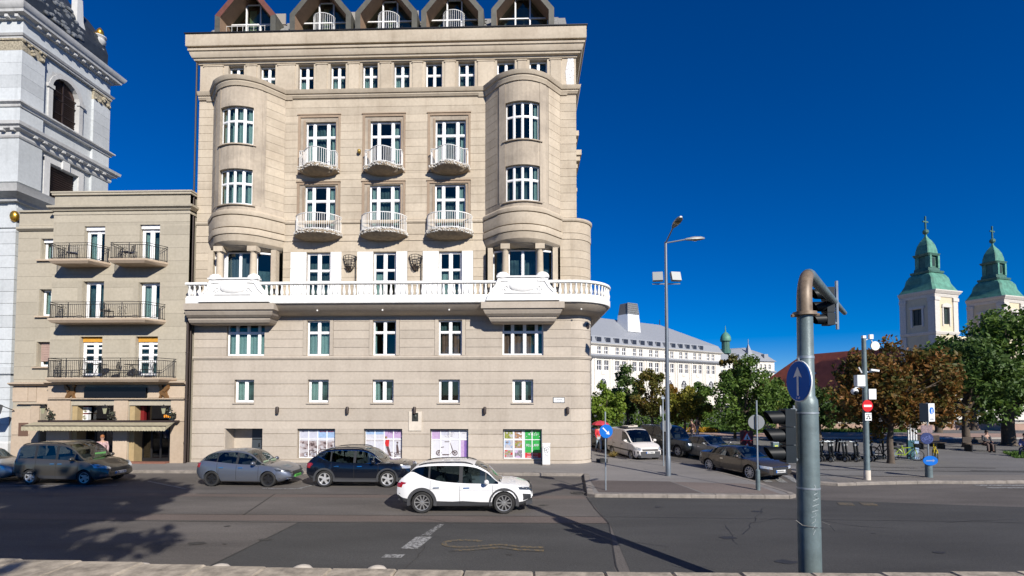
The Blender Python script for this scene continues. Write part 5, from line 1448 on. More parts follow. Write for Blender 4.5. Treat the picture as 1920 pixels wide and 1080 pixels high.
MB().box(-.3,.3,-.02,.18,-.12,.12).build('sign_box', M['dark_metal'], t); p = MB(); glyphs(p, -.26, .26, -.07, .14, -.03, 0, random.Random(21)); p.build('lettering', plain('orange_neon', (.6,.2,.01), .5, emit=((1,.35,.02),1.6)), t, recalc=False)
t = thing('downpipe', 'brown rain pipe in the seam between the two houses', 'pipe', (-18.88, LY-.1, 0)); MB().tube([(0,0,.1),(0,0,8.6)], .07, 8).build('pipe', M['brown_metal'], t, smooth=40)
m_ = MB(); 
for z_ in (1.2, 3.6, 6.2): m_.lathe([(.09,z_),(.09,z_+.06)], 10, caps=False)
m_.build('pipe_clamp', M['brown_metal'], t)
t = thing('flag', 'dark furled flag on a pole sticking out at the far left of the house', 'flag', (-29.1, LY+.3, 3.0)); MB().tube([(0,0,0),(-.3,-1.2,.6)], .025, 6).build('pole', M['dark_metal'], t)
m_ = MB(); m_.add([(-.1,-.5,.3),(-.32,-1.25,.62),(-.5,-1.2,.1),(-.42,-.95,-.35),(-.25,-.75,-.45),(-.12,-.6,-.15)], [(0,1,2,3,4,5)]); m_.build('cloth', plain('dark_grey_cloth', (0.06,0.065,0.07), .9), t)

# ================================================================ WHITE CHURCH AT THE FAR LEFT (local x=0 is its right side wall, y=0 its front)
ch = thing('white_church', 'white baroque church tower rising at the far left behind the low house', 'church', (-30.0, 28.5, 0))
W_, D_ = 9.0, 6.15
def side_grid(mb_, y0, y1, z0, z1, ops_, x):
    m2 = MB(); wall_grid(m2, y0, y1, z0, z1, ops_, 0, .5); m2.warp(lambda a, b, c: (x-b, a, c)); mb_.merge(m2)
sops = [(1.95, 3.85, 21.15, 24.36), (1.95, 3.95, 12.5, 18.45)]
m_ = MB(); side_grid(m_, 0, D_, 0, 26.2, sops, -.05); wall_grid(m_, -W_, 0, 0, 26.2, [], .05, .5); m_.quad((-W_,D_,0),(0,D_,0),(0,D_,26.2),(-W_,D_,26.2)); m_.quad((-W_,0.05,0),(-W_,D_,0),(-W_,D_,26.2),(-W_,.05,26.2))
# round head of the bell window: fill above the springing with an arch
n = 10; yc, rr_ = 2.9, .95
m_.build('wall', M['chwall'], ch)
m_ = MB()
for k in range(n):
    a0_, a1_ = PI*k/n, PI*(k+1)/n
    for (ra, xa, rb, xb) in ((.95,.03,1.18,.03),(1.18,.03,1.2,-.04),(.95,.03,.95,-.3),(1.2,.0,1.3,.0)):
        m_.quad((xa,yc-ra*math.cos(a0_),23.35+ra*math.sin(a0_)),(xa,yc-ra*math.cos(a1_),23.35+ra*math.sin(a1_)),(xb,yc-rb*math.cos(a1_),23.35+rb*math.sin(a1_)),(xb,yc-rb*math.cos(a0_),23.35+rb*math.sin(a0_)))
for k in range(n):
    a0_, a1_ = PI*k/n, PI*(k+1)/n
    m_.quad((-.048,yc-.95*math.cos(a0_),23.35+.95*math.sin(a0_)),(-.048,yc-.95*math.cos(a1_),23.35+.95*math.sin(a1_)),(-.048,yc-.95*math.cos(a1_),24.37),(-.048,yc-.95*math.cos(a0_),24.37))
for s in (-1, 1):
    m_.box(-.3, .05, yc+s*1.08-.14, yc+s*1.08+.14, 21.1, 23.2); m_.box(-.1, .12, yc+s*1.1-.22, yc+s*1.1+.22, 23.2, 23.42)
m_.build('window_surround', M['chtrim'], ch, smooth=30)
m_ = MB(); m_.box(-.34, -.3, yc-.95, yc+.95, 21.16, 23.36); m_.prism([(yc-.95*math.cos(PI*k/12), 23.36+.95*math.sin(PI*k/12)) for k in range(13)], -.34, -.3, ax='x')
bw = m_.build('bell_window', M['shutter_brown'], ch)
m_ = MB()
for k in range(22): m_.cbox((-.27, yc, 21.25+.13*k), (.06, 1.8 if k < 17 else 1.7-.22*(k-16), .05), M=Matrix.Rotation(R(30),3,'Y'))
m_.build('louvre', M['shutter_brown'], bw); m_ = MB(); m_.box(-.25,-.2,yc-.04,yc+.04,21.16,24.3)
for z_ in (22.0,22.9,23.4): m_.box(-.25,-.2,yc-.94,yc+.94,z_-.03,z_+.03)
m_.build('glazing_bar', M['brown_metal'], bw)
m_ = MB(); m_.box(-.4,-.36,1.95,3.95,12.5,18.45); lw = m_.build('louvre_window', M['shutter_brown'], ch); m_ = MB()
for k in range(40): m_.cbox((-.32, 2.95, 12.6+.145*k), (.08, 1.9, .05), M=Matrix.Rotation(R(30),3,'Y'))
m_.build('louvre', M['shutter_brown'], lw)
m_ = MB(); m_.box(-.3,.04,1.55,1.94,12,18.7); m_.box(-.3,.04,3.96,4.35,12,18.7); m_.box(-.3,.038,1.55,4.35,18.46,18.8); m_.box(-.1,.14,2.7,3.2,18.4,19.1); m_.build('window_surround', M['chtrim'], ch)
# pilasters with gilded capitals
def capital(x0, x1, y0, y1, z_):
    m2 = MB(); rr2 = random.Random(int(z_*10+y0*7+x0*3)); m2.box(x0, x1, y0, y1, z_+.6, z_+.7)
    for k in range(26):
        px, py = rr2.uniform(x0, x1), rr2.uniform(y0, y1)
        if rr2.random() < .5: px = x1 if x1 > 0 else px
        m2.sphere((px, py, z_+rr2.uniform(0,.58)), (rr2.uniform(.05,.12),)*3, 6)
    m2.box(x0+.06, x1-.05, y0+.06, y1-.06, z_, z_+.6); m2.build('capital', plain('gilded_stone', (0.33, 0.29, 0.21), 0.7, .05, var=.6, scale=9), ch)
for (x0, x1, y0, y1) in ((-1.35,.12,-.12,1.3),(-.2,.12,4.85,D_+.06),(-4.6,-3.0,-.1,.06)):
    z_ = 21.3
    while z_ < 24.3:
        MB().box(x0, x1, y0, y1, z_+.006, min(z_+.75,24.3)-.006).build('pilaster_stone', M['chwall'], ch); z_ += .75
    capital(x0-.03, x1+.06, y0-.06, y1+.05, 24.3)
    for z0, z1 in ((19.9,20.85),(16.4,19.0)): MB().box(x0, x1, y0, y1, z0, z1).build('pilaster', M['chwall'], ch)
    z_ = 0.1
    while z_ < 13.6:
        MB().box(x0, x1, y0, y1, z_+.01, min(z_+.7,13.6)-.01).build('pilaster_stone', M['chwall'], ch); z_ += .7
    MB().box(x0-.02, x1+.04, y0-.04, y1+.02, 13.65, 14.8).build('capital', M['chwall'], ch)
    MB().box(x0-.1, x1+.1, y0-.1, y1+.05, 5.1, 5.5).build('pedestal', M['chwall'], ch)
MB().sphere((.1,-.2,14.3), (.25,.2,.33), 12).build('rosette', M['gold'], ch, smooth=60)
for z0, z1 in ((20.0,20.84),(25.25,26.15),(19.0,19.05)): pass
cpath = [(-W_, -.02), (.02, -.02), (.02, D_+.02), (-W_, D_+.02)]
def cm(name, prof, mat='chtrim', path=cpath):
    m2 = MB(); m2.sweep(path, prof); m2.build(name, M[mat], ch, smooth=25)
cm('belt_course', [(-.1,20.86),(.16,20.86),(.2,20.95),(.2,21.0),(.34,21.08),(.34,21.16),(-.1,21.25)])
cm('belt_cornice', [(-.1,19.0),(.15,19.0),(.2,19.1),(.2,19.35),(.42,19.45),(.44,19.55),(.56,19.62),(.6,19.8),(-.1,19.92)])
cm('architrave', [(-.1,25.02),(.14,25.02),(.14,25.12),(.2,25.14),(.26,25.26),(-.1,25.3)])
cm('frieze', [(-.1,25.3),(.05,25.3),(.05,26.15),(-.1,26.15)], 'chwall')
cm('main_cornice', [(-.1,26.15),(.2,26.15),(.25,26.3),(.5,26.36),(.53,26.5),(.6,26.56),(.7,26.75),(.72,26.86),(-.1,27.0)])
cm('lower_cornice', [(-.1,15.2),(.2,15.2),(.25,15.35),(.7,15.6),(.8,15.9),(.85,16.0),(-.1,16.2)])
cm('plinth', [(-.1,0),(.25,0),(.25,1.1),(.15,1.2),(-.1,1.25)])
for (zc, o, st) in ((26.22, .3, .62), (19.4, .32, .62)):   # modillions
    s0 = None
    for (x, y) in along([(-W_, 0), (0, 0), (0, D_)], st, .3):
        side = y > 0.01
        q = MB().cbox((0,0,0), (.34 if side else .2, .2 if side else .34, .17))
        if side: q.build('modillion', M['chtrim'], ch, loc=(o-.05, y, zc))
        else: q.build('modillion', M['chtrim'], ch, loc=(x, -o+.05, zc))
# attic: dark curved cap with relief, volute wall and urn
m_ = MB(); base_ = [(-W_+.3,.3),(-.35,.3),(-.35,D_-.4),(-W_+.3,D_-.4)]
secs = [(26.95,-.3),(28.2,-.32),(29.2,-.1),(30.2,.5),(30.9,1.2),(32,1.7),(34,1.8)]
for (za, ia), (zb, ib) in zip(secs, secs[1:]):
    A = [(-W_+.3+ia,.3+ia,za),(-.35-ia,.3+ia,za),(-.35-ia,D_-.4-ia,za),(-W_+.3+ia,D_-.4-ia,za)]; B = [(-W_+.3+ib,.3+ib,zb),(-.35-ib,.3+ib,zb),(-.35-ib,D_-.4-ib,zb),(-W_+.3+ib,D_-.4-ib,zb)]
    for k in range(4): m_.quad(A[k], A[(k+1)%4], B[(k+1)%4], B[k])
m_.build('cap_roof', M['blueglass'], ch)
m_ = MB(); rr_ = random.Random(6)
for k in range(60):
    t_ = rr_.random(); z_ = 28.2+1.8*t_; m_.sphere((.02-.3*t_, .8+3.2*rr_.random(), z_-.6), (.1,rr_.uniform(.1,.3),rr_.uniform(.06,.16)), 6)
m_.build('relief', plain('slate_relief', (0.16,0.17,0.18), .5, var=.3), ch)
m_ = MB(); m_.prism([(D_-.2,27),(D_-.2,28.3),(D_-.7,28.3),(D_-1.2,27.9),(D_-1.6,28.1),(D_-2.0,29.2),(D_-2.1,30.6),(D_-2.5,30.6),(D_-2.5,27)], -.55, -.15, ax='x'); m_.build('volute', M['chtrim'], ch)
m_ = MB(); m_.lathe([(.28,28.3),(.3,28.4),(.14,28.5),(.12,28.6),(.34,28.8),(.38,29.0),(.3,29.1),(.34,29.2),(.4,29.25),(.4,29.32),(.2,29.4)], 14, (-.35,D_-.45,0)); m_.build('urn', M['chtrim'], ch, smooth=40)
m_ = MB(); m_.lathe([(.16,29.4),(.24,29.55),(.2,29.75),(.1,29.9),(.001,30.0)], 10, (-.35,D_-.45,0)); m_.build('flame', M['gold'], ch, smooth=40)
MB().box(-2.4,-1.7,D_-2.6,D_-1.7,30.3,31.0).build('cap_cornice', M['blueglass'], ch)

# ================================================================ UNIVERSITY BUILDING BEHIND THE SQUARE
UX, UYY, UA = 17.2, 130.0, math.atan2(32.0, 43.9)
LEN = 54.3
ub = thing('long_public_building', 'long cream building with grey roof, arched windows and roof chimney beyond the trees', 'building', (UX, UYY, 0), UA)
wn_ = plain('far_window_glass', (0.03, 0.035, 0.05), 0.3, spec=.3); wf_ = M['whitepvc']
uops = []; period = 6.6; X0 = -14
bays_ = [k*period+2.9 for k in range(-2, 8)]
for c in bays_:
    for s in (-1, 1): uops += [(c+s*1.3-.8, c+s*1.3+.8, 10.2, 12.8), (c+s*1.25-.7, c+s*1.25+.7, 14.45, 16.35)]
    uops.append((c-1.3, c+1.3, 3.6, 7.0))
m_ = MB(); wall_grid(m_, X0, LEN, 0, 16.7, uops, 0, .5); m_.quad((LEN,0,0),(LEN,18,0),(LEN,18,16.7),(LEN,0,16.7)); m_.quad((X0,18,0),(LEN,18,0),(LEN,18,16.7),(X0,18,16.7)); m_.build('wall', M['uniwall'], ub)
MB().box(X0, LEN-.1, 1.4, 1.5, 0, 16.6).build('room', M['room'], ub)
proto = {}
def farwin(key, w_, h_, cx_, z0, cols, rows, kind=None):
    if key not in proto:
        f = MB(); t_ = .085
        for k in range(cols+1): xx = -w_/2+w_*k/cols; f.box(xx-(t_ if k else 0), xx+(t_ if k < cols else 0), .18, .28, 0, h_)
        for k in range(rows+1): zz = h_*k/rows; f.box(-w_/2+.01, w_/2-.01, .19, .27, max(0,zz-.08), min(h_,zz+.08))
        o = f.build('window', wf_, ub); p = MB().box(-w_/2+.02, w_/2-.02, .29, .31, .02, h_-.02).build('pane', wn_, o); proto[key] = (o, p)
        o.location = (cx_, 0, z0); return o
    o = linked('window', proto[key][0], ub, (cx_, 0, z0)); linked('pane', proto[key][1], o); return o
for c in bays_:
    for s in (-1, 1):
        farwin('a', 1.6, 2.6, c+s*1.3, 10.2, 2, 2); farwin('b', 1.4, 1.9, c+s*1.25, 14.45, 2, 2)
    # arched window: rectangle plus round head
    o = farwin('c', 2.6, 3.4, c, 3.6, 4, 3)
    if 'arch' not in proto:
        h = MB(); k_ = 12
        for k in range(k_):
            a_, b_ = PI*k/k_, PI*(k+1)/k_
            h.quad((1.3*math.cos(a_),-.02,7+1.3*math.sin(a_)),(1.3*math.cos(b_),-.02,7+1.3*math.sin(b_)),(1.1*math.cos(b_),-.03,7+1.1*math.sin(b_)),(1.1*math.cos(a_),-.03,7+1.1*math.sin(a_)))
        for an in (0.8, 1.57, 2.35): h.cbox((.55*math.cos(an),-.03,7+.55*math.sin(an)), (1.1,.03,.1), M=Matrix.Rotation(-an,3,'Y'))
        o1 = h.build('arch_frame', wf_, ub); o2 = MB().prism([(1.1*math.cos(PI*k/12), 7+1.1*math.sin(PI*k/12)) for k in range(13)], -.02, -.01).build('arch_pane', wn_, ub); proto['arch'] = (o1, o2); o1.location = (c,0,0); o2.location = (c,0,0)
    else: linked('arch_frame', proto['arch'][0], ub, (c,0,0)); linked('arch_pane', proto['arch'][1], ub, (c,0,0))
    MB().box(c-.6, c+.6, -.12, -.005, 9.2, 9.9).build('stone_ornament', M['uniwall'], ub)
    for s in (-1, 1): MB().box(c+s*2.75-.3, c+s*2.75+.3, -.14, -.005, 0.5, 13.2).build('pilaster', M['uniwall'], ub)
def um(name, prof, mat):
    m2 = MB(); m2.sweep([(X0,0),(LEN,0),(LEN,18)], prof); m2.build(name, mat, ub)
um('cornice', [(-.1,13.3),(.3,13.3),(.7,13.7),(.8,13.9),(.3,14.35),(-.1,14.35)], M['zinc']); um('eave_cornice', [(-.1,16.6),(.2,16.6),(.6,16.9),(.7,17.1),(-.1,17.1)], M['uniwall'])
m_ = MB()
def hip(m2, z0, z1, o0, o1, rdepth):
    A = [(X0,-o0,z0),(LEN+o0,-o0,z0),(LEN+o0,18,z0)]; B = [(X0,o1,z1),(LEN-o1,o1,z1),(LEN-o1,18-o1*0,z1)]
    m2.quad(A[0],A[1],B[1],B[0]); m2.quad(A[1],A[2],B[2],B[1])
hip(m_, 17.1, 19.2, .55, .5, 0)
m_.quad((X0,.5,19.2),(LEN-.5,.5,19.2),(LEN-18,9,25.6),(X0,9,25.6)); m_.add([(LEN-.5,.5,19.2),(LEN-.5,18,19.2),(LEN-18,9,25.6)], [(0,1,2)]); m_.quad((X0,18,19.2),(LEN-.5,18,19.2),(LEN-18,9,25.6),(X0,9,25.6))
rf = m_.build('roof', M['zinc'], ub)
for k, c in enumerate([X0+2.0+3.3*k for k in range(18)]):
    if 'd' not in proto: proto['d'] = (MB().box(-.9,.9,-.35,.4,17.5,18.8).build('dormer', M['zinc'], rf, loc=(c,0,0)), MB().box(-.8,.8,-.4,-.36,17.55,18.72).build('pane', wn_, rf, loc=(c,0,0)))
    else: linked('dormer', proto['d'][0], rf, (c,0,0)); linked('pane', proto['d'][1], rf, (c,0,0))
m_ = MB()
cz = [(22.2,2.6,1.6),(26.0,2.2,1.4)]
def frus(m2, cx_, cy_, a, b):
    (za,wa,da),(zb,wb,db) = a, b
    A = [(cx_-wa,cy_-da,za),(cx_+wa,cy_-da,za),(cx_+wa,cy_+da,za),(cx_-wa,cy_+da,za)]; B = [(cx_-wb,cy_-db,zb),(cx_+wb,cy_-db,zb),(cx_+wb,cy_+db,zb),(cx_-wb,cy_+db,zb)]
    for k in range(4): m2.quad(A[k],A[(k+1)%4],B[(k+1)%4],B[k])
    m2.quad(*B); m2.quad(*A)
frus(m_, 18.6, 5.6, (21.6,2.6,2.2), (26.6,2.3,1.9)); cmn = m_.build('chimney', M['sign_white'], rf)
m_ = MB(); frus(m_, 18.6, 5.6, (26.62,2.25,1.85), (29.8,1.85,1.5)); m_.build('chimney_core', plain('stone_grey_core', (.16,.155,.15), .8), rf)
m_ = MB()
for k in range(9):
    f_ = k/8; m_.tube([(18.6-2.3+4.6*f_,3.68,26.6),(18.6-1.9+3.8*f_,4.05,29.9)], .11, 4)
for k in range(6): z_ = 26.7+.62*k; w_ = 2.3-.085*k; m_.tube([(18.6-w_,5.6-1.95+.07*k,z_),(18.6+w_,5.6-1.95+.07*k,z_)], .1, 4)
m_.build('chimney_cage', M['sign_back'], rf)
m_ = MB(); m_.tube([(LEN-18,9,25.6),(LEN-18,9,27.2)], .12, 5); m_.build('roof_spike', M['dark_metal'], rf)
# building behind it with a small green dome
rb = thing('rear_public_building', 'farther cream building with grey mansard roof and small green dome', 'building', (74, 196, 0), R(20))
m_ = MB(); rops = [(2.2*k+1.0, 2.2*k+2.1, z0, z1) for k in range(11) for z0, z1 in ((14.0,15.8),(9.6,12.0))]
wall_grid(m_, -2, 26, 0, 17, rops, 0, .6); m_.quad((26,0,0),(26,14,0),(26,14,17),(26,0,17)); m_.build('wall', M['uniwall'], rb)
MB().box(-2,25.9,1.5,1.6,0,16.9).build('room', M['room'], rb)
w0 = None
for (a,b,z0,z1) in rops:
    f = MB().box(a,b,.3,.4,z0,z1); 
    if w0 is None or True:
        o = MB().box(a+.45,a+.65,.22,.3,z0,z1).box(a,b,.23,.3,z0+1.1,z0+1.25).build('window', wf_, rb); f.build('pane', wn_, o)
m_ = MB(); m_.quad((-2,-.6,17),(26.6,-.6,17),(24,2.4,20),(-2,2.4,20)); m_.quad((26.6,-.6,17),(26.6,14,17),(24,12,20),(24,2.4,20)); m_.quad((-2,2.4,20),(24,2.4,20),(18,7,23),(-2,7,21.5)); m_.quad((24,2.4,20),(24,12,20),(18,7,23),(18,7,23)); m_.build('roof', M['zinc'], rb)
m_ = MB(); m_.sweep([(-2,0),(26,0),(26,14)], [(0,12.6),(.5,12.7),(.5,13.3),(0,13.4)]); m_.build('cornice', M['zinc'], rb)
m_ = MB(); frus(m_, 16, 3, (19.6,1.2,1.2), (24,.1,.1)); m_.tube([(16,3,24),(16,3,26)], .12, 4); m_.build('roof_turret', M['zinc'], rb)
m_ = MB(); m_.box(21.5,23.5,.5,2,18,20); m_.box(9,10.5,.2,2,17.6,19.6); m_.build('dormer', M['zinc'], rb)
cx_, cy_ = 5.0, 3.0
m_ = MB(); m_.lathe([(1.9,20),(1.9,21.4),(1.5,21.5),(1.5,24.6),(1.95,24.7),(2.0,25.0)], 10, (cx_,cy_,0)); m_.build('dome_drum', M['copper_dark'], rb)
m_ = MB(); m_.lathe([(2.0,25.0),(2.05,25.6),(1.85,26.6),(1.35,27.5),(.6,28.2),(.25,28.5),(.2,29.2),(.08,30.8),(.001,31)], 14, (cx_,cy_,0)); m_.build('dome', M['copper'], rb, smooth=40)

# ================================================================ TWIN TOWER CHURCH ON THE RIGHT
tc_ = thing('twin_tower_church', 'pale yellow baroque church with two green copper spires and long red roof', 'church', (88.3, 112, 0), R(20.4))
def tower(ox, oy, TW=7.2, TD=7.2):
    g = MB(); fops = [(TW/2-.95, TW/2+.95, 19.3, 22.9)]
    wall_grid(g, 0, TW, 0, 26.4, fops, 0, .6); g2 = MB(); wall_grid(g2, 0, TD, 0, 26.4, [(TD/2-.95, TD/2+.95, 19.3, 22.9)], 0, .6); g2.warp(lambda a,b,c: (b, TD-a, c)); g.merge(g2)
    g.quad((TW,0,0),(TW,TD,0),(TW,TD,26.4),(TW,0,26.4)); g.quad((0,TD,0),(TW,TD,0),(TW,TD,26.4),(0,TD,26.4))
    g.warp(lambda a,b,c: (a+ox, b+oy, c)); o = g.build('tower', M['towerwall'], tc_)
    def sub(m2, name, mat, **kw): m2.warp(lambda a,b,c: (a+ox,b+oy,c)); return m2.build(name, mat, o, **kw)
    for z0, z1, d in ((17.0,17.7,.3),(25.2,25.9,.25),(25.9,26.7,.75),(23.6,24.1,.15)):
        if z0 == 23.6: continue
        m2 = MB(); m2.sweep([(0,TD),(0,0),(TW,0),(TW,TD)], [(-.05,z0),(d*.5,z0+.02),(d,z1-.2),(d,z1),(-.05,z1)]); sub(m2, 'cornice', M['towertrim'])
    for (x0,x1,y0,y1) in ((-.18,1.3,-.18,.02),(TW-1.4,TW+.1,-.18,.02),(-.18,.02,.05,1.3),(-.18,.02,TD-1.3,TD)):
        m2 = MB(); m2.box(x0,x1,y0,y1,17.7,25.2); sub(m2, 'pilaster', M['towertrim']); m2 = MB(); m2.box(x0-.15,x1+.15,y0-.15,y1+.02,24.4,25.15); sub(m2, 'capital', M['towertrim'])
        m2 = MB(); m2.box(x0,x1,y0,y1,6,16.9); sub(m2, 'pilaster', M['towertrim'])
    m2 = MB(); a = TW/2; m2.box(a-1.35,a-.97,-.14,.02,18.9,23.0); m2.box(a+.97,a+1.35,-.14,.02,18.9,23.0); m2.prism([(a-1.6,23.0),(a+1.6,23.0),(a+1.4,23.6),(a,24.0),(a-1.4,23.6)],-.25,.02); sub(m2,'window_surround',M['towertrim'])
    m2 = MB(); a = TD/2; m2.box(-.14,.02,a-1.35,a-.97,18.9,23.0); m2.box(-.14,.02,a+.97,a+1.35,18.9,23.0); m2.box(-.25,.02,a-1.6,a+1.6,23.0,23.5); sub(m2,'window_surround',M['towertrim'])
    lv = plain('green_black_louvre', (0.02,0.035,0.03), .5)
    m2 = MB(); m2.box(TW/2-.95,TW/2+.95,.3,.35,19.3,22.9); m2.box(TW/2-.08,TW/2+.08,.22,.3,19.3,22.9)
    for k in range(5): m2.box(TW/2-.9,TW/2+.9,.23,.3,19.4+.7*k,19.5+.7*k)
    sub(m2,'belfry_window',lv); m2 = MB(); m2.box(.3,.35,TD/2-.95,TD/2+.95,19.3,22.9); m2.box(.22,.3,TD/2-.08,TD/2+.08,19.3,22.9)
    for k in range(5): m2.box(.23,.3,TD/2-.9,TD/2+.9,19.4+.7*k,19.5+.7*k)
    sub(m2,'belfry_window',lv)
    # stepped copper spire
    cx2, cy2 = TW/2, TD/2
    m2 = MB(); secs = [(26.7,1.12),(27.5,1.0),(28.6,.86),(29.8,.80),(30.6,.72),(31.0,.60),(31.1,.60)]
    def ringz(z,k,kd=None):
        hx, hy = TW/2*k, TD/2*k*(.92 if z > 30 else 1); 
        c_ = .12*hx
        return [(cx2-hx+c_,cy2-hy,z),(cx2+hx-c_,cy2-hy,z),(cx2+hx,cy2-hy+c_,z),(cx2+hx,cy2+hy-c_,z),(cx2+hx-c_,cy2+hy,z),(cx2-hx+c_,cy2+hy,z),(cx2-hx,cy2+hy-c_,z),(cx2-hx,cy2-hy+c_,z)]
    def stack(m3, ss):
        for (za,ka),(zb,kb) in zip(ss, ss[1:]):
            A, B = ringz(za,ka), ringz(zb,kb)
            for k in range(8): m3.quad(A[k],A[(k+1)%8],B[(k+1)%8],B[k])
        m3.add(ringz(*ss[-1]), [tuple(range(8))])
    stack(m2, secs); sub(m2, 'spire_base', M['copper'])
    m2 = MB(); stack(m2, [(31.05,.66),(31.5,.68),(31.6,.52),(32.3,.50)]); sub(m2, 'spire_ledge', M['copper_dark'])
    m2 = MB(); stack(m2, [(32.25,.40),(35.1,.38)]); sub(m2, 'lantern', M['copper_dark'])
    m2 = MB()
    for sx in (-1,1):
        m2.box(cx2+sx*TW/2*.36-.3,cx2+sx*TW/2*.36+.3,cy2-TD/2*.39-.35,cy2-TD/2*.39,32.2,35); m2.box(cx2-TW/2*.42,cx2-TW/2*.38,cy2+sx*TD/2*.3-.4,cy2+sx*TD/2*.3+.4,32.2,35)
    sub(m2, 'lantern_pier', M['copper'])
    m2 = MB(); m2.box(cx2-.5,cx2+.5,cy2-TD/2*.38-.03,cy2-TD/2*.37,32.8,34.6); sub(m2,'lantern_opening',lv)
    m2 = MB(); stack(m2, [(35.0,.50),(35.5,.56),(35.6,.46)]); sub(m2,'spire_cornice',M['copper_dark'])
    m2 = MB(); stack(m2, [(35.6,.45),(36.4,.43),(37.6,.36),(38.6,.24),(39.3,.12),(39.8,.05),(40.3,.04)]); sub(m2,'spire_top',M['copper'])
    m2 = MB(); m2.sphere((cx2,cy2,40.8),.62,10); m2.box(cx2-.12,cx2+.12,cy2-.12,cy2+.12,41.2,44.4); m2.box(cx2-.85,cx2+.85,cy2-.1,cy2+.1,43.0,43.28); sub(m2,'cross',M['copper_dark'])
    for k in range(8):
        hx = TW/2; m2 = MB(); sx = (-1,1,-1,1)[k%4]; z_ = (28.9,30.9)[k//4]; kk=(.86,.7)[k//4]
    return o
tower(0, 0); tower(22.6, -.5)
m_ = MB(); m_.quad((5,7,15.4),(5,38,15.4),(-.9,52,4.9),(-.9,7.8,4.9)); m_.quad((5,7,15.4),(5,38,15.4),(25,38,15.4),(25,7,15.4)); m_.quad((-.9,52,4.9),(5,38,15.4),(25,38,15.4),(31,52,4.9)); m_.quad((25,7,15.4),(25,38,15.4),(31,52,4.9),(31,7,4.9)); m_.build('nave_roof', M['redtile'], tc_)
m_ = MB(); m_.box(.2,30,8,45.5,0,5.6); m_.build('nave_wall', M['towerwall'], tc_)
m_ = MB(); m_.box(7.8,22.6,1,8,0,17); m_.build('front_gable', M['towerwall'], tc_)
for y in (20, 31): MB().sphere((1.6,y,9.7),.3,8).build('roof_vent', M['sign_white'], tc_)
# low pale buildings closing the square at the far right
t = thing('low_pale_building', 'low pale beige building seen between the tree trunks at the far right', 'building', (64, 78, 0))
m_ = MB(); wo_ = [(2.5+5*k,4.5+5*k,.8,3.4) for k in range(9)]; wall_grid(m_, 0, 50, 0, 5.5, wo_, 0, .5); m_.box(0,50,10,10.5,0,5.5); m_.quad((0,0,0),(0,10,0),(0,10,5.5),(0,0,5.5)); m_.build('wall', M['uniwall'], t)
MB().box(-.4,50.4,-.4,11,5.5,6.0).build('roof', M['redtile'], t)
for (a,b,z0,z1) in wo_: MB().box(a,b,.3,.35,z0,z1).build('window', wn_, t)
# ================================================================ VEHICLES
def interp(pts, x):
    """smooth (monotone cubic) curve through control points"""
    if x <= pts[0][0]: return pts[0][1]
    if x >= pts[-1][0]: return pts[-1][1]
    for i in range(len(pts)-1):
        if pts[i][0] <= x <= pts[i+1][0]: break
    (x0, y0), (x1, y1) = pts[i], pts[i+1]
    h = x1-x0; d = (y1-y0)/h
    def slope(j):
        if j <= 0 or j >= len(pts)-1:
            k = 0 if j <= 0 else len(pts)-2
            return (pts[k+1][1]-pts[k][1])/(pts[k+1][0]-pts[k][0])
        a = (pts[j][1]-pts[j-1][1])/(pts[j][0]-pts[j-1][0]); b = (pts[j+1][1]-pts[j][1])/(pts[j+1][0]-pts[j][0])
        return 0 if a*b <= 0 else 2*a*b/(a+b)
    m0, m1 = slope(i), slope(i+1)
    t = (x-x0)/h
    return (2*t**3-3*t**2+1)*y0 + (t**3-2*t**2+t)*h*m0 + (-2*t**3+3*t**2)*y1 + (t**3-t**2)*h*m1

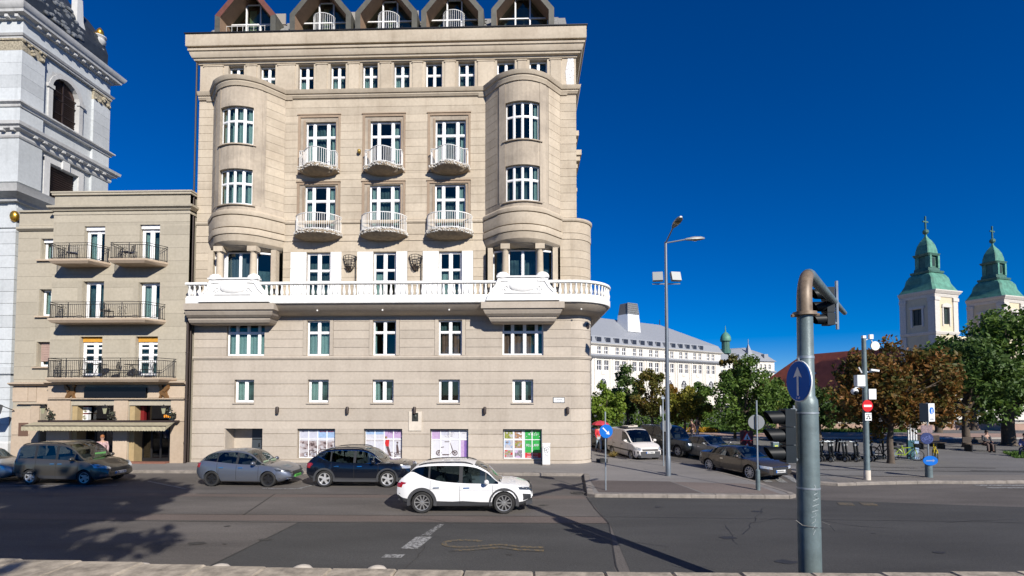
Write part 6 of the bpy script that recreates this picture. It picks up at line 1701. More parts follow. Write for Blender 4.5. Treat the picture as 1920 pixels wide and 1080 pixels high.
class Car:
    """x forward, y to the left, origin on the ground at mid wheelbase"""
    def __init__(s, **k): s.__dict__.update(k)
    def hw(s, x):
        """half width in plan, rounded at both ends"""
        f = 1.0
        a = (x - (s.xf - s.nose))/s.nose; b = ((s.xr + s.tailr) - x)/s.tailr
        if a > 0: f *= (1 - min(a, 1)**2.2*s.nosew)
        if b > 0: f *= (1 - min(b, 1)**2.4*s.tailw)
        return s.W*f
    def ring(s, x):
        w = s.hw(x); sh = interp(s.sh, x); rf = interp(s.roof, x); zb = interp(s.zb, x)
        hc = max(0.0, rf-sh-0.03); t = min(1, hc/0.42); t = t*t*(3-2*t)
        wr = s.wr*w/s.W
        def L(a, b): return a+(b-a)*t
        zm = zb+(sh-zb)*0.42
        P = [(0, zb), (w*.86, zb), (w*.955, zb+.05), (w*.992, zb+(sh-zb)*.22), (w*1.0, zm), (w*.985, zb+(sh-zb)*.72), (w*.962, sh-.05), (w*.94, sh)]
        wb = w*.925
        up = interp(s.wl, x)*t if s.wl else 0
        hc2 = hc-up
        P += [(L(w*.90, wb-(wb-wr)*.85*up/max(hc, .1)), sh+up+L(.012, .022)), (L(w*.80, wr+(wb-wr)*.12), sh+L(.03, .02+hc*.84)), (L(w*.70, wr*.955), sh+L(.042, .02+hc*.95)), (L(w*.45, wr*.6), sh+L(.06, .03+hc)), (0, sh+L(.07, .03+hc+.025))]
        # wheel arches lift the lower edge
        for xc in (s.wb/2, -s.wb/2):
            dx = x-xc
            if abs(dx) < s.ra:
                za = s.r + math.sqrt(s.ra**2-dx*dx)
                P = [(y, max(z, min(za, sh-.12)) if i < 6 else z) for i, (y, z) in enumerate(P)]
        return P
    def side(s, x, z):
        P = s.ring(x)
        best = None
        for (y0, z0), (y1, z1) in zip(P[1:], P[2:]):
            if min(z0, z1) <= z <= max(z0, z1) and abs(z1-z0) > 1e-6:
                y = y0+(y1-y0)*(z-z0)/(z1-z0); best = y if best is None else max(best, y)
        return best if best is not None else (P[7][0] if z > P[4][1] else P[2][0])
    def nosex(s, y, z, front=True):
        y = abs(y); n = 60
        for i in range(n*2):
            x = (s.xf - 0.012*i) if front else (s.xr + 0.012*i)
            P = s.ring(x)
            if P[0][1]-.3 <= z <= P[-1][1]+.02 and s.side(x, z) >= y: return x
        return s.xf-1 if front else s.xr+1
    def patch(s, parent, name, mat, ys, zlo, zhi, front=True, off=.012, n=8, m=3):
        mb = MB(); vs = []; sg = 1 if front else -1
        for i in range(n+1):
            y = ys[0]+(ys[1]-ys[0])*i/n; f = i/n
            a = zlo[0]+(zlo[1]-zlo[0])*f; b = zhi[0]+(zhi[1]-zhi[0])*f
            for j in range(m+1):
                z = a+(b-a)*j/m
                vs.append((s.nosex(y, z, front)+sg*off, y*1.004, z))
        k = len(vs)
        vs += [(x-sg*(off+.03), y, z) for x, y, z in vs]
        fs = []
        for i in range(n):
            for j in range(m): fs.append((i*(m+1)+j, (i+1)*(m+1)+j, (i+1)*(m+1)+j+1, i*(m+1)+j+1))
        edge = [i*(m+1) for i in range(n+1)] + [n*(m+1)+j for j in range(1, m+1)] + [i*(m+1)+m for i in range(n-1, -1, -1)] + [j for j in range(m-1, 0, -1)]
        for a, b in zip(edge, edge[1:]+edge[:1]): fs.append((a, b, b+k, a+k))
        mb.add(vs, fs)
        return mb.build(name, mat, parent, smooth=35)
    def sidepatch(s, parent, name, mat, pts, sgn, off=.012, th=.03):
        """polygon in side view (x,z) laid on the flank"""
        mb = MB(); vs = [(x, sgn*(s.side(x, z)+off), z) for x, z in pts]; k = len(vs)
        vs += [(x, y-sgn*(th+off), z) for x, y, z in vs]
        mb.add(vs, [tuple(range(k))] + [(i, (i+1) % k, (i+1) % k+k, i+k) for i in range(k)])
        return mb.build(name, mat, parent, smooth=35)
    def strip(s, parent, name, mat, pts, wd, sgn=1, off=.01):
        mb = MB()
        P = [Vector((x, z)) for x, z in pts]
        for i in range(len(P)-1):
            d = (P[i+1]-P[i]).normalized(); n = Vector((-d.y, d.x))*wd/2
            q = [P[i]-n, P[i+1]-n, P[i+1]+n, P[i]+n]
            mb.add([(v.x, sgn*(s.side(v.x, v.y)+off), v.y) for v in q], [(0, 1, 2, 3)])
        return mb.build(name, mat, parent)
    def build(s, name, label, loc, rz, paint, group=None, both=True):
        root = thing(name, label, 'car' if 'van' not in name else 'van', loc, rz, group)
        s.root = root
        keys = set([s.xf, s.xr, s.xw0, s.xw1, s.xb0, s.xb1] + s.doors + s.pill)
        for xc in (s.wb/2, -s.wb/2):
            for k in range(13): keys.add(xc + s.ra*math.cos(PI*k/12)*.9999)
        for k in range(9): keys.add(s.xf - s.nose*(k/8)**1.6); keys.add(s.xr + s.tailr*(k/8)**1.6)
        k = s.xr
        while k < s.xf: keys.add(k); k += .13
        xs = sorted(keys)
        q = [xs[0]]
        must = set(s.doors + s.pill + [s.xw0, s.xw1, s.xb0, s.xb1, s.xf])
        for x in xs[1:]:
            if x - q[-1] < .012 and x not in must: continue
            if x - q[-1] < .012 and q[-1] not in must and len(q) > 1: q.pop()
            q.append(x)
        xs = q
        rings = [s.ring(x) for x in xs]; m = len(rings[0])
        out = {}
        def put(key, sgn, i, j):
            mb = out.setdefault(key, MB())
            q = [(xs[i], sgn*rings[i][j][0], rings[i][j][1]), (xs[i+1], sgn*rings[i+1][j][0], rings[i+1][j][1]), (xs[i+1], sgn*rings[i+1][j+1][0], rings[i+1][j+1][1]), (xs[i], sgn*rings[i][j+1][0], rings[i][j+1][1])]
            mb.add(q, [(0, 1, 2, 3)])
        for i in range(len(xs)-1):
            xm = (xs[i]+xs[i+1])/2
            hc = interp(s.roof, xm)-interp(s.sh, xm)
            for sgn in (1, -1):
                for j in range(m-1):
                    key = 'body'
                    if j == 0: key = 'underbody'
                    elif j in (1, 2) and s.sill: key = 'sill'
                    elif 1 <= j <= 7:
                        for d in range(len(s.doors)-1):
                            if s.doors[d] <= xm <= s.doors[d+1] and s.is_door[d]: key = 'door%d%d' % (d, sgn)
                    if j == 8 and hc > .07 and s.glass[0] < xm < s.glass[1]:
                        key = 'sg'
                        for d in range(len(s.pill)//2):
                            if s.pill[2*d] <= xm <= s.pill[2*d+1]: key = 'pillar'
                        if key == 'sg': key = 'sg%d%d' % (sum(1 for d in range(len(s.pill)//2) if xm > s.pill[2*d+1]), sgn)
                        if hasattr(s, 'panelvan') and xm < s.panelvan: key = 'body'
                    if j in (10, 11) and s.xw1 <= xm <= s.xw0: key = 'windshield'
                    if j in (10, 11) and s.xb0 <= xm <= s.xb1: key = 'rear_window'
                    put(key, sgn, i, j)
        for i in (0, len(xs)-1):
            P = rings[i]; poly = [(xs[i], y, z) for y, z in P] + [(xs[i], -y, z) for y, z in P[-2:0:-1]]
            out['body'].add(poly, [tuple(range(len(poly)))])
        def finish(mb, nm, mat, **kw):
            # weld
            me_v = {}; idx = []
            for v in mb.v:
                kx = (round(v[0], 4), round(v[1], 4), round(v[2], 4)); idx.append(me_v.setdefault(kx, len(me_v)))
            nb = MB(); nb.v = list(me_v.keys())
            for f in mb.f:
                g = []
                for i in f:
                    if idx[i] not in g: g.append(idx[i])
                if len(g) > 2: nb.f.append(tuple(g)); nb.m.append(0)
            return nb.build(nm, mat, root, smooth=38, **kw)
        for key, mb in out.items():
            if key == 'body': body = finish(mb, 'body', paint)
            elif key == 'underbody': finish(mb, 'underbody', M['under'])
            elif key == 'sill': finish(mb, 'sill', M['clad'])
            elif key.startswith('door'): s_ = finish(mb, 'door', paint)
            elif key.startswith('sg'): finish(mb, 'side_window', M['carglass'])
            elif key == 'pillar': finish(mb, 'pillar', M['trim'])
            else: finish(mb, key, M['carglass'])
        # door gaps as fine dark recess strips
        for sgn in ((1, -1) if both else (-1,)):
            for x in s.doors:
                P = s.ring(x); s.strip(root, 'door_gap', M['under'], [(x, P[2][1]+.03+(P[7][1]-P[2][1]-.04)*k/8) for k in range(9)], .012, sgn, .004)
            for hx in s.handles: s.sidepatch(root, 'handle', s.handle_mat, [(hx-.1, s.hz-.012), (hx+.1, s.hz-.006), (hx+.1, s.hz+.022), (hx-.1, s.hz+.016)], sgn, .03)
        # dark lining so that the cabin reads as a room
        fl = MB(); fl.box(s.xb1-.1, s.xw0+.2, -s.W*.84, s.W*.84, interp(s.zb, 0)+.06, interp(s.zb, 0)+.1); fl.box(s.xw0-.15, s.xw0+.15, -s.W*.8, s.W*.8, interp(s.sh, s.xw0)-.2, interp(s.sh, s.xw0)-.05); fl.build('dashboard', M['under'], root)
        for (sx, sy) in s.seats:
            t = MB(); zf = interp(s.zb, 0)+.1; top = interp(s.roof, sx)-.22
            t.cbox((sx+.22, sy, zf+.22), (.5, .46, .2)); t.cbox((sx-.08, sy, zf+.5), (.14, .46, top-zf-.5), M=Matrix.Rotation(R(-8), 3, 'Y')); t.sphere((sx-.12, sy, top), (.07, .13, .1), 8)
            t.build('seat', M['seat'], root, smooth=40)
        # wheels
        w0 = None
        for xc in (s.wb/2, -s.wb/2):
            for sgn in (1, -1):
                yw = sgn*(s.W-.135)
                if w0 is None:
                    r, tw, rr_ = s.r, .115, s.rr
                    t = MB(); RX = Matrix.Rotation(R(90), 3, 'X')
                    t.lathe([(rr_, -tw*.7), (rr_+.02, -tw*.95), (r-.03, -tw), (r-.006, -tw*.8), (r, -tw*.4), (r, tw*.4), (r-.006, tw*.8), (r-.03, tw), (rr_+.02, tw*.95), (rr_, tw*.7), (rr_, -tw*.7)], 32, M=RX, caps=False)
                    w0 = t.build('wheel', M['tyre'], root, smooth=30, loc=(xc, yw, s.r))
                    w0.rotation_euler = (0, 0, 0)
                    b_ = MB(); b_.lathe([(.001, .03), (rr_-.03, .03), (rr_, .10)], 32, M=RX, caps=False); barrel = b_.build('rim_barrel', M['rimdark'], w0, smooth=40)
                    sp = MB()
                    for k in range(s.spokes):
                        a = 2*PI*k/s.spokes; tw_ = s.twist
                        pts = []
                        for f, wd in ((.16, s.spw), (.55, s.spw*.9), (.97, s.spw*1.15)):
                            aa = a+tw_*f; rad = rr_*f
                            for q, yy in ((-1, -.055), (1, -.055), (1, -.015), (-1, -.015)):
                                pts.append((rad*math.cos(aa)-q*wd*math.sin(aa), yy-.035*(f if s.dish else 0)-.02, rad*math.sin(aa)+q*wd*math.cos(aa)))
                        sp.add(pts, [(0, 1, 5, 4), (1, 2, 6, 5), (2, 3, 7, 6), (3, 0, 4, 7), (4, 5, 9, 8), (5, 6, 10, 9), (6, 7, 11, 10), (7, 4, 8, 11), (0, 3, 2, 1), (8, 9, 10, 11)])
                    sp.lathe([(.001, -.075), (.03, -.075), (.06, -.06), (.065, .0)], 14, M=Matrix.Rotation(0, 3, 'X') @ RX @ Matrix.Rotation(PI, 3, 'X'))
                    sp.lathe([(rr_-.016, .075), (rr_-.016, .10), (rr_+.006, .105), (rr_+.006, .08), (rr_-.016, .075)], 32, M=RX, caps=False)
                    rim = sp.build('rim', s.rim_mat, w0, smooth=35); s.kidsw = (barrel, rim)
                    if sgn > 0: w0.rotation_euler = (0, 0, PI)
                else:
                    o = linked('wheel', w0, root, (xc, yw, s.r), PI if sgn > 0 else 0)
                    for nm, kk in zip(('rim_barrel', 'rim'), s.kidsw): linked(nm, kk, o)
        if s.arch:
            for xc in (s.wb/2, -s.wb/2):
                for sgn in (1, -1):
                    mb = MB(); n = 18; vs = []
                    for k in range(n+1):
                        a = PI*k/n; a = -R(s.archdeg) + (PI+2*R(s.archdeg))*k/n
                        for rad, o in ((s.ra-.01, -.06), (s.ra-.01, .022), (s.ra+s.arch, .014), (s.ra+s.arch, -.03)):
                            sq = 1.0
                            x, z = xc+rad*math.cos(a), s.r+rad*math.sin(a)
                            vs.append((x, sgn*(max(s.side(x, max(z, interp(s.zb, x)+.06)), s.side(xc, s.r+s.ra+.05)*.985)+o), z))
                    mb.add(vs, [(4*k+j, 4*k+4+j, 4*k+4+(j+1) % 4, 4*k+(j+1) % 4) for k in range(n) for j in range(4)] + [(0, 1, 2, 3), (4*n, 4*n+3, 4*n+2, 4*n+1)])
                    mb.build('wheel_arch', M['clad'], root, smooth=40)
        for sgn in (1, -1):
            mx = s.mirx; zz = interp(s.sh, mx)+.10
            mb = MB(); mb.sphere((mx, sgn*(s.W+.10), zz), (.09, .12, .085), 12); mb.tube([(mx+.03, sgn*(s.W*.9), zz-.1), (mx, sgn*(s.W+.06), zz-.05)], .03, 6)
            mb.build('mirror', s.mirmat or paint, root, smooth=60)
        if s.rails:
            for sgn in (1, -1):
                mb = MB(); pts = []
                for k in range(15):
                    x = s.rails[0]+(s.rails[1]-s.rails[0])*k/14; P = s.ring(x); e = min(1, min(k, 14-k)/1.5)
                    pts.append((x, sgn*P[10][0]*.985, P[10][1]+.012+.035*e))
                mb.tube(pts, .02, 6); mb.build('roof_rail', M['trim'] if s.rails_dark else M['chrome'], root, smooth=40)
        return root
def sprops(**k):
    d = dict(nose=.55, nosew=.28, tailr=.4, tailw=.16, sill=True, arch=.07, archdeg=12, spokes=10, spw=.022, twist=0.0, dish=False, rim_mat=M['rim'], rr=.225, seats=[(.15, -.38), (.15, .38), (-.75, -.38), (-.75, .38)],
             wl=None, rails=None, rails_dark=True, mirmat=None, handle_mat=M['chrome'])
    d.update(k); return Car(**d)
def paint(name, col, metal=0.0, rough=.32, var=0):
    return plain(name, col, rough, metal, coat=.8, var=var)

# ---- white crossover SUV crossing in front
c = sprops(xf=2.26, xr=-2.20, W=.90, wb=2.70, r=.352, rr=.25, ra=.40, wr=.66, nose=.65, nosew=.30, tailr=.5, tailw=.14,
    zb=[(-2.2, .52), (-1.95, .34), (-1.3, .24), (1.3, .23), (1.9, .27), (2.26, .46)],
    sh=[(-2.2, .92), (-2.14, 1.02), (-1.7, 1.12), (-1.2, 1.09), (-.6, 1.005), (.3, .955), (.95, .95), (1.5, .945), (1.95, .86), (2.16, .76), (2.26, .62)],
    roof=[(-2.2, .94), (-2.16, 1.06), (-2.0, 1.24), (-1.62, 1.52), (-1.35, 1.585), (-.7, 1.64), (-.1, 1.648), (.35, 1.59), (.8, 1.37), (1.26, 1.06), (1.45, .99), (2.0, .87), (2.26, .64)],
    xw0=1.24, xw1=.36, xb0=-2.14, xb1=-1.62, doors=[-1.08, -.1, .98], is_door=[1, 1], pill=[-1.16, -1.10, -.14, -.02, .72, .76], glass=(-1.88, 1.16), handles=[-.88, .12], hz=.84, mirx=.78, rails=(-1.5, .3), arch=.095, wl=[(-2.0, .30), (-1.75, .24), (-1.4, .10), (-1.1, .02), (-.8, 0), (1, 0)])
c.rim_mat = M['rimgrey']; c.spw = .018
white = plain('white_car_paint', (0.70, 0.70, 0.70), 0.2, coat=.6)
root = c.build('sport_utility_car', 'white crossover car with black wheel arch trim driving right past the building', (-2.12, 17.55, 0), R(0), white)
for sg in (-1, 1):
    c.sidepatch(root, 'lower_cladding', M['clad'], [(-.98, .25), (.95, .25), (.95, .37), (0, .42), (-.98, .36)], sg, .016)
    c.patch(root, 'headlight', M['lampdark'], (sg*.84, sg*.44), (.79, .70), (.88, .80)); c.patch(root, 'fog_light', M['trim'], (sg*.82, sg*.66), (.44, .50), (.66, .62)); c.patch(root, 'tail_light', M['tail'], (sg*.84, sg*.45), (.84, .90), (1.0, .97), False)
    c.sidepatch(root, 'tail_light_wrap', M['tail'], [(-2.1, .92), (-1.92, .96), (-1.86, 1.0), (-2.06, 1.03)], sg, .012)
    c.sidepatch(root, 'bumper_corner', M['clad'], [(-2.16, .5), (-1.82, .36), (-1.78, .42), (-2.12, .66)], sg, .014)
    c.strip(root, 'crease_shade_line', M['sign_back'], [(-1.3, .80), (-.4, .775), (.6, .76), (1.3, .78)], .006, sg, .002)  # flat grey line paints the shade of the body crease
c.patch(root, 'grille', M['trim'], (-.5, .5), (.58, .58), (.80, .80)); c.patch(root, 'front_bumper_trim', M['clad'], (-.72, .72), (.28, .28), (.44, .44)); c.patch(root, 'rear_bumper_trim', M['clad'], (-.76, .76), (.42, .42), (.62, .62), False)
c.patch(root, 'number_plate', M['plate'], (-.26, .26), (.47, .47), (.57, .57), off=.03)

def lettered(c, root, ys, z0, z1, mat=None, seed=1, blue=True):
    """number plate, too small to read: blue band and dark strokes"""
    pl = c.patch(root, 'number_plate', mat or M['plate'], ys, (z0, z0), (z1, z1), off=.03, n=2, m=1)
    x = c.nosex(0, (z0+z1)/2)+.036; p = MB(); rr_ = random.Random(seed); h = (z1-z0)*.62
    y = ys[0]
    if blue: p.add([(x, ys[0], z0+.005), (x, ys[0]+.045, z0+.005), (x, ys[0]+.045, z1-.005), (x, ys[0], z1-.005)], [(0, 1, 2, 3)], 1)
    y = ys[0]+.06
    while y < ys[1]-.05:
        t = .014
        for a, b in ((y, y+t), (y+.03, y+.03+t)):
            if rr_.random() < .85: p.add([(x, a, z0+.02), (x, b, z0+.02), (x, b, z0+.02+h), (x, a, z0+.02+h)], [(0, 1, 2, 3)], 0)
        zz = rr_.choice([z0+.02, z0+.02+h*.45, z0+.02+h-t]); p.add([(x+.0005, y, zz), (x+.0005, y+.044, zz), (x+.0005, y+.044, zz+t), (x+.0005, y, zz+t)], [(0, 1, 2, 3)], 0)
        y += .062
    p.build('plate_lettering', [M['ink'], M['sign_blue']], root, recalc=False)

# ---- dark blue SUV parked at the kerb
c = sprops(xf=2.28, xr=-2.16, W=.91, wb=2.68, r=.350, rr=.245, ra=.395, wr=.66, nose=.6, tailr=.55, tailw=.18, rim_mat=M['rim'], spokes=5, spw=.045, twist=.25,
    zb=[(-2.16, .5), (-1.95, .34), (-1.3, .24), (1.3, .23), (1.9, .27), (2.28, .44)],
    sh=[(-2.16, .9), (-2.1, 1.02), (-1.7, 1.08), (-.9, 1.03), (.3, .985), (1.0, .99), (1.5, 1.0), (1.95, .95), (2.2, .82), (2.28, .66)],
    roof=[(-2.16, .92), (-2.1, 1.08), (-1.75, 1.42), (-1.4, 1.55), (-.7, 1.63), (-.1, 1.635), (.35, 1.58), (.75, 1.38), (1.2, 1.10), (1.4, 1.05), (2.1, .93), (2.28, .68)],
    xw0=1.18, xw1=.34, xb0=-2.08, xb1=-1.6, doors=[-1.05, -.08, .95], is_door=[1, 1], pill=[-1.12, -1.06, -.13, -.02, .70, .74], glass=(-1.72, 1.1), handles=[-.82, .16], hz=.88, mirx=.76, rails=(-1.4, .25), wl=[(-1.9, .26), (-1.6, .16), (-1.3, .05), (-1.0, 0), (1, 0)])
navyp = paint('dark_blue_car_paint', (0.004, 0.006, 0.012), .1, .2)
root = c.build('parked_suv', 'dark blue SUV with chrome window line parked between the grey hatchback and the white car', (-7.22, 22.1, 0), R(0), navyp)
for sg in (-1, 1):
    c.patch(root, 'headlight', M['lampglass'], (sg*.84, sg*.52), (.80, .78), (.94, .88)); c.patch(root, 'tail_light', M['tail'], (sg*.84, sg*.55), (.80, .86), (1.02, .98), False)
    c.sidepatch(root, 'tail_light_wrap', M['tail'], [(-2.12, .84), (-1.9, .9), (-1.82, .98), (-2.04, 1.02)], sg, .012)
    P = [(x, c.ring(x)[8][1]+.006) for x in [-1.66+.14*k for k in range(20)]]; c.strip(root, 'window_trim', M['chrome'], P, .018, sg, .012)
    P = [(x, c.ring(x)[9][1]+.0) for x in [-1.62+.14*k for k in range(20)]]; c.strip(root, 'window_trim', M['chrome'], P, .018, sg, .014)
    c.sidepatch(root, 'lower_cladding', M['clad'], [(-.95, .24), (.95, .24), (.95, .36), (-.95, .36)], sg, .014)
c.patch(root, 'grille', M['trim'], (-.5, .5), (.56, .56), (.86, .86)); lettered(c, root, (-.26, .26), .47, .58, seed=4)

# ---- grey electric hatchback
c = sprops(xf=2.12, xr=-2.0, W=.86, wb=2.48, r=.325, rr=.225, ra=.36, wr=.60, nose=.75, nosew=.34, tailr=.5, tailw=.2, arch=0, spokes=5, spw=.05, twist=.35, sill=False, rim_mat=M['rimdark'],
    zb=[(-2.0, .45), (-1.8, .3), (-1.2, .2), (1.2, .19), (1.7, .22), (2.12, .36)],
    sh=[(-2.0, .84), (-1.95, .95), (-1.6, 1.06), (-.9, 1.0), (.2, .915), (.9, .90), (1.35, .86), (1.8, .72), (2.02, .60), (2.12, .5)],
    roof=[(-2.0, .86), (-1.96, 1.0), (-1.75, 1.28), (-1.45, 1.42), (-.9, 1.505), (-.3, 1.53), (.15, 1.47), (.6, 1.25), (1.2, .92), (1.4, .87), (1.9, .70), (2.12, .52)],
    xw0=1.18, xw1=.14, xb0=-1.93, xb1=-1.5, doors=[-1.0, -.15, .82], is_door=[1, 1], pill=[-1.05, -1.0, -.2, -.1, .62, .66], glass=(-1.62, 1.1), handles=[-.80, .05], hz=.80, mirx=.66)
greyp = paint('blue_grey_car_paint', (0.15, 0.165, 0.20), .55, .28)
root = c.build('hatchback_car', 'blue grey hatchback with green number plate parked beside the entrance recess', (-12.16, 22.05, 0), R(-2), greyp)
for sg in (-1, 1):
    c.patch(root, 'headlight', M['lampdark'], (sg*.82, sg*.44), (.66, .58), (.76, .66)); c.patch(root, 'tail_light', M['tail'], (sg*.80, sg*.5), (.80, .84), (1.0, .96), False)
    c.patch(root, 'bumper_strip', M['chrome'], (sg*.80, sg*.5), (.34, .30), (.37, .33))
c.patch(root, 'grille', M['trim'], (-.42, .42), (.44, .44), (.62, .62)); lettered(c, root, (-.26, .26), .36, .47, M['plate_green'], 7, False)
for sg in (-1, 1): MB().box(.86, .87, sg*.3-.2, sg*.3+.2, .92, 1.06).build('dash_cloth', plain('pale_green_sunshade', (.35, .45, .3), .8), root)

# ---- brown grey passenger van
c = sprops(xf=2.16, xr=-2.10, W=.91, wb=2.52, r=.325, rr=.22, ra=.365, wr=.74, nose=.7, nosew=.3, tailr=.3, tailw=.1, arch=0, spokes=5, spw=.05, sill=True,
    zb=[(-2.1, .42), (-1.9, .3), (-1.2, .22), (1.2, .21), (1.7, .22), (2.16, .34)],
    sh=[(-2.1, .95), (-2.06, 1.05), (-1.5, 1.1), (0, 1.06), (.9, 1.02), (1.3, .99), (1.7, .86), (2.0, .74), (2.16, .6)],
    roof=[(-2.1, .98), (-2.07, 1.2), (-1.98, 1.55), (-1.7, 1.74), (-.8, 1.80), (0, 1.79), (.35, 1.72), (.8, 1.42), (1.25, 1.08), (1.5, .96), (2.0, .76), (2.16, .62)],
    xw0=1.22, xw1=.36, xb0=-2.08, xb1=-1.85, doors=[-1.0, -.05, .98], is_door=[1, 1], pill=[-1.12, -1.0, -.12, 0, .72, .76], glass=(-1.86, 1.12), handles=[-.2, .15], hz=.90, mirx=.8, rails=(-1.8, .2))
brownp = paint('brown_grey_car_paint', (0.085, 0.078, 0.066), .5, .3)
root = c.build('passenger_van', 'brown grey passenger van parked before the cafe in dappled shade', (-20.3, 22.3, 0), R(-2.5), brownp)
for sg in (-1, 1):
    c.patch(root, 'headlight', M['lampglass'], (sg*.86, sg*.5), (.74, .66), (.92, .76)); c.sidepatch(root, 'tail_light', M['tail'], [(-2.05, .78), (-1.96, .78), (-1.95, 1.0), (-2.03, 1.02)], sg, .012)
    c.patch(root, 'fog_light', M['chrome'], (sg*.80, sg*.6), (.36, .36), (.44, .44)); c.sidepatch(root, 'body_strip', M['trim'], [(-1.9, .46), (1.8, .44), (1.8, .50), (-1.9, .52)], sg, .012)
c.patch(root, 'grille', M['trim'], (-.5, .5), (.56, .56), (.70, .70)); lettered(c, root, (-.3, .26), .42, .53, seed=9)
MB().box(.95, .96, -.05, .5, 1.08, 1.3).build('sun_shade', plain('green_sun_shade', (.12, .35, .1), .8), root)

# ---- silver car cut by the left edge
c = sprops(xf=2.15, xr=-2.1, W=.88, wb=2.6, r=.32, rr=.22, ra=.36, wr=.62, nose=.6, tailr=.4, arch=0, spokes=6, spw=.04, sill=False,
    zb=[(-2.1, .42), (-1.9, .3), (0, .2), (1.7, .2), (2.15, .34)], sh=[(-2.1, .85), (-1.9, 1.0), (0, .94), (1.0, .93), (1.6, .86), (2.0, .72), (2.15, .58)],
    roof=[(-2.1, .88), (-1.9, 1.1), (-1.4, 1.42), (-.4, 1.5), (.2, 1.42), (1.1, .97), (1.4, .92), (2.0, .74), (2.15, .6)],
    xw0=1.08, xw1=.2, xb0=-1.95, xb1=-1.4, doors=[-1, -.1, .9], is_door=[1, 1], pill=[-1.1, -1.0, -.15, -.05], glass=(-1.7, 1.0), handles=[-.8, .1], hz=.8, mirx=.75)
silv = paint('silver_car_paint', (0.30, 0.32, 0.34), .6, .3)
root = c.build('silver_car', 'silver car at the far left, cut off by the edge of the picture', (-24.95, 22.6, 0), R(-2), silv)
for sg in (-1, 1): c.patch(root, 'headlight', M['lampglass'], (sg*.82, sg*.48), (.62, .58), (.76, .68))
c.patch(root, 'grille', M['trim'], (-.55, .55), (.38, .38), (.60, .60)); lettered(c, root, (-.26, .26), .34, .45, seed=13)

# ---- white delivery van in the side street
c = sprops(xf=2.12, xr=-2.1, W=.87, wb=2.62, r=.315, rr=.20, ra=.355, wr=.72, nose=.6, nosew=.24, tailr=.15, tailw=.06, arch=0, spokes=8, spw=.03, sill=False,
    zb=[(-2.1, .36), (-1.9, .28), (1.2, .22), (1.7, .22), (2.12, .36)], sh=[(-2.1, 1.06), (0, 1.06), (.9, 1.03), (1.35, .99), (1.8, .84), (2.05, .72), (2.12, .6)],
    roof=[(-2.1, 1.70), (-2.02, 1.78), (0, 1.80), (.35, 1.74), (.8, 1.44), (1.2, 1.1), (1.42, 1.0), (2.0, .74), (2.12, .62)],
    xw0=1.18, xw1=.36, xb0=-2.1, xb1=-2.05, doors=[-1.2, .0, .95], is_door=[1, 1], pill=[-1.0, -.9, .72, .76], glass=(-.9, 1.1), handles=[-1.0, .15], hz=.88, mirx=.85, panelvan=.05, handle_mat=M['trim'])
vanp = plain('white_van_paint', (0.66, 0.62, 0.58), .35, coat=.3, var=.05)
root = c.build('delivery_van', 'white delivery van with grey bumper parked round the corner of the tall building', (6.55, 31.7, 0), R(-75), vanp)
for sg in (-1, 1):
    c.patch(root, 'headlight', M['lampglass'], (sg*.84, sg*.56), (.72, .66), (.88, .80)); c.sidepatch(root, 'body_strip', M['trim'], [(-1.9, .56), (1.6, .56), (1.6, .63), (-1.9, .63)], sg, .014); c.patch(root, 'fog_light', M['lampglass'], (sg*.72, sg*.6), (.40, .40), (.47, .47))
c.patch(root, 'front_bumper', M['clad'], (-.84, .84), (.26, .26), (.62, .62), off=.02, n=14); c.patch(root, 'grille', M['trim'], (-.5, .5), (.64, .64), (.74, .74)); lettered(c, root, (-.26, .26), .50, .61, seed=15)
MB().box(-1.2, .2, -.55, .55, 1.83, 1.87).build('roof_rack', M['trim'], root)
t = MB(); t.box(-1.0, -.1, -.3, .1, 1.88, 1.94); t.box(-.8, -.2, .15, .4, 1.88, 1.98); t.build('roof_load', M['palestone'], root)

# ---- brown grey coupe turning out of the side street
c = sprops(xf=2.24, xr=-2.12, W=.90, wb=2.62, r=.33, rr=.25, ra=.37, wr=.58, nose=.6, nosew=.26, tailr=.5, tailw=.16, arch=0, spokes=10, spw=.022, sill=False,
    zb=[(-2.12, .42), (-1.9, .3), (0, .2), (1.7, .19), (2.24, .32)], sh=[(-2.12, .82), (-2.0, .96), (-1.4, .96), (0, .90), (1.0, .90), (1.6, .84), (2.05, .70), (2.24, .54)],
    roof=[(-2.12, .84), (-1.95, .98), (-1.5, 1.16), (-.9, 1.34), (-.3, 1.40), (.15, 1.36), (.6, 1.18), (1.1, .94), (1.4, .89), (2.1, .70), (2.24, .56)],
    xw0=1.08, xw1=.16, xb0=-1.75, xb1=-.95, doors=[-.55, .85], is_door=[1], pill=[-.62, -.54], glass=(-1.35, 1.0), handles=[-.4], hz=.78, mirx=.7, seats=[(.1, -.36), (.1, .36)])
coup = paint('taupe_car_paint', (0.075, 0.065, 0.055), .55, .26)
root = c.build('coupe_car', 'taupe coupe with bright alloy wheels at the mouth of the side street', (10.5, 25.3, 0), R(-68), coup)
for sg in (-1, 1):
    c.patch(root, 'headlight', M['lampglass'], (sg*.84, sg*.46), (.60, .56), (.72, .66))
    c.strip(root, 'sill_trim', M['chrome'], [(-.9, .30), (.9, .30)], .02, sg, .012)
c.patch(root, 'grille', M['trim'], (-.40, .40), (.32, .32), (.64, .64)); c.patch(root, 'grille_frame', M['chrome'], (-.42, .42), (.645, .645), (.665, .665)); lettered(c, root, (-.28, .28), .40, .52, seed=17)

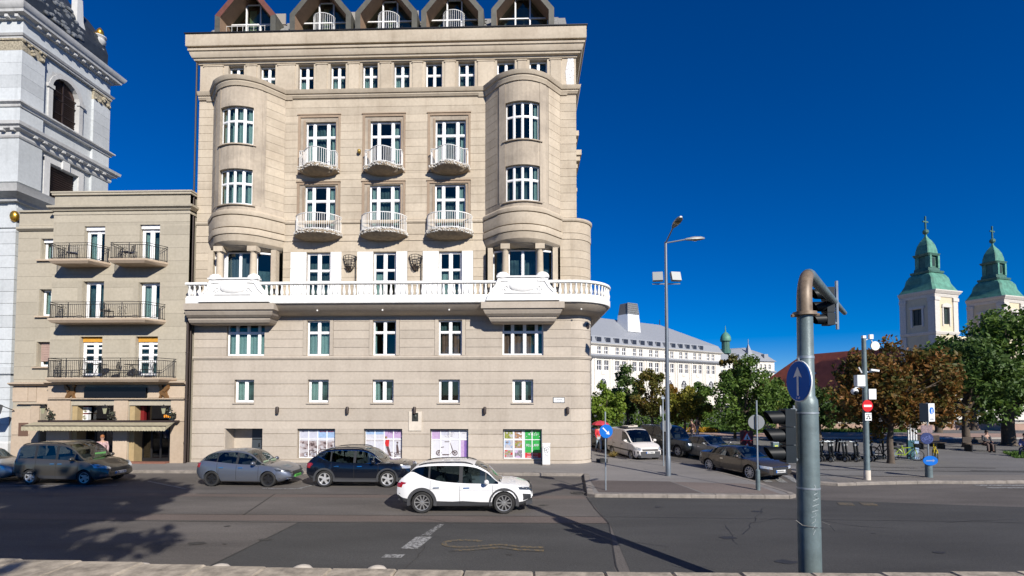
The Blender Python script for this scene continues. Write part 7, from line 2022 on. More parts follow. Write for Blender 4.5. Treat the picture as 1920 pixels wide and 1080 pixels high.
# ---- silver grey saloon, dark saloon and dark pickup further up the side street
c = sprops(xf=2.2, xr=-2.2, W=.86, wb=2.66, r=.315, rr=.21, ra=.35, wr=.60, nose=.55, tailr=.5, arch=0, spokes=7, spw=.035, sill=False,
    zb=[(-2.2, .4), (-1.9, .28), (0, .2), (1.7, .2), (2.2, .34)], sh=[(-2.2, .82), (-2.0, .96), (-1.3, .97), (0, .92), (1.0, .92), (1.6, .86), (2.05, .74), (2.2, .58)],
    roof=[(-2.2, .84), (-2.0, .98), (-1.55, 1.05), (-1.1, 1.30), (-.5, 1.42), (.1, 1.40), (.6, 1.2), (1.1, .97), (1.4, .92), (2.1, .74), (2.2, .6)],
    xw0=1.08, xw1=.12, xb0=-1.6, xb1=-.9, doors=[-.9, -.1, .85], is_door=[1, 1], pill=[-.95, -.88, -.15, -.05], glass=(-1.4, 1.0), handles=[-.7, .1], hz=.8, mirx=.7)
root = c.build('saloon_car', 'silver grey saloon driving down the side street behind the taupe coupe', (11.0, 31.2, 0), R(-70), paint('grey_silver_paint', (0.20, 0.20, 0.19), .5, .3))
for sg in (-1, 1): c.patch(root, 'headlight', M['lampglass'], (sg*.80, sg*.5), (.62, .58), (.74, .70))
c.patch(root, 'grille', M['trim'], (-.4, .4), (.5, .5), (.66, .66)); lettered(c, root, (-.26, .26), .36, .47, seed=18)
r3 = c.build('parked_dark_car', 'dark car parked behind the white delivery van', (4.75+.6, 37.0, 0), R(-70), paint('dark_green_paint', (0.018, 0.022, 0.024), .3, .3))
c = sprops(xf=2.4, xr=-2.4, W=.92, wb=3.0, r=.37, rr=.23, ra=.42, wr=.68, nose=.4, nosew=.16, tailr=.1, tailw=.04, arch=.05, spokes=6, spw=.04, sill=True,
    zb=[(-2.4, .55), (0, .36), (1.9, .36), (2.4, .5)], sh=[(-2.4, 1.1), (0, 1.08), (1.2, 1.08), (2.0, 1.05), (2.3, .95), (2.4, .8)],
    roof=[(-2.4, 1.76), (-2.3, 1.84), (-.2, 1.86), (.2, 1.80), (.7, 1.45), (1.05, 1.13), (2.2, 1.02), (2.4, .84)],
    xw0=1.02, xw1=.2, xb0=-2.4, xb1=-2.3, doors=[-1.0, -.1, .9], is_door=[1, 1], pill=[-1.0, -.9, -.15, -.03], glass=(-2.2, .95), handles=[-.8, .1], hz=.95, mirx=.75)
root = c.build('off_road_car', 'dark green off-road car driving in the side street behind the white van', (9.5, 33.8, 0), R(-64), paint('dark_offroad_paint', (0.02, 0.026, 0.026), .3, .3))
for sg in (-1, 1): c.patch(root, 'headlight', M['lampglass'], (sg*.8, sg*.6), (.78, .78), (.92, .92))
c.patch(root, 'grille', M['trim'], (-.5, .5), (.72, .72), (.92, .92)); lettered(c, root, (-.26, .26), .5, .61, seed=19)
# ================================================================ STREET FURNITURE
RXm = Matrix.Rotation(R(90), 3, 'X')
def disc(mb, c, r, th, ang, mi=None, n=28, sq=1.0):
    """upright disc whose face looks along angle ang (0: towards -y)"""
    mb.lathe([(.001, -th/2), (r, -th/2), (r, th/2), (.001, th/2)], n, c, mi, Matrix.Rotation(ang, 3, 'Z') @ RXm @ Matrix.Diagonal((1, sq, 1)))
def facing(ang): return Matrix.Rotation(ang, 3, 'Z')
def poly(mb, pts, c, ang, off, mi=None):
    A = facing(ang); mb.add([Vector(c) + A @ Vector((x, -off, z)) for x, z in pts], [tuple(range(len(pts)))], mi)
def arrow(L, wd, hd): return [(-wd, -L), (wd, -L), (wd, L-hd), (hd*.75, L-hd*1.15), (0, L), (-hd*.75, L-hd*1.15), (-wd, L-hd)]
def rot2(pts, a): return [(x*math.cos(a)-z*math.sin(a), x*math.sin(a)+z*math.cos(a)) for x, z in pts]
def signal_parts(root, c, ang, h=.96):
    """three-lamp head facing ang: casing, backplate, three lenses with visors"""
    A = facing(ang); s = h/3
    mb = MB()
    for k in range(3):
        mb.cbox(Vector(c) + A @ Vector((0, .09, h/2-s*(k+.5))), (.26, .18, s-.012), M=A)
    mb.build('signal_casing', plain('blue_grey_signal_casing', (0.010, 0.016, 0.022), .5, var=.1, spec=.2), root)
    for k in range(3):
        cc = Vector(c) + A @ Vector((0, 0, h/2-s*(k+.5)))
        l = MB(); l.lathe([(.001, .005), (.105, .005), (.11, -.01)], 20, cc, M=A @ RXm); l.build('lens', plain('unlit_lens_%d' % k, ((.06, .004, .004), (.06, .03, .004), (.004, .04, .02))[k], .2), root, smooth=40)
        v = MB(); n = 16; vs = []
        for i in range(n+1):
            a = R(-60) + R(300)*i/n; d = .32 - .07*(1-math.sin(a))
            for yy, r_ in ((.0, .125), (-d, .118)): vs.append(cc + A @ Vector((r_*math.cos(a), yy, r_*math.sin(a))))
        k0 = len(vs); vs += [Vector(v_)*1.0 + A @ Vector((0, 0, -.006)) for v_ in vs]
        v.add(vs, [(2*i, 2*i+2, 2*i+3, 2*i+1) for i in range(n)] + [(k0+2*i, k0+2*i+1, k0+2*i+3, k0+2*i+2) for i in range(n)])
        v.build('visor', M['black_plastic'], root, smooth=50, recalc=False)

# ---- big curved signal mast in the foreground
t = thing('signal_mast', 'thick grey green signal mast in the foreground with rusty curved arm reaching over the road', 'traffic light', (5.08, 9.4, 0))
mb = MB(); mb.lathe([(.19, 0), (.186, 3.70), (.18, 3.80), (.15, 3.86), (.139, 3.88), (.132, 5.40)], 24); mb.build('pole', M['mast'], t, smooth=35)
mb = MB(); 
for z in (2.2, 3.55): mb.lathe([(.19, z), (.194, z+.005), (.194, z+.03), (.19, z+.035)], 24, caps=False)
mb.lathe([(.137, 4.55), (.143, 4.555), (.143, 4.6), (.137, 4.605)], 24, caps=False); mb.build('clamp_band', M['galv'], t, smooth=30)
D = Vector((3.5, 4.5, 0)).normalized()
pts = [Vector((0, 0, 5.40)), Vector((0, 0, 5.62))]
for k in range(1, 11):
    a = R(90)*k/10; pts.append(Vector((0, 0, 5.62)) + Vector((0, 0, .58*math.sin(a))) + D*.58*(1-math.cos(a)))
for k in range(1, 6): pts.append(D*(.58+1.02*k) + Vector((0, 0, 6.20-.02*k)))
rr_ = [.13, .128] + [.126-.002*k for k in range(10)] + [.098-.011*k for k in range(5)]
MB().tube(pts[:9], rr_[:9], 20).build('bend', M['mast_top'], t, smooth=50)
MB().tube(pts[8:], rr_[8:], 16).build('arm', M['mast'], t, smooth=50)
mb = MB(); mb.lathe([(.13, 5.34), (.2, 5.35), (.2, 5.41), (.13, 5.42)], 20); mb.tube([(0, 0, 5.36), (.25, -.02, 5.36)], .03, 6); mb.tube([(0, 0, 5.36), (-.25, -.02, 5.34)], .03, 6); mb.build('flange', M['mast_top'], t, smooth=30)
c1 = D*3.78 + Vector((-.24, 0, 6.02))
signal_parts(t, c1, R(-90), .92)
mb = MB(); mb.tube([c1 + Vector((.3, 0, .62)), c1 + Vector((.3, 0, -.55))], .035, 8); mb.tube([c1 + Vector((.3, 0, .18)), c1+Vector((.12, 0, .18))], .03, 6); mb.tube([c1 + Vector((.3, 0, -.4)), c1+Vector((.12, 0, -.4))], .03, 6); mb.build('hanger', M['galv'], t, smooth=40)
signal_parts(t, (-.47, -.05, 3.16), R(-90), .97)
mb = MB(); mb.tube([(-.3, -.02, 3.62), (0, 0, 3.62)], .03, 6); mb.tube([(-.3, -.02, 2.72), (0, 0, 2.72)], .03, 6); mb.tube([(-.24, -.02, 2.7), (-.24, -.02, 3.7)], .018, 6); mb.build('bracket', M['galv'], t, smooth=40)
mb = MB()
for k in range(9):
    a0 = .6*k; mb.tube([(.19*math.sin(R(8)+.012*math.sin(a0*2))*1.0 - .02, -.189, 2.30-.1*k), (.03+.05*math.sin(a0), -.186, 2.26-.1*k), (-.03+.03*math.cos(a0), -.188, 2.22-.1*k)], .004, 3)
mb.build('scratched_graffiti', plain('pale_scribble', (.42, .46, .47), .6), t)
mb = MB(); mb.tube([(-.3, -.12, 1.66), (-.2, -.15, 1.58), (0, -.2, 1.55), (.2, -.1, 1.52)], .008, 5); mb.tube([(.19, -.05, 1.62), (.34, -.05, 1.56), (.42, -.06, 1.46)], .006, 5); mb.build('loose_strap', M['trim'], t)
t = thing('arrow_sign', 'round blue sign with white straight-ahead arrow fixed to the foreground signal mast', 'road sign', (4.86, 9.22, 4.14))
mb = MB(); disc(mb, (0, 0, 0), .37, .02, R(-86), 1); disc(mb, (-.012, 0, 0), .352, .02, R(-86), 0); mb.build('face', [M['sign_blue'], M['sign_white']], t, smooth=30)
mb = MB(); poly(mb, arrow(.26, .028, .17), (0, 0, 0), R(-86), .028); rr2 = random.Random(2); g = MB(); glyphs(g, -.05, .06, -.32, .04, 0, 0, rr2); g.warp(lambda x, y, z: tuple(facing(R(-86)) @ Vector((x, -.028, z)))); mb.merge(g); mb.build('arrow', M['sign_white'], t, recalc=False)
MB().tube([(0, .02, .42), (.04, .05, .3), (.04, .1, -.1)], .02, 6).build('bracket', M['galv'], t)

# ---- lamp post with two arms and floodlights
t = thing('street_lamp', 'tall grey street lamp with two lamp arms and two small floodlights at the corner', 'street lamp', (6.55, 23.96, PZ))
MB().lathe([(.125, 0), (.125, .9), (.105, .95), (.09, 5), (.06, 11.0)], 14).build('pole', M['lamp_grey'], t, smooth=40)
for (dx, dy, dz) in ((.15, -1.5, .55), (1.55, .1, .18)):
    L = math.hypot(dx, dy); u = Vector((dx/L, dy/L, 0)); e = Vector((dx*.6, dy*.6, 11.0+dz*.7))
    MB().tube([(0, 0, 10.95), e], .035, 8).build('arm', M['lamp_grey'], t, smooth=40)
    mb = MB(); ring_ = []
    side = Vector((-u.y, u.x, 0)); slope = dz/L*.5
    secs = [(0, .05, .05), (.12, .10, .07), (.4, .16, .11), (.75, .15, .10), (.92, .06, .05)]
    vs = []
    for (q, w_, h_) in secs:
        c_ = e + u*q + Vector((0, 0, slope*q)); 
        for (a, b) in ((-1, -.3), (1, -.3), (1, .3), (.5, 1), (-.5, 1), (-1, .3)): vs.append(c_ + side*w_*a + Vector((0, 0, h_*b)))
    mb.add(vs, [(6*i+j, 6*i+6+j, 6*i+6+(j+1) % 6, 6*i+(j+1) % 6) for i in range(4) for j in range(6)] + [(5, 4, 3, 2, 1, 0), (24, 25, 26, 27, 28, 29)])
    mb.build('lamp_head', M['sign_back'], t, smooth=40)
    MB().sphere(e + u*.5 + Vector((0, 0, slope*.5-.035)), (.16, .16, .05), 12).build('lamp_lens', plain('lamp_lens', (.25, .2, .1), .2), t, smooth=60)
for dx in (-.42, .42):
    mb = MB(); Rz_ = Matrix.Rotation(R(12 if dx > 0 else -8), 3, 'Z') @ Matrix.Rotation(R(-18), 3, 'X')
    mb.cbox((dx, -.1, 9.32), (.46, .16, .44), M=Rz_); mb.build('floodlight', M['sign_back'], t)
    mb = MB(); mb.lathe([(.001, 0), (.15, 0), (.17, -.03)], 16, (dx, -.19, 9.30), M=Rz_ @ RXm); mb.build('reflector', M['chrome'], t)
MB().tube([(-.65, 0, 9.0), (.65, 0, 9.0)], .03, 6).build('crossbar', M['galv'], t)

def post(name, label, cat, loc, h, r, base=None, mat=None):
    t = thing(name, label, cat, loc)
    MB().tube([(0, 0, 0), (0, 0, h)], r, 10).build('post', mat or M['galv'], t, smooth=40)
    if base: MB().lathe([(base[0], 0), (base[0], base[1]), (r, base[1]+.06)], 12).build('post_sleeve', M['mast'], t, smooth=40)
    return t
t = post('keep_right_sign', 'small round blue sign with diagonal white arrow on a slim post at the kerb tip', 'road sign', (3.09, 20.3, PZ), 3.1, .03)
mb = MB(); disc(mb, (.02, -.05, 2.33), .27, .02, R(8)); mb.build('face', M['sign_blue'], t, smooth=30)
mb = MB(); poly(mb, rot2(arrow(.19, .022, .11), R(-135)), (.02, -.05, 2.33), R(8), .016); mb.build('arrow', M['sign_white'], t)
t = post('sign_post', 'slim sign post with two round sign backs just behind the street lamp', 'road sign', (7.22, 27.3, PZ), 3.75, .035)
mb = MB(); disc(mb, (-.1, .05, 2.9), .3, .02, R(70)); mb.build('upper_sign', M['sign_white'], t); mb = MB(); disc(mb, (.15, .05, 2.1), .3, .02, R(160)); mb.build('lower_sign', M['sign_back'], t)
MB().cbox((0, 0, 3.6), (.16, .1, .12)).build('post_cap', M['galv'], t)
t = post('thin_sign_post', 'slim post with thick sleeve and grey round sign back before the taupe coupe', 'road sign', (9.12, 20.5, PZ), 3.55, .03, (.085, .78))
mb = MB(); disc(mb, (0, .05, 2.68), .30, .02, R(165)); mb.build('sign_back', M['sign_back'], t, smooth=30); MB().cbox((0, .03, 2.68), (.12, .04, .5)).build('clamp', M['trim'], t)
# ---- pole with no-entry sign and cameras
t = thing('no_entry_pole', 'grey pole with red no-entry sign, camera boxes and a white disc lamp on top', 'road sign', (15.06, 23.1, PZ))
MB().lathe([(.135, 0), (.13, .5), (.12, .55), (.115, 3), (.09, 6.3)], 14).build('pole', M['mast'], t, smooth=40)
MB().lathe([(.139, 0), (.136, .42), (.12, .45)], 14, caps=False).build('pole_foot', M['palestone'], t, smooth=40)
mb = MB(); disc(mb, (0, -.14, 3.28), .265, .02, R(10), 0); poly(mb, [(-.19, -.045), (.19, -.045), (.19, .045), (-.19, .045)], (0, -.14, 3.28), R(10), .016, 1); mb.build('no_entry_sign', [M['sign_red'], M['sign_white']], t)
mb = MB(); poly(mb, [(-.16, -.17), (.16, -.17), (.16, .17), (-.16, .17)], (.02, -.14, 2.80), R(10), .01, 0)
for (x, z) in ((-.07, -.08), (.07, -.08)): poly(mb, [(x+.04*math.cos(.7*k), z+.04*math.sin(.7*k)) for k in range(9)], (.02, -.14, 2.80), R(10), .016, 1)
poly(mb, [(-.08, -.06), (.0, .02), (.07, -.05), (.05, .03), (-.02, .06)], (.02, -.14, 2.80), R(10), .018, 1)
g = MB(); glyphs(g, -.12, .13, .08, .05, 0, 1, random.Random(5)); g.warp(lambda x, y, z: tuple(Vector((.02, -.14, 2.80)) + facing(R(10)) @ Vector((x, -.018, z)))); mb.merge(g)
mb.build('sub_plate', [M['sign_white'], M['ink']], t, recalc=False)
MB().cbox((-.24, -.02, 4.40), (.34, .26, .5)).build('control_box', M['sign_white'], t); MB().cbox((.24, -.02, 3.80), (.32, .24, .46)).build('control_box', M['sign_white'], t)
mb = MB(); mb.sphere((-.52, -.1, 3.92), .15, 12); mb.tube([(-.5, -.1, 4.08), (-.3, -.05, 4.12), (0, 0, 4.1)], .03, 6); mb.build('dome_camera', M['sign_white'], t, smooth=60)
mb = MB(); mb.sphere((-.52, -.17, 3.88), .105, 10); mb.build('camera_glass', M['black_plastic'], t, smooth=60)
mb = MB(); mb.tube([(0, 0, 4.78), (.5, -.05, 4.82)], .03, 6); mb.cbox((.38, -.1, 4.86), (.36, .1, .08), M=Matrix.Rotation(R(8), 3, 'Y')); mb.tube([(-.25, 0, 5.0), (-.12, 0, 4.75)], .03, 6); mb.build('bullet_camera', M['sign_white'], t)
mb = MB(); disc(mb, (.42, -.1, 5.95), .2, .06, R(5)); mb.build('disc_lamp', plain('opal_disc', (.75, .7, .6), .5), t, smooth=30)
mb = MB(); mb.tube([(0, 0, 6.2), (.3, -.02, 6.3), (.36, -.05, 6.05)], .025, 6); mb.cbox((.28, -.05, 6.36), (.16, .12, .2)); mb.cbox((0, 0, 6.36), (.14, .14, .12)); mb.build('top_bracket', M['sign_white'], t)
# ---- pedestrian zone column
t = thing('pedestrian_zone_sign', 'sign column with boxed pedestrian zone sign, pink plate, bicycle sign and low blue disc', 'road sign', (18.35, 23.9, PZ))
MB().lathe([(.15, 0), (.14, .9), (.05, .95)], 14).build('pedestal', M['mast'], t, smooth=40); MB().tube([(0, 0, .9), (0, 0, 3.4)], .03, 8).build('post', M['galv'], t)
bx = MB(); bx.box(-.24, .24, -.18, .18, 2.55, 3.38); bx.warp(lambda x, y, z: tuple(Matrix.Rotation(R(25), 3, 'Z') @ Vector((x, y, z)))); bx.build('sign_box', [plain('grey_green_box', (.10, .13, .13), .5)], t)
mb = MB(); A25 = R(25)
c0 = Matrix.Rotation(A25, 3, 'Z') @ Vector((0, -.18, 2.965)); poly(mb, [(-.235, -.41), (.235, -.41), (.235, .41), (-.235, .41)], c0, A25, .004, 0)
poly(mb, [(.17*math.cos(2*PI*k/24), .08+.17*math.sin(2*PI*k/24)) for k in range(24)], c0, A25, .008, 1)
for pl in ([(-.03, -.06), (.0, -.06), (.03, .04), (.05, .14), (.0, .17), (-.03, .1), (-.015, .02)], [(.03, -.06), (.06, -.06), (.05, .02), (.03, .03)], [(-.02, .2), (.02, .2), (.02, .23), (-.02, .23)]): poly(mb, pl, c0, A25, .012, 0)
g = MB(); glyphs(g, -.14, .15, -.33, .06, 0, 2, random.Random(8)); g.warp(lambda x, y, z: tuple(Vector(c0) + facing(A25) @ Vector((x, -.012, z)))); mb.merge(g); mb.build('pedestrian_panel', [M['sign_white'], M['sign_blue'], M['ink']], t, recalc=False)
MB().cbox((-.08, -.05, 2.2), (.5, .03, .34)).build('pink_plate', plain('sticker_covered_plate', (.2, .14, .15), .6, var=.6, scale=25), t)
mb = MB(); disc(mb, (-.1, -.07, 1.78), .26, .03, R(-10)); mb.build('bicycle_sign', plain('dull_sign_blue', (.01, .025, .12), .5), t)
g = MB(); bike(g, 0, -.05, .42, 0, 0); g.warp(lambda x, y, z: tuple(Vector((-.1, -.07, 1.78)) + facing(R(-10)) @ Vector((x, y-.03, z)))); g.build('bicycle_emblem', plain('pale_blue_emblem', (.12, .16, .4), .5), t, recalc=False)
mb = MB(); disc(mb, (-.05, -.17, .78), .33, .03, R(0), sq=.66); mb.build('low_disc', M['sign_blue'], t); mb = MB(); poly(mb, rot2(arrow(.2, .025, .1), R(-88)), (-.05, -.17, .78), 0, .02); mb.build('arrow', plain('faded_arrow', (.2, .24, .36), .5), t)
# ---- bike share totem
t = thing('bike_share_totem', 'blue and white striped totem standing behind the parked green bicycle', 'totem', (22.6, 30.6, PZ))
MB().box(-.3, .3, -.08, .08, 0, 1.1).build('base', plain('teal_panel', (.02, .08, .10), .4), t); MB().box(.05, .3, -.1, -.081, 0, 1.05).build('pale_panel', plain('pale_blue_panel', (.25, .35, .5), .4), t)
for k in range(4): MB().box(-.25+.15*k, -.2+.15*k, -.05, .05, 1.1, 2.05).build('stripe', M['sign_white'], t)
# ---- roadwork sign board, bins, stones
t = thing('roadwork_board', 'stacked red and white triangular warning signs on a stand at the edge of the square', 'road sign', (14.25, 33.5, PZ))
for z in (.85, .2):
    mb = MB(); mb.prism([(-.34, z-.06), (.34, z-.06), (.0, z+.55)], -.02, .02); mb.build('triangle', M['sign_red'], t)
    mb = MB(); mb.prism([(-.23, z), (.23, z), (.0, z+.42)], -.03, -.021); mb.build('triangle_field', M['sign_white'], t)
    mb = MB(); mb.add([(-.08, -.034, z+.03), (.1, -.034, z+.03), (.03, -.034, z+.14), (.04, -.034, z+.24), (-.03, -.034, z+.22), (-.02, -.034, z+.1)], [(0, 1, 2, 3, 4, 5)]); mb.build('figure', M['ink'], t)
MB().box(-.42, .42, .03, .06, .0, 1.45).build('board', plain('dark_red_board', (.10, .02, .02), .6), t); MB().box(-.45, .45, -.2, .3, 0, .06).build('foot', M['tyre'], t)
b0 = None
for x, lab in ((14.55, 'grey green bin with yellow label by the square, left of three'), (14.95, 'grey green bin with yellow label by the square, middle of three'), (15.35, 'grey green bin with yellow label by the square, right of three')):
    if b0 is None:
        b0 = thing('recycling_bin', lab, 'bin', (x, 30.4, PZ), 0, 'bins by the square')
        MB().box(-.17, .17, -.17, .17, 0, .95).build('casing', plain('bin_grey_green', (.10, .16, .15), .45), b0); MB().box(-.18, .18, -.18, .18, .95, 1.0).build('lid', M['galv'], b0); MB().box(-.09, .09, -.18, -.171, .6, .82).build('yellow_label', plain('yellow_label', (.5, .55, .1), .5), b0)
    else: dup(b0, (x, 30.4, PZ), 0, lab)
t = thing('rubber_block', 'dark heavy rubber sign foot lying at the rounded corner of the tall building', 'sign base', (4.15, 28.6, PZ), R(-6))
MB().cbox((0, 0, .09), (.62, .42, .18)).build('block', M['tyre'], t); MB().cbox((0, 0, .2), (.2, .16, .04)).build('socket', M['trim'], t)
def litter(x, y, lab):
    t = thing('drain_cover', lab, 'drain cover', (x, y, .0)); MB().lathe([(.3, 0.014), (.3, .02), (.001, .02)], 18).build('cover', M['dark_metal'], t); mb = MB()
    for k in range(4): mb.box(-.2, .2, -.17+.1*k, -.13+.1*k, .021, .026)
    mb.build('grate_bar', M['trim'], t)
litter(2.0, 20.3, 'round black drain cover in the road at the left tip of the kerb')
# ---- benches on the square
bn = thing('park_bench', 'dark wooden bench under the big green tree, seat of the dark clothed person', 'bench', (30.2, 34.9, PZ), R(5), 'benches on the square')
wood = plain('dark_bench_wood', (.04, .028, .02), .7, var=.2)
for k in range(4): MB().box(-.95, .95, -.25+.13*k, -.14+.13*k, .43, .47).build('seat_slat', wood, bn)
for k in range(3): MB().box(-.95, .95, .28, .31, .55+.13*k, .66+.13*k).build('back_slat', wood, bn)
for x in (-.8, .8): MB().box(x-.04, x+.04, -.24, .3, 0, .43).build('leg', M['dark_metal'], bn)
dup(bn, (28.0, 36.2, PZ), R(8), 'empty dark wooden bench left of the seated person under the green tree'); dup(bn, (33.6, 34.2, PZ), R(-4), 'empty dark wooden bench at the right edge of the picture')

# ---- e-scooters and bicycle
def wheel(parent, x, r, nm='wheel', tw=.03):
    mb = MB(); mb.lathe([(r-.035, -tw), (r-.01, -tw), (r, 0), (r-.01, tw), (r-.035, tw), (r-.035, -tw)], 18, (x, 0, r), M=RXm, caps=False); o = mb.build(nm, M['tyre'], parent, smooth=40)
    mb = MB(); mb.lathe([(.001, -.02), (r*.35, -.02), (r*.35, .02), (.001, .02)], 12, (x, 0, r), M=RXm)
    for k in range(5): a = 2*PI*k/5; mb.tube([(x, 0, r), (x+(r-.03)*math.cos(a), 0, r+(r-.03)*math.sin(a))], .008, 4)
    mb.build('hub', M['galv'], o); return o
sc = None
pos = [(16.1+.36*k, 29.45+.25*(k % 2)+.02*k, -62-7*((k*5) % 4)) for k in range(10)] + [(16.3+.36*k, 30.75+.2*(k % 3), 112+6*((k*3) % 5)) for k in range(9)] + [(20.35, 30.1, 30)]
ords = ['front row, number %s from the left' % q for q in ('one', 'two', 'three', 'four', 'five', 'six', 'seven', 'eight', 'nine', 'ten')] + ['back row, number %s from the left' % q for q in ('one', 'two', 'three', 'four', 'five', 'six', 'seven', 'eight', 'nine')] + ['alone nearest the russet tree']
for (x, y, a), od in zip(pos, ords):
    lab = 'black electric scooter parked on the square, ' + od
    if sc is None:
        sc = thing('electric_scooter', lab, 'scooter', (x, y, PZ), R(a), 'electric scooters parked on the square')
        wheel(sc, .5, .17, tw=.04); wheel(sc, -.45, .16, tw=.04)
        MB().box(-.38, .34, -.1, .1, .10, .20).build('deck', M['black_plastic'], sc)
        MB().tube([(.34, 0, .15), (.46, 0, .32), (.36, 0, 1.12)], .055, 8).build('stem', M['black_plastic'], sc, smooth=40)
        mb = MB(); mb.tube([(.33, -.26, 1.16), (.37, -.1, 1.12), (.37, .1, 1.12), (.33, .26, 1.16)], .018, 6); mb.build('handlebar', M['galv'], sc)
        MB().box(-.62, -.3, -.06, .06, .33, .37).build('mudguard', M['sign_back'], sc); MB().cbox((.44, 0, .95), (.08, .10, .10)).build('headlight', M['sign_back'], sc)
    else: dup(sc, (x, y, PZ), R(a), lab)
def bicycle(label, loc, rz, col, grp):
    t = thing('bicycle', label, 'bicycle', loc, rz, grp)
    wheel(t, .52, .33, tw=.022); wheel(t, -.52, .33, tw=.022)
    mb = MB()
    for a, b in (((-.52, .33), (-.05, .30)), ((-.05, .30), (.38, .80)), ((-.05, .30), (-.18, .86)), ((-.18, .78), (-.52, .33)), ((.36, .95), (.52, .33)), ((-.14, .7), (.38, .78))): mb.tube([(a[0], 0, a[1]), (b[0], 0, b[1])], .026, 6)
    mb.build('frame', col, t, smooth=40)
    mb = MB(); mb.tube([(.26, -.28, 1.05), (.36, -.1, 1.02), (.36, .1, 1.02), (.26, .28, 1.05)], .016, 6); mb.tube([(.36, 0, .95), (.36, 0, 1.02)], .02, 6); mb.build('handlebar', M['dark_metal'], t)
    MB().sphere((-.2, 0, .92), (.14, .08, .04), 10).build('saddle', M['black_plastic'], t)
    mb = MB(); mb.box(.42, .68, -.15, .15, .78, .98); mb.build('basket', M['black_plastic'], t)
    mb = MB(); n = 8; mb.tube([(-.52+.37*math.cos(R(20+16*k)), 0, .33+.37*math.sin(R(20+16*k))) for k in range(9)], .03, 5); mb.build('mudguard', col, t)
    return t
bicycle('share bicycle with yellow green frame parked right of the tree with russet leaves', (21.7, 29.9, PZ), R(-25), plain('lime_frame', (.30, .42, .03), .4), 'bicycles on the square')
bicycle('share bicycle with yellow mudguard parked beside the striped totem', (23.1, 29.6, PZ), R(60), plain('yellow_frame', (.5, .38, .02), .4), 'bicycles on the square')
bicycle('dark bicycle parked left of the trunk of the russet tree', (20.9, 30.6, PZ), R(-10), M['black_plastic'], 'bicycles on the square')

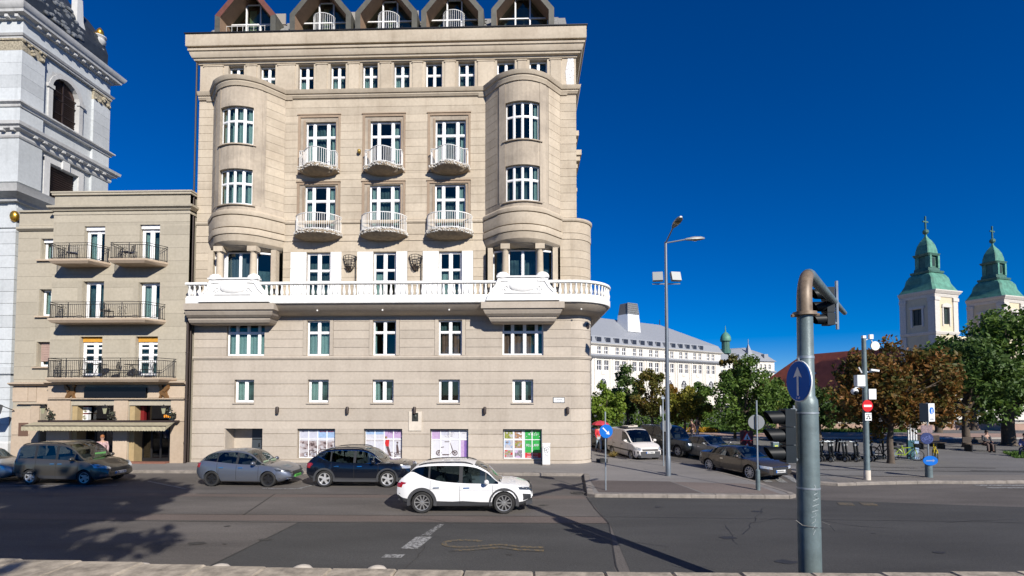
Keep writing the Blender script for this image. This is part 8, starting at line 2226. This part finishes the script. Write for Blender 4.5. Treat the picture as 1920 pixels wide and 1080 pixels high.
# ================================================================ PEOPLE
def skinned(name, joints, edges, radii, mat, parent, root=0, lv=1):
    me = bpy.data.meshes.new(name); me.from_pydata([Vector(j) for j in joints], edges, []); me.materials.append(mat)
    o = bpy.data.objects.new(name, me); COL.objects.link(o); o.parent = parent
    sk = o.modifiers.new('skin', 'SKIN'); sk.use_smooth_shade = True
    for i, r in enumerate(radii):
        v = me.skin_vertices[0].data[i]; v.radius = (r, r) if not isinstance(r, tuple) else r; v.use_root = (i == root)
    ss = o.modifiers.new('sub', 'SUBSURF'); ss.levels = lv; ss.render_levels = lv
    return o
def person(label, loc, rz, shirt, trousers, hair, pose='walk', skirt=None, h=1.72, arms=None):
    t = thing('person', label, 'person', loc, rz, None)
    s = h/1.72
    hip = .93; sit = pose == 'sit'
    if sit: hip = .55
    P = lambda x, y, z: (x*s, y*s, z*s)      # x forward, y left
    st = .28 if pose == 'walk' else .04
    if sit: legs = {1: [(.42, .12, .52), (.44, .14, .08), (.56, .14, .03)], -1: [(.40, -.13, .53), (.46, -.15, .08), (.58, -.15, .03)]}
    else: legs = {1: [(st*.55, .09, .50), (st*.75, .09, .08), (st*.75+.13, .10, .03)], -1: [(-st*.15, -.09, .50), (-st*1.05, -.09, .12), (-st*1.0+.12, -.10, .03)]}
    sh = hip+.49; lean = .10 if sit else .02
    A = {1: [(lean, .19, sh), (-st*.5+lean, .24, sh-.28), (-st*.35+.12, .23, sh-.52), (-st*.3+.16, .22, sh-.60)], -1: [(lean, -.19, sh), (st*.35+lean, -.24, sh-.28), (st*.7+.12, -.22, sh-.50), (st*.75+.18, -.21, sh-.57)]}
    if sit: A = {1: [(lean, .19, sh), (.12, .25, sh-.27), (.34, .16, sh-.36), (.42, .13, sh-.37)], -1: [(lean, -.19, sh), (.12, -.25, sh-.27), (.34, -.14, sh-.36), (.42, -.10, sh-.37)]}
    J = [(0, 0, hip), (lean*.5, 0, hip+.24), (lean, 0, sh-.03), (lean+.02, 0, sh+.10), (lean+.04, 0, sh+.20), (lean+.05, 0, sh+.31)]
    Rr = [(.15, .12), (.145, .105), (.16, .105), .052, (.085, .078), (.07, .075)]
    E = [(0, 1), (1, 2), (2, 3), (3, 4), (4, 5)]
    for sd in (1, -1):
        k = len(J); J += [(0, sd*.09, hip-.04)] + legs[sd]; Rr += [.095, .062, .042, .04]; E += [(0, k), (k, k+1), (k+1, k+2), (k+2, k+3)]
        k = len(J); J += A[sd]; Rr += [.058, .044, .034, .03]; E += [(2, k), (k, k+1), (k+1, k+2), (k+2, k+3)]
        # thumb and four fingers, each its own short chain from the palm
        hx, hy, hz = A[sd][3]; d = (Vector(A[sd][3])-Vector(A[sd][2])).normalized()
        for q, (off, ln) in enumerate(((-.03, .075), (-.01, .09), (.01, .085), (.03, .065))):
            J.append((hx+d.x*ln, hy+off*.7, hz+d.z*ln)); Rr.append(.009); E.append((k+3, len(J)-1))
        J.append((hx+.045, hy-sd*.03, hz-.01)); Rr.append(.011); E.append((k+3, len(J)-1))
    skinned('body', [P(*j) for j in J], E, [(r*s if not isinstance(r, tuple) else (r[0]*s, r[1]*s)) for r in Rr], M['skin'], t)
    # clothes a little larger than the body
    J2 = [(0, 0, hip-.04), (lean*.5, 0, hip+.24), (lean, 0, sh-.02), (lean+.01, 0, sh+.04)]; R2 = [(.165, .135), (.16, .12), (.175, .12), .075]; E2 = [(0, 1), (1, 2), (2, 3)]
    for sd in (1, -1): k = len(J2); J2 += A[sd][:3]; R2 += [.07, .058, .046]; E2 += [(2, k), (k, k+1), (k+1, k+2)]
    skinned('shirt', [P(*j) for j in J2], E2, R2, shirt, t)
    if skirt:
        mb = MB(); mb.lathe([(.30, .45), (.25, .62), (.19, .85), (.15, 1.02)], 14, M=Matrix.Diagonal((s*.9, s, s))); mb.build('skirt', skirt, t, smooth=60)
    else:
        J3 = [(0, 0, hip+.02)]; R3 = [(.16, .13)]; E3 = []
        for sd in (1, -1): k = len(J3); J3 += [(0, sd*.09, hip-.05), legs[sd][0], legs[sd][1]]; R3 += [.105, .078, .058]; E3 += [(0, k), (k, k+1), (k+1, k+2)]
        skinned('trousers', [P(*j) for j in J3], E3, R3, trousers, t)
    hx, hz = lean+.05, sh+.27
    mb = MB(); mb.sphere(P(hx-.02, 0, hz+.035), (.105*s, .095*s, .10*s), 14); mb.sphere(P(hx-.06, 0, hz-.03), (.075*s, .09*s, .10*s), 12); mb.build('hair', hair, t, smooth=60)
    for sd in (1, -1):
        mb = MB(); f = legs[sd][2]; a = legs[sd][1]; mb.sphere(P((f[0]+a[0])/2+.03, f[1], .045), (.14*s, .05*s, .05*s), 10); mb.build('shoe', M['black_plastic'], t, smooth=60)
        MB().sphere(P(hx+.078, sd*.032, hz-.005), .012*s, 6).build('eye', M['ink'], t); MB().sphere(P(hx, sd*.082, hz-.015), (.018*s, .012*s, .03*s), 6).build('ear', M['skin'], t)
    MB().sphere(P(hx+.09, 0, hz-.03), (.018*s, .013*s, .022*s), 6).build('nose', M['skin'], t); MB().sphere(P(hx+.078, 0, hz-.07), (.01*s, .026*s, .006*s), 6).build('mouth', plain('lips', (.3, .1, .09), .5), t)
    return t
cl = lambda n, c, v=.1: plain(n, c, .85, var=v, scale=18)
person('woman with red brown hair and patterned dress standing behind the brown van', (-21.5, 25.1, PZ), R(-60), cl('patterned_dress', (.42, .28, .28), .7), None, M['hair_red'], 'stand', skirt=cl('patterned_skirt', (.42, .28, .28), .7), h=1.66)
person('pedestrian in dark top and light trousers walking across the square behind the saloon', (14.9, 45.2, PZ), R(10), cl('black_top', (.02, .02, .025)), cl('pale_trousers', (.35, .36, .42)), M['hair_dark'])
person('pedestrian with dark hair whose head shows above the silver grey saloon', (13.2, 41.2, PZ), R(200), cl('brown_top', (.12, .06, .05)), cl('dark_trousers', (.03, .03, .04)), M['hair_dark'])
person('person in red top walking beside the rounded corner of the tall building', (4.75, 34.2, PZ), R(-80), cl('red_top', (.5, .03, .04)), cl('pale_blue_trousers', (.3, .38, .45)), M['hair_dark'])
person('dark clothed person seated on the bench under the big green tree', (30.4, 34.75, PZ), R(-95), cl('grey_jacket', (.06, .06, .065)), cl('brown_trousers', (.10, .07, .06)), M['hair_dark'], 'sit')
person('person in blue and white seated low at the right edge of the lawn', (30.3, 31.9, PZ), R(-150), cl('blue_white_top', (.12, .14, .32), .6), cl('navy_trousers', (.02, .025, .06)), M['hair_dark'], 'sit')
person('pedestrian in pale blue top standing beyond the benches under the trees', (36.5, 43.5, PZ), R(-60), cl('pale_blue_top', (.3, .36, .5)), cl('blue_jeans', (.04, .06, .14)), M['hair_dark'], 'stand')
t = thing('sun_umbrella', 'red umbrella held above the person in red at the rounded corner', 'umbrella', (4.9, 34.3, PZ)); MB().lathe([(.6, 1.75), (.52, 1.86), (.3, 1.98), (.001, 2.04)], 8, caps=False).build('canopy', plain('red_umbrella_cloth', (.42, .03, .05), .8), t); MB().tube([(0, 0, .9), (0, 0, 2.08)], .012, 5).build('shaft', M['dark_metal'], t)

# ================================================================ TREES AND PLANTING
def leaves(mb, pts, size, rnd, aspect=.6):
    for c in pts:
        n = Vector((rnd.gauss(0, 1), rnd.gauss(0, 1), rnd.gauss(0, 1)+.5)).normalized()
        u = n.orthogonal().normalized(); v = n.cross(u); a = rnd.uniform(0, 2*PI); d = u*math.cos(a)+v*math.sin(a); e = n.cross(d)
        s = size*rnd.choice((.55, .7, .9, 1.0, 1.2, 1.5))
        mb.add([c-d*s, c+e*s*aspect+n*s*.12, c+d*s, c-e*s*aspect+n*s*.12], [(0, 1, 2, 3)])
def tree(label, loc, trunk_r, zc, rad, mat, n=6000, leaf=.13, clumps=34, seed=1, kind='tree', group=None, fork=None, lean=(0, 0), dens=.75):
    rnd = random.Random(seed)
    t = thing('tree', label, 'tree', loc, 0, group)
    rx, ry, rz = rad; cc = Vector((lean[0], lean[1], zc))
    cl_ = []
    while len(cl_) < clumps:
        p = Vector((rnd.uniform(-1, 1), rnd.uniform(-1, 1), rnd.uniform(-1, 1)))
        if not .25 < p.length < 1.0: continue
        if p.z < 0: p.x *= 1.0
        k = 1 - .35*max(0, p.z)
        cl_.append((cc + Vector((p.x*rx*k, p.y*ry*k, p.z*rz)), rnd.uniform(.20, .36)*(rx+rz)/2*(1.15-.35*p.length)))
    pts = []
    for i in range(n):
        c, r = cl_[rnd.randrange(len(cl_))]
        d = Vector((rnd.gauss(0, 1), rnd.gauss(0, 1), rnd.gauss(0, .8))).normalized()
        pts.append(c + d*r*(rnd.random()**.45))
    mb = MB(); leaves(mb, pts, leaf, rnd)
    o = mb.build('crown', mat, t, recalc=False); o['kind'] = 'stuff'
    fz = fork or max(.6, zc-rz*.75)
    tr = MB(); tr.tube([(0, 0, -.05), (.02, 0, .25), (.0, .03, fz*.6), (lean[0]*.3, lean[1]*.3, fz)], [trunk_r*1.35, trunk_r*1.05, trunk_r*.95, trunk_r*.85], 10)
    tr.tube([(lean[0]*.3, lean[1]*.3, fz-.02), (lean[0]*.7, lean[1]*.7, (fz+zc)/2+.2), (lean[0], lean[1], zc+rz*.5)], [trunk_r*.85, trunk_r*.55, trunk_r*.18], 8)
    tr.build('trunk', M['bark'], t, smooth=50)
    for c, r in cl_[:max(8, clumps//3)]:
        b = MB(); a0 = Vector((lean[0]*.35, lean[1]*.35, fz+rnd.uniform(0, .5)*(zc-fz))); m_ = a0.lerp(c, .5)+Vector((0, 0, .12*rz)); b.tube([a0, m_, c], [trunk_r*.42, trunk_r*.26, trunk_r*.07], 6); b.build('branch', M['bark'], t, smooth=50)
    return t
LG = leafmat('green_leaves', [(.03, .065, .014), (.07, .125, .022), (.13, .19, .035)])
LD = leafmat('dark_green_leaves', [(.025, .052, .015), (.055, .10, .023), (.10, .15, .036)])
LB = leafmat('bright_green_leaves', [(.07, .12, .015), (.13, .20, .025), (.2, .25, .04)])
LY = leafmat('yellowing_leaves', [(.075, .10, .015), (.15, .15, .02), (.25, .19, .03)])
LR = leafmat('russet_leaves', [(.035, .05, .012), (.07, .075, .016), (.12, .075, .018), (.17, .075, .018), (.28, .14, .04)])
LA = leafmat('autumn_green_leaves', [(.045, .07, .015), (.10, .095, .02), (.19, .12, .028)])
tree('russet autumn tree standing on the square behind the no-entry pole', (20.0, 28.7, PZ), .16, 4.25, (3.5, 3.0, 2.55), LR, 13000, .115, 80, 3, fork=1.9, lean=(.2, 0))
tree('tallest dark green tree at the right edge of the picture', (36.0, 39.2, PZ), .42, 6.2, (5.6, 4.6, 4.6), LG, 13000, .17, 60, 5, fork=2.2, lean=(.2, 0))
tree('dark green tree between the russet tree and the tallest green tree', (31.5, 37.5, PZ), .25, 4.9, (3.4, 3.0, 3.2), LD, 8000, .15, 44, 6, fork=1.9)
tree('green tree cut by the right edge, in front of the tallest one', (38.2, 36.5, PZ), .25, 4.6, (3.0, 3.0, 2.4), LG, 6000, .15, 36, 16, fork=2.4)
tree('large dark green tree behind the silver grey saloon in the side street', (17.4, 41.5, PZ), .16, 3.75, (2.9, 2.6, 2.9), LG, 9000, .13, 46, 7, fork=1.4, lean=(.4, 0))
tree('slender tree whose top rises above the large dark green tree', (17.9, 44.5, PZ), .12, 5.9, (1.1, 1.1, 1.6), LA, 2200, .13, 18, 8, fork=3.2)
tree('yellowing tree right of the large dark green tree', (22.6, 47, PZ), .15, 3.2, (2.0, 2.0, 2.0), LY, 4500, .14, 30, 9, fork=1.3)
tree('yellow green tree behind the street lamp', (14.4, 47, PZ), .13, 2.9, (2.3, 2.0, 1.9), LY, 5000, .13, 30, 10, fork=1.2)
tree('autumn brown tree left of the street lamp', (11.7, 48, PZ), .14, 3.7, (1.7, 1.7, 2.5), LA, 5000, .13, 34, 11, fork=1.5)
tree('tall dark green tree behind the white delivery van', (10.4, 53, PZ), .15, 4.1, (2.0, 2.0, 2.7), LD, 5500, .14, 34, 12, fork=1.5)
tree('bright green tree touching the rounded corner of the tall building', (7.0, 45, PZ), .13, 2.75, (2.0, 1.9, 1.9), LB, 6000, .13, 36, 13, fork=1.3)
tree('small orange leaved tree just right of the street lamp', (15.9, 55, PZ), .10, 3.2, (1.2, 1.2, 1.7), leafmat('orange_leaves', [(.10, .06, .01), (.2, .10, .015), (.28, .17, .02)]), 2500, .13, 20, 14, fork=1.4)
tree('bushy green tree between the street lamp and the large dark tree', (17.4, 52, PZ), .13, 2.9, (2.0, 2.0, 1.9), LG, 4500, .14, 30, 15, fork=1.2)
tree('dark tree just right of the foreground mast, behind the scooters', (22.8, 40.5, PZ), .18, 2.7, (2.4, 2.3, 1.6), LD, 6000, .14, 36, 17, fork=1.5)
tree('dark tree behind the russet tree', (29.5, 44, PZ), .2, 3.6, (3.0, 2.4, 2.0), LD, 6000, .15, 36, 18, fork=2.0)
tree('brownish green tree left of the russet crown', (27.5, 50, PZ), .2, 3.4, (2.8, 2.4, 1.8), LA, 5000, .15, 34, 19, fork=2.0)
tree('distant green tree right of the large dark green tree', (27.5, 62, PZ), .2, 2.8, (3.2, 2.6, 1.7), LG, 4500, .17, 30, 20, fork=1.6)
for k, (x, y) in enumerate(((41, 52), (47, 55), (52, 50))):
    tree(('far tree trunk under dark leaves, left of the tallest green tree', 'far tree under the crown of the tallest green tree', 'far tree beyond the right edge bench')[k], (x, y, PZ), .3, 6.0, (3.6, 3.0, 3.0), LD, 4500, .19, 30, 30+k, fork=2.9)
# trees on the promenade behind the viewpoint: they throw the dappled shade over the left of the road
for k, (x, y, zc, rad, ln) in enumerate(((-2.5, -8.0, 12.4, (5.4, 3.8, 2.4), (-.8, 1.0)), (-5.5, -5.0, 13.4, (4.4, 3.2, 1.8), (.6, 3.2)), (-12.0, -4.0, 13.4, (4.4, 3.8, 2.2), (0, 2.2)), (-11.5, -9.5, 12.6, (5.2, 4.4, 3.0), (0, 0)), (-17.0, -2.5, 13.6, (5.2, 4.4, 2.8), (0, 3.2)))):
    tree('tall leafy promenade tree behind the viewpoint, number %s along the road' % ('one', 'two', 'three', 'four', 'five')[k], (x, y, 0), .4, zc, rad, LG, 4600, .25, 64, 40+k, fork=9.0, lean=ln)
# grass, hedge, flowers
def grass(name, poly_, n, seed, h=.16, base=PZ):
    rnd = random.Random(seed); mb = MB(); xs_ = [p[0] for p in poly_]; ys_ = [p[1] for p in poly_]
    def inside(x, y):
        c = False; j = len(poly_)-1
        for i in range(len(poly_)):
            if (poly_[i][1] > y) != (poly_[j][1] > y) and x < (poly_[j][0]-poly_[i][0])*(y-poly_[i][1])/(poly_[j][1]-poly_[i][1])+poly_[i][0]: c = not c
            j = i
        return c
    mb.add([(x, y, base+.006) for x, y in poly_], [tuple(range(len(poly_)))])
    while len(mb.f) < n:
        x, y = rnd.uniform(min(xs_), max(xs_)), rnd.uniform(min(ys_), max(ys_))
        if not inside(x, y): continue
        a = rnd.uniform(0, PI); w_ = rnd.uniform(.02, .05); q = h*rnd.uniform(.4, 1.2)
        mb.add([(x-w_*math.cos(a), y-w_*math.sin(a), base), (x+w_*math.cos(a), y+w_*math.sin(a), base), (x+rnd.uniform(-.06, .06), y+rnd.uniform(-.06, .06), base+q)], [(0, 1, 2)])
    o = mb.build(name, leafmat('grass_blades', [(.03, .07, .012), (.06, .12, .02), (.10, .16, .03)]), recalc=False); o['kind'] = 'stuff'
    o['label'] = 'green lawn of short grass on the square'; o['category'] = 'grass'; return o
grass('lawn', [(29, 31.2), (33, 30.6), (44, 31), (44, 34.4), (31, 34.2)], 9000, 1)
grass('lawn', [(9.8, 51.5), (40, 52), (40, 60), (9.8, 60)], 12000, 2, .3)
mb = MB(); rnd = random.Random(9); leaves(mb, [Vector((rnd.uniform(9.6, 34), 61+rnd.uniform(-.5, .5), PZ+rnd.uniform(0, 1.5))) for k in range(9000)], .13, rnd); h_ = mb.build('hedge', LG, recalc=False); tag(h_, 'long clipped green hedge behind the far lawn', 'hedge'); h_['kind'] = 'stuff'
mb = MB(); rnd = random.Random(10); leaves(mb, [Vector((rnd.uniform(13.5, 19), 51.4+rnd.uniform(-.4, .4), PZ+rnd.uniform(.05, .5))) for k in range(1500)], .09, rnd); h_ = mb.build('flower_bed', leafmat('yellow_flowers', [(.05, .09, .02), (.35, .22, .02), (.5, .3, .03)]), recalc=False); tag(h_, 'yellow and orange flower bed along the far lawn', 'flowers'); h_['kind'] = 'stuff'
t = thing('ornamental_grass', 'dry yellow ornamental grass tuft on the pavement left of the white van', 'plant', (5.15, 31.0, PZ)); mb = MB(); rnd = random.Random(3)
for k in range(160):
    a = rnd.uniform(0, 2*PI); r_ = rnd.uniform(.1, .5); w_ = .012; mb.add([(.08*math.cos(a)-w_, .08*math.sin(a), 0), (.08*math.cos(a)+w_, .08*math.sin(a), 0), (r_*math.cos(a), r_*math.sin(a), rnd.uniform(.15, .42))], [(0, 1, 2)])
o = mb.build('blades', leafmat('dry_grass', [(.12, .10, .03), (.22, .17, .05), (.3, .2, .06)]), t, recalc=False); o['kind'] = 'stuff'
MB().lathe([(.12, 0), (.10, .05), (.001, .06)], 10).build('root_ball', M['earth'], t)
low = thing('garden_wall', 'long low pale wall behind the square, seen between scooters and trunks', 'wall', (24, 56, PZ)); MB().box(0, 46, -.2, .2, 0, .7).build('wall_body', M['pink'], low); MB().box(-.1, 46.1, -.28, .28, .7, .8).build('coping', M['palestone'], low)
